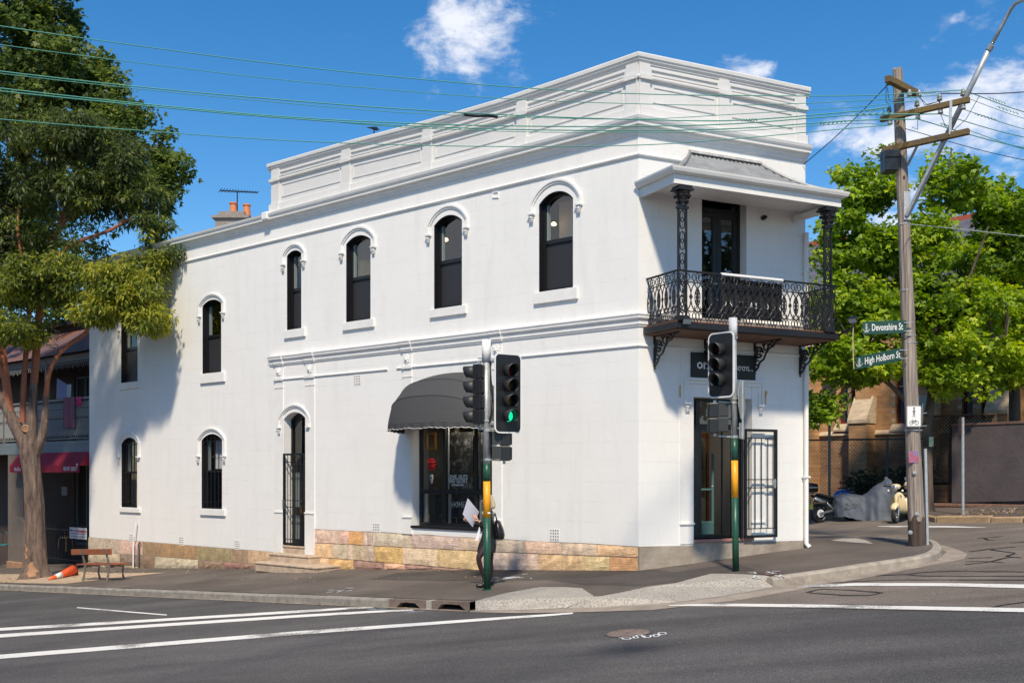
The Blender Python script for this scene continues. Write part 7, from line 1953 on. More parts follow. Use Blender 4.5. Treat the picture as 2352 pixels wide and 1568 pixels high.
lpart('junction_box',MB().box(Frame(A3(2022,401,DT),(1,0,0),(0,-1,0)),0,.26,0,.30,-.02,.28).box(Frame(A3(2021,384,DT),(1,0,0),(0,-1,0)),-.0,.285,.10,.26,-.03,.30),M['plastic_black'],tpl,bev=.02)
for px,py,r in((2100.8,1085.8,.028),(2106,1180,.03),(2091,1222,.03)):
 lpart('washer',MB().lathe([(r*1.3,-.02),(r*1.3,.012),(r*.6,.014),(r*.55,.03),(0,.03)],A3(px,py,DT-.155),14,axis=(0,-1,0)),M['galv'],tpl)
for px,py in((2058,258),(2060,331),(2064,274),(2077,406)):lpart('bolt',MB().lathe([(.022,0),(.02,.02),(0,.022)],A3(px,py,DT-.115),8,axis=(0,-1,0)),mat('rust_bolt',(.14,.04,.025),.8)if 'rust_bolt' not in bpy.data.materials else bpy.data.materials['rust_bolt'],tpl)
lpart('earth_strip',MB().bar(A3(2125,1030,DT),A3(2130,1254,DT-.03),.045,.05),M['galv'],tpl)
for(x0,py,x1)in((2066,667,2092),(2063,516,2088),(2080,988,2116),(2072,771,2102),(2074,787,2104)):
 c=A3((x0+x1)/2,py,DT);r=(x1-x0)/2*DT/FPX+.012;lpart('strap',MB().lathe([(r,-.008),(r,.008)],c,18,cap=False),M['galv'],tpl)
lpart('stickers',MB().box(WF,-.09,.095,-.12,.10,.148,.150),mat('torn_red_poster',(.50,.05,.03),.8,col2=(.08,.22,.45),scale=9),tpl,A3(2091,1048,DT));
# sloping street lamp arm bolted to the pole
la_=thing('street_lamp','long grey steel street lamp arm sloping up to the right from power pole','street lamp',tuple(at(2082,494,DT-.12)))
o0=Vector(la_.location)
def LA(px,py,Y):return at(px,py,Y)-o0
lpart('stay',MB().bar(LA(2083,497,DT-.13),LA(2176,308,DT-.75),.10,.06),M['galv'],la_,bev=.01)
lpart('bracket_plate',MB().bar(LA(2083,440,DT-.10),LA(2084,505,DT-.12),.13,.03),M['galv'],la_)
lpart('arm',MB().tube([LA(2174,312,DT-.74),LA(2226,207,DT-1.05),LA(2274.7,107.7,DT-1.4)],.05,12),M['galv'],la_,smooth=True)
lpart('arm_tip',MB().tube([LA(2272,113,DT-1.38),LA(2300,62,DT-1.55),LA(2320,24,DT-1.7),LA(2331,9,DT-1.8),LA(2345,2,DT-2.0),LA(2380,-8,DT-2.5)],.033,12),M['galv'],la_,smooth=True)
lpart('luminaire',MB().lathe([(0,-.35),(.12,-.25),(.16,0),(.13,.3),(0,.42)],LA(2395,-12,DT-2.8),14,axis=(.5,-.85,.05)),M['galv'],la_,smooth=True)
lpart('collar',MB().tube([LA(2272,114,DT-1.38),LA(2277,104,DT-1.42)],.06,12),M['galv'],la_)
# wires
YL,YRt=8.6,DT-.3
def wdepth(px):a=1/YL;b=1/YRt;return 1/(a+(b-a)*px/2130.0)
def wire(label,pts,m,r=.0065,dfun=wdepth,group='power lines from the left edge to the pole'):
 P=[Vector(at(x,y,dfun(x)))for x,y in pts]
 out=[]
 for i in range(len(P)-1):
  p0,p1,p2,p3=P[max(i-1,0)],P[i],P[i+1],P[min(i+2,len(P)-1)]
  if i==0:p0=p1*2-p2
  if i==len(P)-2:p3=p2*2-p1
  for j in range(6):
   t=j/6;out.append(.5*(2*p1+(p2-p0)*t+(2*p0-5*p1+4*p2-p3)*t*t+(3*p1-p0-3*p2+p3)*t**3))
 out.append(P[-1])
 return solo('power_line',label,'cable',MB().tube(out,[r*q_.y/17 for q_ in out],5),m,base=P[-1],group=group)
W_=M['wire_green']
wire('topmost green power line of those crossing from the left edge',[(-160,28),(0,60),(320,106),(631,147),(919,178),(1200,202),(1466,216),(1700,220),(1952,220.5),(2100,214),(2212,207)],W_,.0085)
wire('second highest green power line crossing from the left edge',[(-160,76),(0,103),(320,145),(631,182),(919,209),(1200,229),(1466,239),(1700,242),(1952,233),(2158,219)],W_,.0065)
wire('upper line of the middle pair of power lines',[(-160,140),(0,164),(320,200),(631,228.4),(919,250.5),(1200,266),(1466,275),(1700,276.5),(1952,257),(2042,246)],W_,.010)
wire('thin lower line of the middle pair of power lines',[(-160,146),(0,169),(320,205),(631,235),(919,258.8),(1140,268),(1466,274),(1700,262),(1952,247),(2106,232)],W_,.006)
wire('upper line of the low pair of thick power lines',[(-160,182),(0,203),(320,238),(631,266.7),(919,282.9),(1200,290),(1466,290.5),(1700,284),(1952,265.5),(2158,262)],W_,.010)
wire('lower line of the low pair of thick power lines',[(-160,189),(0,209.5),(320,242),(631,270),(919,288.5),(1200,298),(1466,300),(1700,295),(1952,277.6),(2108,274)],W_,.010)
wire('thin sagging line just under the low pair of power lines',[(700,274),(919,292),(1200,303),(1466,305),(1700,301),(1952,284),(2044,288)],W_,.006)
wire('lowest power line crossing the white cornice from left edge',[(-160,255),(0,274),(320,300),(631,321.5),(919,333),(1200,337),(1466,333.6),(1665,321),(1952,295),(2044,288)],W_,.0075)
def rd(px):a=1/(DT-.4);b=1/33.0;return 1/(a+(b-a)*(px-2090)/450.0)
GR='power lines leaving the pole to the right'
for k,(a,b,m,r)in enumerate([((2158,215),(2480,199),M['wire_black'],.009),((2212,207),(2480,290),W_,.0075),((2212,222),(2480,305),W_,.005),((2160,262),(2480,340),W_,.0075),((2108,274),(2480,366),W_,.0085),((2212,251),(2480,325),W_,.006),((2226,300),(2480,372),W_,.006),((2080,296),(2480,394),M['wire_black'],.006)]):
 mid=((a[0]+b[0])/2,(a[1]+b[1])/2+7)
 nm=['black line, topmost of those leaving the pole to the right','green line dropping right from the outermost insulator','thin line just below the outermost insulator line on right','green line dropping right from the third insulator','thick green line dropping right from the second insulator','thin line from under the outer end of upper crossarm','thin line leaving the outer end of the lower crossarm','lowest thin line passing behind the lower crossarm'][k]
 wire(nm,[a,mid,b],m,r,rd,GR)
wire('pale cable leaving the middle of the power pole to the right',[(2088,515),(2200,526),(2352,543),(2480,560)],mat('pale_cable',(.45,.5,.48),.6),.0065,rd,'cables on the power pole')
a=at(2040,194,DT*.97);b=FR.p(3.98,FR.z(1850,379),.03)
solo('service_line','black service cable sloping from the pole top down to white building','cable',MB().tube([a,a.lerp(b,.33)+Vector((0,0,-.05)),a.lerp(b,.66)+Vector((0,0,-.05)),b],.009,5),M['wire_black'],base=b)
mb=MB();rl=random.Random(4)
for(x0,y0,x1,y1)in((2035,197,2043,240),(2038,200,2058,235),(2043,245,2028,252),(2110,222,2160,232),(2110,218,2150,235),(2190,300,2250,220),(2108,275,2095,292),(2160,262,2175,290),(2026,345,2016,362)):
 p,q_=at(x0,y0,DT-.35),at(x1,y1,DT-.35);mb.tube([p,p.lerp(q_,.5)+Vector((rl.uniform(-.06,.06),0,-.12)),q_],.006,4)
lpart('jumper_wires',mesh_from(mb,'jumper_wires',base_off),M['wire_black'],tpl,kind='stuff')
# twisted ties on the lines
mb=MB()
for(x0,y0,x1,y1)in((1990,256.5,2030,249),(1885,285,1945,278),(1960,263.5,2050,259.5),(2120,214.5,2150,212),(1700,276,1740,275)):
 p,q_=at(x0,y0,wdepth(x0)),at(x1,y1,wdepth(x1));L=(q_-p).length
 mb.tube([p.lerp(q_,t/24)+Vector((0,.018*math.cos(t*1.6),.018*math.sin(t*1.6)))for t in range(25)],.008,4)
for(x0,y0,x1,y1)in((2270,224,2310,238),(2240,262,2290,276),(2160,284,2190,294),(2290,245,2340,262)):
 p,q_=at(x0,y0,rd(x0)),at(x1,y1,rd(x1));mb.tube([p.lerp(q_,t/24)+Vector((0,.02*math.cos(t*1.6),.02*math.sin(t*1.6)))for t in range(25)],.009,4)
lpart('wire_ties',mesh_from(mb,'wire_ties',base_off),mat('pale_green_ties',(.22,.42,.34),.6),tpl,kind='stuff')
solo('line_splice','dark sagging splice on the power lines before the parapet','cable joint',MB().tube([at(1066,264,wdepth(1066)),at(1095,267,wdepth(1095)),at(1120,266,wdepth(1120)),at(1142,269,wdepth(1142))],.016,6),M['wire_black'])
# signs on the pole
M['sign_green']=mat('street_sign_green',(.006,.055,.040),.45)
def anchor(F,cx,cz,s,o):
 mb=MB()
 mb.tube([F.p(cx,cz-.5*s,o),F.p(cx,cz+.38*s,o)],.035*s,5)
 mb.tube([F.p(cx+.5*s*math.cos(R(a)),cz-.12*s+.38*s*math.sin(R(a)),o)for a in range(190,351,20)],.04*s,5)
 mb.tube([F.p(cx+.12*s*math.cos(R(a)),cz+.5*s+.12*s*math.sin(R(a)),o)for a in range(0,331,30)],.035*s,5)
 for k in(-.22,0,.22):mb.bar(F.p(cx-.22*s,cz+k*s,o),F.p(cx+.22*s,cz+k*s,o),.05*s)
 mb.bar(F.p(cx-.3*s,cz-.62*s,o),F.p(cx+.3*s,cz-.62*s,o),.05*s)
 return mb
def street_sign(label,txt,pL,pR,dL,dR,sp):
 a,b=at(*pL,dL),at(*pR,dR);U=(b-a);tilt_=math.atan2(U.z,math.hypot(U.x,U.y));L=U.length
 F=Frame((a.x,a.y,0),(U.x,U.y,0),Vector((U.y,-U.x,0)))
 t=thing('street_sign',label,'sign',tuple(a));h=.245
 ob=[]
 Lh=math.hypot(U.x,U.y);sh=U.z/Lh
 def sk(mb):mb.v=[(x,y,z+((Vector((x,y,0))-Vector((a.x,a.y,0))).dot(F.U))*sh)for x,y,z in mb.v];return mb
 part('plate',sk(MB().box(F,0,Lh,a.z-h/2,a.z+h/2,-.006,.006)),M['sign_green'],t,bev=.002)
 part('lettering',sk(text_mb(txt,F,.165,a.z-.055,.007,.185,sx=sp,bold=.002)),M['white'],t)
 part('emblem',sk(anchor(F,.068,a.z,.125,.008)),M['white'],t)
 part('divider',sk(MB().box(F,.135,.139,a.z-h/2,a.z+h/2,.006,.0075)),mat('sign_dark_line',(.003,.03,.022),.5)if 'sign_dark_line' not in bpy.data.materials else bpy.data.materials['sign_dark_line'],t)
 for z in(.075,-.085):
  p=F.p(Lh,a.z+U.z+z,0);part('strap',MB().bar(p+Vector((-.05,-.01,0)),p+Vector((.10,-.05,0)),.02,.012),M['galv'],t)
street_sign('green street sign reading Devonshire St, the upper one on the pole','Devonshire St',(1981.5,753.5),(2082,750),DT-.10,DT-.17,.545)
street_sign('green street sign reading High Holborn St, the lower one on the pole','High Holborn St',(1965.6,834),(2071.5,813),DT+.25,DT-.12,.53)
ps=thing('path_sign','white shared path sign with walking figure and bicycle on the power pole','sign',tuple(at(2099,980,DT-.2)))
pc=at(2099.3,955.5,DT-.2);PFm=Frame((pc.x,pc.y,0),(1,-.05,0),(-.05,-1,0))
def shiftF(F,du,dz):return Frame(F.p(du,dz),F.U,F.N)
Pz=Frame(pc,(1,-.05,0),(-.05,-1,0))
part('plate',MB().prism(rrect(.272,.40,.03),Pz,-.003,.003),M['white'],ps)
mb=MB();mb.ribbon(rrect(.262,.39,.026),Pz,0,.006,.003,.0045,closed=True);part('border',mb,M['black'],ps)
mb=MB();mb.lathe([(.017,0),(.017,.003),(0,.003)],Pz.p(.0,.155,.003),12,axis=Pz.N)
for pts,w in(([(0,.13),(-.004,.06)],.017),([(0,.07),(.014,.03),(.012,-.02)],.009),([(0,.07),(-.012,.03),(-.024,-.018)],.009),([(0,.125),(.022,.09),(.016,.065)],.0065),([(0,.125),(-.022,.092),(-.022,.068)],.0065)):
 mb.tube([Pz.p(x,z,.005)for x,z in pts],w*.55 if w>.01 else w*.6,6)
part('walking_figure',mb,M['black'],ps)
mb=MB()
for cx in(-.05,.05):mb.tube([Pz.p(cx+.034*math.cos(R(a)),-.125+.034*math.sin(R(a)),.006)for a in range(0,360,24)],.0035,5,closed=True)
for p,q_ in(((-.05,-.125),(-.022,-.085)),((-.022,-.085),(.028,-.085)),((-.02,-.085),(.002,-.125)),((.002,-.125),(-.05,-.125)),((.002,-.125),(.028,-.085)),((.05,-.125),(.026,-.068)),((.026,-.068),(.04,-.064)),((-.022,-.085),(-.026,-.072)),((-.036,-.071),(-.014,-.071))):mb.tube([Pz.p(*p,.006),Pz.p(*q_,.006)],.003,5)
part('bicycle_symbol',mb,M['black'],ps)
lpart('side_plate',MB().box(WF,-.14,.14,-.18,.18,-.003,.003),M['sign_back'],ps,at(2119,950,DT+.02)-Vector(ps.location),R(70));part('brackets',MB().bar(at(2113,949,DT),at(2128,948,DT+.1),.015).bar(at(2113,978,DT),at(2128,977,DT+.1),.015),M['galv'],ps)
# 40 zone sign across the side street
d4=30.2;b4=at(1905,1150,d4);b4.z=foot_z(b4.x,b4.y)
s4=thing('speed_sign','white 40 speed sign with a red ring half hidden by leaves','sign',tuple(b4))
part('post',MB().tube([b4,at(1905,885,d4)],.04,8),mat('green_grey_post',(.10,.14,.14),.5),s4)
cS=at(1904,913,d4-.06);FS_=Frame(cS,(1,.1,0),(.1,-1,0));k4=d4/FPX
part('plate',MB().prism(rrect(33*k4,68*k4,.03),FS_,-.003,.003),mat('sign_white_shaded',(.55,.56,.56),.5),s4)
part('red_ring',MB().ribbon([(14.5*k4*math.cos(R(a)),12*k4+14.5*k4*math.sin(R(a)))for a in range(0,360,15)],FS_,0,2.6*k4,.003,.006,closed=True),mat('ring_red',(.5,.01,.02),.5),s4)
part('number',text_mb('40',FS_,0,12*k4-.085,.004,.235,'CENTER',bold=.006),M['black'],s4)
part('word',text_mb('AREA',FS_,0,-30*k4,.004,.10,'CENTER',bold=.003),M['black'],s4)
d5=foot_at(2212,1181).y;b5=foot_at(2212,1181)
s5=thing('sign_post','plain galvanised sign post before the dark wall with a maroon sign edge on','sign post',tuple(b5))
part('post',MB().tube([b5,at(2211.5,958,d5)],.036,10),M['galv'],s5)
lpart('plate',MB().box(WF,-.15,.15,-.22,.22,-.003,.003),mat('maroon_sign',(.13,.02,.03),.5),s5,at(2205,980,d5)-b5,R(80))
tg2=solo('tree_tag','small green and white notice fixed on the liquidambar trunk','notice',MB().box(Frame(at(2138,1025,Y1-.2),(1,0,0),(0,-1,0)),-.05,.07,0,.26,0,.006),mat('notice_green',(.25,.42,.18),.6,col2=(.6,.6,.5),scale=9))
# bench, cone
bq=foot_at(191.7,1334.5);bq2=foot_at(246.5,1336)
BF=Frame((bq.x,bq.y,0),bq2-bq-Vector((0,0,(bq2-bq).z)),FL.N)
bn_=thing('park_bench','timber park bench with cast legs facing the wall near the orange cone','bench',tuple(bq))
M['slat']=mat('reddish_bench_timber',(.27,.085,.035),.6,.3,6,.3,20,stretch=(4,1,1));M['cast']=mat('grey_brown_cast_iron',(.15,.125,.105),.6,.2,12)
Lb=(bq2-bq).length
def bz(u):p=BF.p(u,0);return foot_z(p.x,p.y)
sl=(bz(Lb)-bz(0))/Lb
def brd(o,z,w,h,u0,u1,name):
 a,b=BF.p(u0,bz(0)+sl*u0+z,o),BF.p(u1,bz(0)+sl*u1+z,o)
 part(name,MB().bar(a,b,w,h,up=(0,0,1)),M['slat'],bn_,bev=.01)
brd(.02,.78,.04,.15,-.62,Lb+.25,'back_slat')
for k in range(4):brd(-.10-.10*k,.44+.005*k,.075,.035,-.55,Lb+.25,'seat_slat')
for u in(0,Lb):
 z=bz(0)+sl*u
 mb=MB();mb.tube([BF.p(u,z-.02,.02),BF.p(u,z+.22,-.03),BF.p(u,z+.42,-.05),BF.p(u,z+.62,.0),BF.p(u,z+.84,.055)],[.034,.028,.036,.028,.03],8)
 mb.tube([BF.p(u,z+.40,-.05),BF.p(u,z+.41,-.28),BF.p(u,z+.38,-.44),BF.p(u,z+.2,-.42),BF.p(u,z,-.47)],[.03,.026,.028,.024,.03],8)
 part('leg',mb,M['cast'],bn_)
 part('clamp',MB().box(BF,u-.04,u+.04,z+.71,z+.86,.04,.06),M['cast'],bn_)
ct=foot_at(138,1331)
cn=thing('traffic_cone','orange traffic cone with white band tipped over beside the gum trunk','traffic cone',tuple(ct))
tipc,basec=foot_at(112,1333)+Vector((0,0,.04)),foot_at(164,1323)+Vector((0,.12,.17))
ax=(tipc-basec);Lc=ax.length;ax.normalize();rel_b=basec-ct
M['cone']=mat('cone_orange',(.85,.10,.015),.5,.08,10)
def cseg(a,b,m,nm,k=1.0):lpart(nm,MB().lathe([((.145*(1-a)+.022*a)*k,Lc*a),((.145*(1-b)+.022*b)*k,Lc*b)],rel_b,20,axis=ax),m,cn,smooth=True)
cseg(0,1,M['cone'],'cone_body');cseg(.52,.74,M['white_trim'],'reflective_band',1.03)
lpart('base',MB().lathe([(.20,-.03),(.21,0),(.15,.012)],rel_b,4,axis=ax),M['rubber'],cn,bev=.01)
# the woman reading behind the signal pole
YW=18.95;kW=YW/FPX
def W3(X,Y,dy=0.0):return at(1045.1+.18316*X,1091+.18316*Y,YW+dy)
wb=foot_at(1119,1345);
DW=W3(0,0).y
def skin(name,chains,m,parent,sub=2,root=0):
 """chains: list of [(point, radius_x, radius_y) ...]; a point given as int refers to an earlier vertex"""
 vs=[];es=[];rr=[]
 for ch in chains:
  prev=None
  for it in ch:
   if isinstance(it,int):prev=it;continue
   p,rx,ry=it;vs.append(Vector(p));rr.append((rx,ry));i=len(vs)-1
   if prev is not None:es.append((prev,i))
   prev=i
 me=bpy.data.meshes.new(name);off=_world(parent);me.from_pydata([tuple(v-off)for v in vs],es,[])
 o=bpy.data.objects.new(name,me);COL.objects.link(o)
 md=o.modifiers.new('skin','SKIN');md.branch_smoothing=.6
 for i,(rx,ry)in enumerate(rr):me.skin_vertices[0].data[i].radius=(rx,ry)
 me.skin_vertices[0].data[root].use_root=True
 md.use_smooth_shade=True
 s_=o.modifiers.new('sub','SUBSURF');s_.levels=sub;s_.render_levels=sub
 dg=bpy.context.evaluated_depsgraph_get();m2=bpy.data.meshes.new_from_object(o.evaluated_get(dg));m2.name=name
 bpy.data.objects.remove(o);bpy.data.meshes.remove(me)
 m2.materials.clear();m2.materials.append(m);m2.polygons.foreach_set('use_smooth',[True]*len(m2.polygons))
 ob=bpy.data.objects.new(name,m2);COL.objects.link(ob);ob.parent=parent;LOC[ob.name]=off
 return ob
wm=thing('person','blonde woman in black jacket and shorts reading a sheet behind signal pole','person',tuple(wb))
M['skin']=mat('skin',(.62,.36,.26),.5);M['tights']=mat('sheer_black_tights',(.035,.018,.020),.55);M['leather']=mat('black_leather',(.010,.010,.011),.32,.3,20,.2,40)
M['cloth_bk']=mat('black_cloth',(.013,.013,.014),.85,.3,25);M['hair']=mat('blonde_hair',(.60,.50,.33),.5,.3,14,.4,60,stretch=(3,3,.3))
hipc=W3(405,850);chest=W3(432,560);neck=W3(425,440);hd_=W3(400,305)
lf=W3(335,1378,-.05);rf_=W3(458,1335,.12)
kneeL,kneeR=W3(292,1035,-.10),W3(440,1075,.08)
ankL,ankR=W3(368,1290,-.02),W3(452,1270,.14)
shL,shR=W3(405,480,-.16),W3(455,480,.15)
elL,elR=W3(415,660,-.24),W3(430,660,.22)
haL,haR=W3(285,560,-.12),W3(160,585,.10)
# vertex 0 = pelvis root
body=[[(hipc,.13,.10),(W3(425,720),.10,.085),(chest,.12,.09),(W3(432,480),.10,.075),(neck,.045,.045),(W3(412,395),.045,.05),(W3(402,340),.068,.078),(W3(398,290),.075,.085),(W3(402,250),.05,.055)],[0,(W3(360,930,-.07),.085,.085),(kneeL,.052,.052),(W3(318,1140,-.07),.05,.05),(ankL,.03,.032),(W3(362,1350,-.02),.032,.034),(lf,.03,.022)],[0,(W3(445,930,.07),.085,.085),(kneeR,.052,.052),(W3(452,1160,.11),.05,.05),(ankR,.03,.032),(W3(470,1310,.14),.032,.034),(rf_+Vector((-.06,0,-.02)),.028,.022)],[3,(shL,.05,.05),(elL,.036,.036),(W3(330,600,-.17),.028,.028),(W3(300,570,-.14),.02,.023)],[3,(shR,.05,.05),(elR,.036,.036),(W3(260,620,.15),.028,.028),(W3(185,592,.11),.02,.023)]]
bd_=skin('body',body,M['skin'],wm,2)
bd_.data.materials.append(M['tights']);zh=hipc.z-wb.z+.02
for p_ in bd_.data.polygons:p_.material_index=1 if p_.center.z<zh else 0
skin('jacket',[[(W3(412,860),.155,.125),(W3(425,720),.13,.11),(chest,.145,.115),(W3(432,480),.115,.09),(W3(428,445),.06,.06)],[3,(shL,.068,.068),(elL,.054,.054),(W3(340,608,-.18),.044,.044),(W3(312,582,-.15),.036,.036)],[3,(shR,.068,.068),(elR,.054,.054),(W3(290,625,.16),.044,.044),(W3(215,602,.12),.036,.036)]],M['leather'],wm,2)
mb=MB();sec=((W3(415,800),.135,.115),(W3(408,860),.16,.135),(W3(398,920),.168,.145),(W3(392,968),.165,.150),(W3(392,968)+Vector((0,0,.01)),.13,.12))
for(c,a,b)in sec:mb.add([(c.x+a*math.cos(2*PI*k/20),c.y+b*math.sin(2*PI*k/20),c.z+.008*math.sin(k*2.3))for k in range(20)],[])
mb.f=[(j*20+k,j*20+(k+1)%20,(j+1)*20+(k+1)%20,(j+1)*20+k)for j in range(4)for k in range(20)];mb.mi=[0]*len(mb.f)
part('shorts',mb,M['cloth_bk'],wm,smooth=True)
mb=MB();sec=((W3(425,700),.115,.10),(W3(420,790),.135,.115),(W3(412,862),.162,.138),(W3(412,866),.15,.125))
for(c,a,b)in sec:mb.add([(c.x+a*math.cos(2*PI*k/20),c.y+b*math.sin(2*PI*k/20),c.z+.006*math.sin(k*2.7))for k in range(20)],[])
mb.f=[(j*20+k,j*20+(k+1)%20,(j+1)*20+(k+1)%20,(j+1)*20+k)for j in range(3)for k in range(20)];mb.mi=[0]*len(mb.f)
part('jacket_hem',mb,M['leather'],wm,smooth=True)
for(a,f)in((W3(362,1325,-.02),lf),(W3(470,1290,.14),rf_)):
 skin('boot',[[(a,.046,.046),(a+Vector((0,0,-.09)),.046,.050),(Vector((a.x-.06,a.y,foot_z(a.x,a.y)+.045)),.042,.036),(Vector((a.x-.15,a.y-.01,foot_z(a.x,a.y)+.032)),.034,.026)]],M['leather'],wm,1)
 # hands: palm and five fingers each
def hand(wr,d,up,parent,flip=1,s=1.0):
 d=Vector(d).normalized();up=Vector(up).normalized();sd=d.cross(up).normalized()*flip
 palm=wr+d*.045*s
 chains=[[(wr,.02*s,.014*s),(palm,.030*s,.013*s)]]
 for k,(L,off)in enumerate(((.070,.024),(.078,.008),(.072,-.009),(.056,-.024))):
  b=wr+d*.078*s+sd*off*s;m1=b+d*L*.5*s-up*.006*s;t=b+d*L*.85*s-up*.030*s
  chains.append([1,(b,.0085*s,.0085*s),(m1,.0078*s,.0078*s),(t,.0065*s,.0065*s)])
 b=wr+d*.03*s+sd*.032*s;chains.append([0,(b,.011*s,.011*s),(b+d*.030*s+sd*.018*s-up*.01,.009*s,.009*s),(b+d*.055*s+sd*.014*s-up*.02,.0075*s,.0075*s)])
 return skin('hand',chains,M['skin'],parent,1)
hand(W3(300,570,-.14),(-.55,-.10,.62),(.5,-.9,.2),wm,-1)
hand(W3(185,592,.11),(-.6,-.35,.45),(.3,-.9,.1),wm,1)
# hair, face
skin('hair',[[(W3(402,250,.0),.088,.092),(W3(415,290,.0),.100,.104),(W3(440,345,0),.092,.100),(W3(455,400,0),.075,.092),(W3(462,430,0),.05,.07)]],M['hair'],wm,2)
fx=Vector((-1,-.28,0)).normalized();fs=Vector((.28,-1,0)).normalized()
fc=W3(398,315)
part('nose',MB().lathe([(.016,0),(.012,.018),(0,.03)],fc+fx*.070+Vector((0,0,-.01)),8,axis=fx),M['skin'],wm,smooth=True)
for s_ in(-.03,.03):part('eye',MB().lathe([(.011,0),(.009,.006),(0,.008)],fc+fx*.070+fs*s_+Vector((0,0,.018)),8,axis=fx),mat('eye_dark',(.03,.02,.02),.3)if 'eye_dark' not in bpy.data.materials else bpy.data.materials['eye_dark'],wm)
part('glasses',MB().tube([fc+fx*.082+fs*(-.03+.022*math.cos(R(a)))+Vector((0,0,.018+.018*math.sin(R(a))))for a in range(0,360,40)],.004,4,closed=True).tube([fc+fx*.082+fs*(.03+.022*math.cos(R(a)))+Vector((0,0,.018+.018*math.sin(R(a))))for a in range(0,360,40)],.004,4,closed=True),M['plastic_black'],wm)
part('mouth',MB().box(Frame(fc+fx*.070+Vector((0,0,-.04)),fs,fx),-.02,.02,-.005,.005,0,.006),mat('lips',(.45,.08,.08),.5),wm)
part('scarf',MB().lathe([(.06,-.06),(.085,-.02),(.075,.02),(.05,.04)],W3(392,470,-.02),12),mat('patterned_scarf',(.10,.22,.10),.9,col2=(.55,.5,.42),scale=30),wm,smooth=True)
# what she carries
q4=[W3(160,285,-.20),W3(302,455,-.13),W3(222,652,.02),W3(95,487,-.04)]
mb=MB();n=6
for j in range(n+1):
 for i in range(n+1):
  a,b=i/n,j/n;p=(q4[0]*(1-a)+q4[1]*a)*(1-b)+(q4[3]*(1-a)+q4[2]*a)*b
  mb.add([p+Vector((0,-.03*math.sin(PI*a),0))],[])
for j in range(n):
 for i in range(n):a=j*(n+1)+i;mb.f.append((a,a+1,a+n+2,a+n+1));mb.mi.append(0)
pp=solo('paper_sheet','large pale lilac sheet of paper held up by the blonde woman','paper',mb,M['paper'],smooth=True,fix=False)
solo('paper_bag','narrow white paper bag hanging at the front of the woman','bag',MB().add([W3(305,640,-.2),W3(318,690,-.2),W3(292,818,-.2),W3(255,812,-.2),W3(305,640,-.14),W3(318,690,-.14),W3(292,818,-.12),W3(255,812,-.12)],[(0,1,2,3),(7,6,5,4),(0,4,5,1),(1,5,6,2),(2,6,7,3),(3,7,4,0)]),M['paper'])
bp_=thing('backpack','shiny black leather backpack on the back of the blonde woman','backpack',tuple(W3(555,790)))
bc=W3(545,675,.02)
me_b=MB();
for j,(z,w,d)in enumerate(((-.18,.02,.05),(-.17,.085,.12),(-.10,.105,.15),(.0,.095,.15),(.09,.07,.12),(.15,.04,.07),(.165,.01,.03))):
 for k in range(14):a=2*PI*k/14;me_b.add([(bc.x+w*math.cos(a)-.03*z*4,bc.y+d*math.sin(a),bc.z+z)],[])
me_b.f=[(j*14+k,j*14+(k+1)%14,(j+1)*14+(k+1)%14,(j+1)*14+k)for j in range(6)for k in range(14)]+[tuple(range(13,-1,-1)),tuple(6*14+k for k in range(14))];me_b.mi=[0]*len(me_b.f)
part('bag',me_b,M['leather'],bp_,smooth=True)
part('strap',MB().tube([W3(500,480,-.12),W3(520,540,-.14),W3(525,620,-.13),W3(495,700,-.12)],.012,5).tube([W3(470,440,-.10),W3(500,470,-.12),W3(525,560,-.1)],.012,5),M['leather'],bp_)
part('zip_pull',MB().tube([W3(590,760),W3(595,820)],.006,4),M['leather'],bp_)
# motorbikes and scooter
def wheel(parent,c,r,w,m_rim,spokes=6,disc_=True):
 wh=lpart('wheel',MB().lathe([(r-.065,-w*.42),(r-.02,-w*.5),(r,-w*.2),(r,w*.2),(r-.02,w*.5),(r-.065,w*.42),(r-.065,-w*.42)],c,28,axis=(0,1,0),cap=False),M['rubber'],parent,smooth=True)
 mb=MB();mb.lathe([(r-.062,-w*.4),(r-.085,-w*.3),(r-.085,w*.3),(r-.062,w*.4)],c,28,axis=(0,1,0),cap=False)
 for k in range(spokes):a=2*PI*k/spokes;mb.bar(Vector(c),Vector(c)+Vector(((r-.08)*math.cos(a),0,(r-.08)*math.sin(a))),.026,.02,up=(0,1,0))
 mb.lathe([(.04,-w*.5),(.04,w*.5)],c,12,axis=(0,1,0));lpart('rim',mb,m_rim,wh)
 if disc_:lpart('brake_disc',MB().lathe([(.055,-.003),(.13,-.003),(.13,.003),(.055,.003),(.055,-.003)],Vector(c)+Vector((0,-w*.62,0)),22,axis=(0,1,0),cap=False),M['white_trim'],wh)
 return wh
def loft(secs,n=14,ex=2.4):
 """secs: (x, zc, half height, half width, yc) superellipse sections along x"""
 mb=MB()
 for(x,zc_,hz,hy,yc)in secs:
  for k in range(n):
   a=2*PI*k/n;ca,sa_=math.cos(a),math.sin(a)
   mb.add([(x,yc+hy*math.copysign(abs(ca)**(2/ex),ca),zc_+hz*math.copysign(abs(sa_)**(2/ex),sa_))],[])
 m_=len(secs)
 mb.f=[(j*n+k,j*n+(k+1)%n,(j+1)*n+(k+1)%n,(j+1)*n+k)for j in range(m_-1)for k in range(n)]+[tuple(range(n-1,-1,-1)),tuple((m_-1)*n+k for k in range(n))];mb.mi=[0]*len(mb.f)
 return mb
M['moto_black']=mat('gloss_black_body',(.012,.012,.014),.22,coat=.5);M['moto_blue']=mat('gloss_blue_tank',(.01,.06,.30),.2,coat=.6);M['rim_black']=mat('rim_black',(.02,.02,.02),.35,metal=.5)
gm_=ground_at(1881,1200)
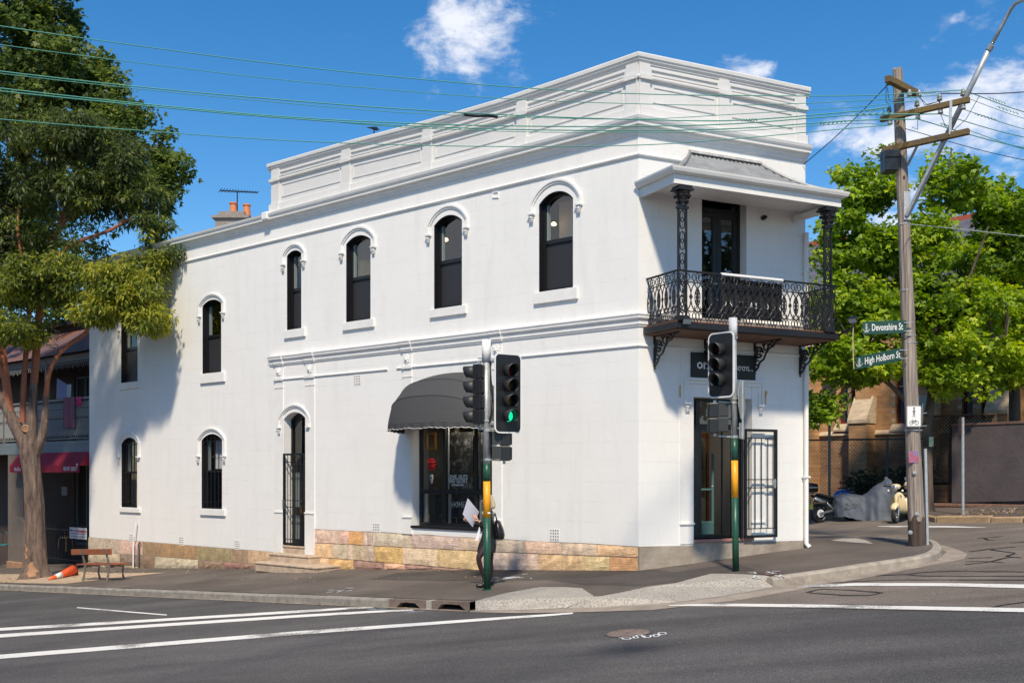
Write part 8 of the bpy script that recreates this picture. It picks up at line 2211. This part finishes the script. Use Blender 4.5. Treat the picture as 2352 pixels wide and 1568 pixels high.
mt_=thing('motorbike','black touring motorbike with blue tank, silver exhaust and top box beside the wall','motorbike',tuple(gm_),rz=math.atan2(.30,.95));mt_.scale=(.86,.86,.86)
mt_.location.z=road_z(gm_.x,gm_.y)+.004
wheel(mt_,(0,0,.31),.31,.15,M['rim_black']);wheel(mt_,(1.45,0,.31),.31,.12,M['rim_black'])
lpart('swing_arm',MB().bar((0,-.12,.31),(.5,-.12,.40),.05,.07).lathe([(.05,-.05),(.05,.03)],(0,-.11,.31),12,axis=(0,1,0)),M['steel'],mt_,bev=.01)
lpart('exhaust',MB().tube([(-.32,-.20,.80),(-.30,-.20,.795),(.15,-.19,.66),(.17,-.19,.655)],[.04,.065,.065,.04],16).tube([(.16,-.19,.66),(.40,-.17,.48),(.62,-.12,.28),(.9,-.05,.22)],.028,8),M['steel'],mt_,smooth=True)
lpart('seat',loft([(-.10,.90,.03,.10,0),(.05,.90,.055,.15,0),(.30,.84,.055,.16,0),(.52,.80,.06,.14,0),(.70,.82,.04,.10,0)]),M['rubber'],mt_,smooth=True)
lpart('tail',loft([(-.32,.90,.02,.06,0),(-.2,.86,.05,.10,0),(.05,.79,.07,.12,0),(.35,.72,.08,.11,0),(.6,.68,.1,.1,0)]),M['moto_black'],mt_,smooth=True)
lpart('rack',MB().tube([(-.42,-.12,.95),(-.1,-.14,.97),(.1,-.14,.93)],.014,6).tube([(-.42,.12,.95),(-.1,.14,.97),(.1,.14,.93)],.014,6).bar((-.42,-.12,.95),(-.42,.12,.95),.02).bar((-.2,-.14,.96),(-.2,.14,.96),.02),M['steel'],mt_)
bx=lpart('top_box',loft([(-.62,1.16,.10,.14,0),(-.60,1.15,.14,.19,0),(-.35,1.15,.16,.21,0),(-.16,1.14,.15,.19,0),(-.12,1.13,.10,.15,0)],16,4),M['plastic_black'],mt_,smooth=True)
lpart('silver_band',loft([(-.632,1.155,.014,.16,0),(-.61,1.155,.017,.205,0),(-.35,1.155,.017,.217,0),(-.14,1.155,.017,.197,0)],16,4),M['white_trim'],bx)
lpart('red_reflector',loft([(-.63,1.20,.03,.12,0),(-.60,1.215,.035,.18,0),(-.42,1.23,.035,.205,0)],16,4),mat('red_reflector',(.5,.01,.02),.2),bx)
lpart('tank',loft([(.58,.84,.05,.10,0),(.68,.90,.12,.15,0),(.85,.95,.15,.18,0),(1.02,.94,.14,.17,0),(1.15,.88,.10,.12,0)]),M['moto_blue'],mt_,smooth=True)
lpart('engine',MB().box(WF,.48,.95,.30,.62,-.15,.15).lathe([(.11,-.32),(.12,-.2),(.12,.2),(.11,.32)],(.80,0,.42),14,axis=(0,1,0)),M['rim_black'],mt_,bev=.03)
lpart('frame',MB().tube([(.5,-.1,.42),(.55,-.12,.72),(.95,-.08,.84),(1.2,-.02,.92)],.022,8).tube([(.95,-.12,.30),(1.12,-.06,.6),(1.2,-.02,.9)],.02,8),M['rim_black'],mt_)
lpart('fairing',loft([(1.08,.98,.06,.12,0),(1.2,1.0,.14,.17,0),(1.34,.98,.13,.13,0),(1.42,.94,.06,.07,0)]),M['moto_black'],mt_,smooth=True)
lpart('windscreen',MB().add([(1.22,-.14,1.12),(1.22,.14,1.12),(1.10,.12,1.34),(1.10,-.12,1.34)],[(0,1,2,3)]),M['glass_dark'],mt_)
lpart('handlebar',MB().tube([(1.0,-.40,1.12),(1.08,-.25,1.12),(1.15,0,1.08),(1.08,.25,1.12),(1.0,.40,1.12)],.016,8),M['rubber'],mt_)
lpart('mirror',MB().tube([(1.06,-.32,1.13),(1.08,-.36,1.28)],.008,5).lathe([(.05,-.01),(.055,0),(.05,.01)],(1.08,-.37,1.31),10,axis=(1,0,.1)),M['plastic_black'],mt_);lpart('mirror',MB().tube([(1.06,.32,1.13),(1.08,.36,1.28)],.008,5).lathe([(.05,-.01),(.055,0),(.05,.01)],(1.08,.37,1.31),10,axis=(1,0,.1)),M['plastic_black'],mt_)
lpart('fork',MB().tube([(1.45,-.09,.31),(1.20,-.09,1.0)],.026,8).tube([(1.45,.09,.31),(1.20,.09,1.0)],.026,8),M['steel'],mt_)
lpart('number_plate',MB().box(Frame((-.30,0,.55),(0,-1,0),(-1,0,0)),-.11,.11,-.11,.11,0,.005),mat('plate_yellow',(.60,.55,.08),.5),mt_)
lpart('mudguard',MB().tube([(-.30,0,.62),(-.22,0,.72),(0,0,.70)],.05,6),M['moto_black'],mt_)
# covered motorbike: a sheet lofted over its hump
gc_=ground_at(1930,1197)
M['cover']=mat('blue_grey_cover',(.070,.088,.125),.6,.2,3,.7,5)
cv=thing('covered_motorbike','motorbike under a blue-grey fabric cover between black motorbike and cream scooter','motorbike',tuple(gc_))
prof=[(620,760,1030),(660,620,1030),(760,583,1012),(900,568,1040),(1050,598,1075),(1180,618,1110),(1290,550,1132),(1400,440,1138),(1560,352,1138),(1650,292,1138),(1710,335,1136),(1760,450,1132),(1785,620,1128)]
dc=gc_.y
mb=MB();nS2=30;rl=random.Random(12);cols2=[]
fine=[]
for a,b in zip(prof,prof[1:]):
 for k in range(5):t=k/5;fine.append(tuple(a[i]*(1-t)+b[i]*t for i in range(3)))
fine.append(prof[-1])
nf2=len(fine)
for i,(X,Yt,Yb)in enumerate(fine):
 px=1837.5+.12207*X;t=i/(nf2-1);Yd=dc+.15-.9*t
 zt=at(px,1062.3+.12207*Yt,Yd).z;zb=at(px,1062.3+.12207*Yb,Yd-.25).z;x=at(px,0,Yd).x
 end=min(1,min(t,1-t)*7);wb_=(.22+.16*math.sin(PI*t))*(.35+.65*end)
 for k in range(nS2+1):
  s_=k/nS2;a=(s_-.5)*2
  fold=(.018*math.sin(i*.62+4*abs(a)+math.sin(i*.21)*2)+.03*math.sin(i*.23+1+a))*abs(a)**1.5
  y=Yd+a*wb_*(abs(a)**.1)+fold*(1 if a>0 else-1)
  z=zt-(zt-zb)*abs(a)**2.6+.01*math.sin(i*1.3+k)
  mb.add([(x+.012*math.sin(k*1.1+i*.6),y,max(z,road_z(x,y)+.006))],[])
mb.f=[(i*(nS2+1)+k,i*(nS2+1)+k+1,(i+1)*(nS2+1)+k+1,(i+1)*(nS2+1)+k)for i in range(nf2-1)for k in range(nS2)];mb.mi=[0]*len(mb.f)
part('cover',mb,M['cover'],cv,smooth=True,fix=False,angle=175)
cw=at(1925,1185,dc+.12);part('wheel',MB().lathe([(.16,-.05),(.22,-.04),(.23,0),(.22,.04),(.16,.05),(.16,-.05)],(cw.x+.35,cw.y+.05,road_z(cw.x+.35,cw.y)+.23),20,axis=(.3,1,0),cap=False),M['rubber'],cv,smooth=True)
lgo=MB();Fc=Frame(at(1941,1160,dc-.38),(.98,-.2,0),(-.2,-.98,0))
lgo.join(poly_strokes(Fc,[[(0,.02),(.05,.05),(.09,.07),(.07,.0),(.02,-.01)],[(.06,.03),(.14,-.03),(.18,-.035)],[(.17,.05),(.20,0),(.22,.04),(.24,.0),(.27,.035),(.30,.0)],[(.31,.02),(.34,.0),(.37,.02)]],0,0,.9,0,.007))
part('printed_mark',lgo,M['black'],cv)
# cream scooter
gs_=ground_at(2057,1201.5)
ssc=thing('scooter','cream retro scooter with chrome headlamp parked behind the power pole','scooter',tuple(gs_),rz=math.atan2(-.80,-.60));ssc.scale=(.95,.95,.95)
M['cream']=mat('cream_enamel',(.74,.60,.36),.25,coat=.6)
S_=ssc
wheel(S_,(0,0,.225),.225,.11,M['steel'],5,False);wheel(S_,(-1.25,0,.225),.225,.12,M['steel'],5,False)
lpart('front_mudguard',loft([(.20,.40,.04,.06,0),(.14,.46,.07,.085,0),(0,.50,.08,.095,0),(-.14,.46,.08,.085,0),(-.20,.40,.03,.05,0)]),M['cream'],S_,smooth=True)
mb=MB();rows=[(.86,.07,-.10),(.82,.14,-.10),(.72,.20,-.13),(.58,.225,-.16),(.42,.21,-.19),(.32,.17,-.24),(.26,.16,-.34),(.25,.17,-.60)]
for(z,w,x)in rows:
 for k in range(11):a=-1+2*k/10;mb.add([(x+.07-.10*a*a,w*a,z)],[])
for(z,w,x)in rows:
 for k in range(11):a=-1+2*k/10;mb.add([(x+.04-.10*a*a,w*a*.96,z)],[])
nr_=len(rows)
for s_ in(0,nr_*11):
 for j in range(nr_-1):
  for k in range(10):a=s_+j*11+k;mb.f.append((a,a+1,a+12,a+11));mb.mi.append(0)
for j in range(nr_-1):
 for k in(0,10):a=j*11+k;b=a+nr_*11;mb.f.append((a,b,b+11,a+11));mb.mi.append(0)
lpart('leg_shield',mb,M['cream'],S_,smooth=True,fix=False)
lpart('horn_cover',loft([(.02,.70,.12,.02,0),(-.01,.68,.16,.045,0),(-.06,.66,.18,.06,0)]),M['cream'],S_,smooth=True)
lpart('headset',loft([(.10,.98,.04,.06,0),(.06,1.0,.075,.10,0),(-.04,1.01,.08,.13,0),(-.12,1.0,.05,.11,0),(-.18,.99,.03,.07,0)]),M['cream'],S_,smooth=True)
lpart('headlamp',MB().lathe([(.085,-.02),(.088,.02),(.07,.04),(0,.055)],(.08,0,.97),18,axis=(1,0,-.05)),M['steel'],S_,smooth=True)
lpart('handlebar',MB().tube([(-.10,-.36,1.02),(-.06,-.24,1.02),(-.04,0,1.0),(-.06,.24,1.02),(-.10,.36,1.02)],[.018,.018,.02,.018,.018],8),M['rubber'],S_)
for s_ in(-1,1):
 lpart('mirror',MB().tube([(-.06,s_*.22,1.02),(-.05,s_*.26,1.20)],.006,5).lathe([(.045,-.01),(.05,0),(.045,.01)],(-.05,s_*.27,1.23),10,axis=(1,0,0)),M['steel'],S_)
 lpart('indicator',MB().lathe([(.03,0),(.03,.02),(0,.03)],(.0,s_*.19,.90),10,axis=(1,0,0)),M['white_trim'],S_)
lpart('badge',MB().box(Frame((.0,0,.90),(0,-1,0),(1,0,0)),-.03,.03,-.05,.05,-.04,.02),mat('blue_badge',(.05,.18,.40),.4),S_)
lpart('floor',MB().box(WF,-.75,-.18,.24,.28,-.17,.17),M['rubber'],S_,bev=.01)
lpart('rear_body',loft([(-.66,.48,.18,.13,0),(-.78,.50,.24,.17,0),(-1.05,.53,.24,.21,0),(-1.35,.56,.19,.18,0),(-1.52,.58,.09,.10,0)]),M['cream'],S_,smooth=True)
lpart('seat',loft([(-.62,.78,.03,.10,0),(-.75,.79,.05,.14,0),(-1.1,.80,.05,.14,0),(-1.35,.81,.03,.10,0)]),M['rubber'],S_,smooth=True)
lpart('rear_box',loft([(-1.36,1.02,.06,.10,0),(-1.40,1.02,.13,.19,0),(-1.58,1.02,.15,.21,0),(-1.74,1.02,.13,.18,0),(-1.78,1.02,.06,.10,0)],16,3),M['cream'],S_,smooth=True)
lpart('rear_rack',MB().tube([(-1.3,-.1,.82),(-1.7,-.1,.86)],.012,6).tube([(-1.3,.1,.82),(-1.7,.1,.86)],.012,6),M['steel'],S_)
lpart('tail_light',MB().lathe([(.045,0),(.045,.03),(0,.05)],(-1.5,0,.62),10,axis=(-1,0,0)),bpy.data.materials['red_reflector'],S_)
lpart('fork',MB().tube([(0,-.08,.225),(-.06,-.07,.55)],.018,8).tube([(0,.08,.225),(-.06,.07,.55)],.018,8),M['steel'],S_)
# shop window display
a,b,z0,z1=SO
def disp(name,label,cat,mb,m,**k):return solo(name,label,cat,mb,m,**k)
FW=lambda px,py,o:(FL.u(px,o),FL.z(px,py,o))
u,z=FW(990,1067,-.45)
mb=MB();rl=random.Random(6)
for i in range(46):
 dz_=rl.uniform(-.11,.14);rr_=.10*math.sqrt(max(0,1-(dz_/.16)**2));aa=rl.uniform(0,6.28)
 c=FL.p(u+rr_*math.cos(aa),z+dz_,-.45+rr_*math.sin(aa)*.6);mb.lathe([(0,-.02),(.030,-.006),(.034,.006),(0,.02)],c,6,axis=(rl.uniform(-1,1),rl.uniform(-1,1),rl.uniform(-1,1)))
disp('ruffled_scarf','bright red ruffled scarf hanging in the left pane of shop window','scarf',mb,mat('red_ruffle',(.60,.01,.02),.8))
u,z=FW(989.5,1099,-.43)
sk=thing('skull_ornament','white skull ornament hanging under the red ruffled scarf in shop window','ornament',tuple(FL.p(u,z-.1,-.43)))
mb=MB();F_=Frame(FL.p(u,z,-.43),FL.U,FL.N)
mb.prism([(-.055,.03),(-.05,.075),(-.02,.10),(.02,.10),(.05,.075),(.055,.03),(.045,-.02),(.03,-.04),(.03,-.09),(.015,-.105),(-.015,-.105),(-.03,-.09),(-.03,-.04),(-.045,-.02)],F_,-.04,.0);part('cranium',mb,M['white'],sk,bev=.01)
mb=MB()
for s_ in(-.024,.024):mb.lathe([(.016,0),(.014,.004),(0,.005)],F_.p(s_,.02,0),8,axis=F_.N)
mb.prism([(-.008,-.03),(.008,-.03),(0,-.008)],F_,.0,.004)
for k in range(4):mb.box(F_,-.022+k*.0125,-.018+k*.0125,-.085,-.06,0,.003)
part('sockets',mb,M['black'],sk)
pr_m=mat('monochrome_print',(.012,.012,.013),.6,col2=(.20,.20,.21),scale=5.5,detail=9)
n_,l_,b_s=nodes(pr_m)
for nd in n_:
 if nd.type=='MAP_RANGE':nd.inputs['From Min'].default_value=.50;nd.inputs['From Max'].default_value=.70
def poster(label,px0,px1,py0,py1,o,m=pr_m):
 u0,u1=FL.u(px0,o),FL.u(px1,o);zz1,zz0=FL.z((px0+px1)/2,py0,o),FL.z((px0+px1)/2,py1,o)
 return solo('poster',label,'poster',MB().box(FL,u0,u1,zz0,zz1,o-.01,o),m)
poster('large dark photographic poster filling the middle pane of the shop window',1030,1086,992,1122,-.62)
poster('dark poster in the upper right pane of the shop window',1100,1126,992,1122,-.62)
poster('small framed print on timber in the lower left pane of the window',1000,1014,1135,1185,-.75)
poster('grey poster behind the HOME lettering in the lower middle pane',1036,1084,1136,1190,-.62)
u,z=FW(1028.5,1115,-.30)
wl_=thing('window_lettering','white poster lettering reading LOVE, GUTS AND GLORY in the shop window','lettering',tuple(FL.p(u,z,-.30)))
Lw=FL.u(1074,-.30)-u
def fit(txt,z,h,name,wid=None):
 mb=text_mb(txt,FL,0,z,-.305,h,bold=.004);us=[(Vector(v)-FL.o).dot(FL.U)for v in mb.v];w=max(us)-min(us);k=(wid or Lw)/w;mn=min(us)
 mb.v=[tuple(Vector(v)+FL.U*((uu-mn)*k+u+(Lw-(wid or Lw))/2-uu))for v,uu in zip(mb.v,us)]
 part(name,mb,M['white'],wl_)
fit('LOVE, GUTS',z+.155,.125,'top_line');fit('AND GLORY',z+.065,.125,'middle_line');fit('IN STORE NOW',z+.0,.055,'bottom_line',Lw*.62)
u,z=FW(1038,1164,-.30);Lw=FL.u(1068,-.30)-u
wl_=thing('window_lettering','thin white letters spelling HOME in the lower middle pane','lettering',tuple(FL.p(u,z,-.30)))
hs_=[[(0,0),(0,1)],[(.6,0),(.6,1)],[(0,.5),(.6,.5)],[(.85,.5),(1.2,1),(1.55,.5),(1.2,0),(.85,.5)],[(1.8,0),(1.8,1),(2.15,.4),(2.5,1),(2.5,0)],[(3.3,0),(2.8,0),(2.8,1),(3.3,1)],[(2.8,.5),(3.2,.5)]]
part('strokes',poly_strokes(FL,hs_,u,z,Lw/3.3,-.30,.006,4),M['white'],wl_)
u,z=FW(1075,1165,-.9)
for i,(px,w_)in enumerate(((975,.5),(1052,.45),(1104,.4))):
 uu,zz=FW(px,1010,-1.3-.1*i)
 mn=thing('mannequin',['dark dressed mannequin deep behind the left pane of shop window','dark dressed mannequin deep behind the middle pane of shop window','dark dressed mannequin deep behind the right pane of shop window'][i],'mannequin',tuple(FL.p(uu,.75,-1.3)))
 garment(FL,uu,zz,-1.3-.1*i,w_,.8,gm[(i*3+1)%8],mn)
 part('stand',MB().tube([FL.p(uu,.5,-1.35),FL.p(uu,zz,-1.35)],.02,6).lathe([(.0,.0),(.07,.06),(.085,.15),(.05,.26),(0,.28)],FL.p(uu,zz+.02,-1.35),10),gm[4],mn)
uu,zz=FW(990,1012,-.9);solo('gold_frame','ornate timber picture frame high in the left pane of the window','picture frame',MB().ribbon([(uu-.16,zz-.2),(uu+.16,zz-.2),(uu+.16,zz+.2),(uu-.16,zz+.2)],FL,0,.05,-.92,-.89,closed=True),mat('gold_timber',(.45,.22,.05),.5,.3,20))
# unseen area lights added to brighten the window display and the doorway
for nm,p_,w_,sz in(('display_fill_light',FL.p(FL.u(1040),SO[3]+.05,-.34),26,.5),('doorway_fill_light',FR.p(1.9,4.2,-1.6),9,.5)):
 ld_=bpy.data.lights.new(nm,'AREA');ld_.energy=w_;ld_.size=sz;ld_.color=(1,.86,.68);lo_2=bpy.data.objects.new(nm,ld_);COL.objects.link(lo_2);lo_2.location=p_
 # across the road, behind the photographer (seen only in the window panes)
NB=Vector((-.757,.653,0));NF=Vector((.653,.757,0))
opp=[((-11,7.5),17,8.5,(.26,.13,.08),'red brick terrace across the road to the left of the photographer'),((-24.5,19.2),15,7.5,(.42,.38,.30),'cream rendered shop row across the road further left'),((-36.5,29.6),22,9.5,(.20,.13,.10),'dark brick warehouse across the road furthest left')]
for(o_x,W,h,c,lab)in opp:
 g0=road_z(o_x[0],o_x[1])-1.2;p0_=Vector((o_x[0],o_x[1],0))-NF*5
 t=thing('terrace_building',lab,'building',(p0_.x,p0_.y,g0))
 FO=Frame(p0_,NB,NF)
 part('wall',MB().box(FO,0,W,g0,g0+h+1,-8,0),mat('far_wall',c,.9,.15,1),t)
 part('cornice',MB().box(FO,-.1,W+.1,g0+h+.7,g0+h+1.15,-8.2,.35),M['terr_wall'],t)
 n=int(W/2.6)
 for i in range(n):
  for zz in(1.6,5.0):
   uu=(i+.5)*W/n
   w_=part('window',MB().box(FO,uu-.5,uu+.5,g0+zz+.8,g0+zz+2.7,.0,.06),M['terr_blue'],t)
   part('pane',MB().box(FO,uu-.42,uu+.42,g0+zz+.88,g0+zz+2.62,.061,.065),M['dark_in'],w_)
for i,(x,y)in enumerate(((-14.5,8.5),(-21,14.5),(-29,21),(21,11))):
 g0=road_z(x,y);t=thing('street_tree',['street tree across the road nearest to the photographer','street tree across the road before the cream shops','street tree across the road furthest left','street tree outside the frame to the right of photographer'][i],'tree',(x,y,g0),group='street trees across the road')
 mb=MB();mb.tube([(x,y,g0),(x+.1,y,g0+2.5),(x,y+.2,g0+5)],[.2,.15,.08],8);part('trunk',mb,M['bark_brown'],t)
 cl_=blob_clusters([((x,y,g0+7.5),2.8,2.8,4.6,300,.5)],1,80+i)
 leaves('crown',cl_,14,'palm',.42,[(.03,.045,.012),(.05,.07,.016),(.08,.10,.022)],t,90+i,spread=.5)
 # street lamp on the near side, whose shadow crosses the road
sh=ground_at(1432,1490);k_=math.cos(R(SUN_EL))/math.sin(R(SUN_EL));hh=7.6
def up_from(px,py,h):
 g_=ground_at(px,py);return Vector((g_.x+h*k_*math.sin(R(SUN_AZ)),g_.y+h*k_*math.cos(R(SUN_AZ)),g_.z+h))
hp=up_from(1440,1490,hh);ar=up_from(1352,1507,hh-.05);ar2=up_from(1140,1566,hh-.35)
dA=(ar2-ar).normalized();pb=Vector((ar2+dA*3.9));pb.z=road_z(pb.x,pb.y)
sl_=thing('street_lamp','street lamp on the near side whose shadow falls on the road','street lamp',tuple(pb))
part('post',MB().tube([pb,Vector((pb.x,pb.y,ar2.z-.7)),ar2+dA*3.4+Vector((0,0,-.25)),ar2,ar,ar+(hp-ar)*.5],[.09,.07,.05,.04,.035,.03],10),M['galv'],sl_)
ld=(hp-ar);ld.normalize()
part('luminaire',MB().lathe([(0,-.36),(.14,-.25),(.22,0),(.20,.20),(.10,.36),(0,.40)],hp,16,axis=ld),M['galv'],sl_,smooth=True)
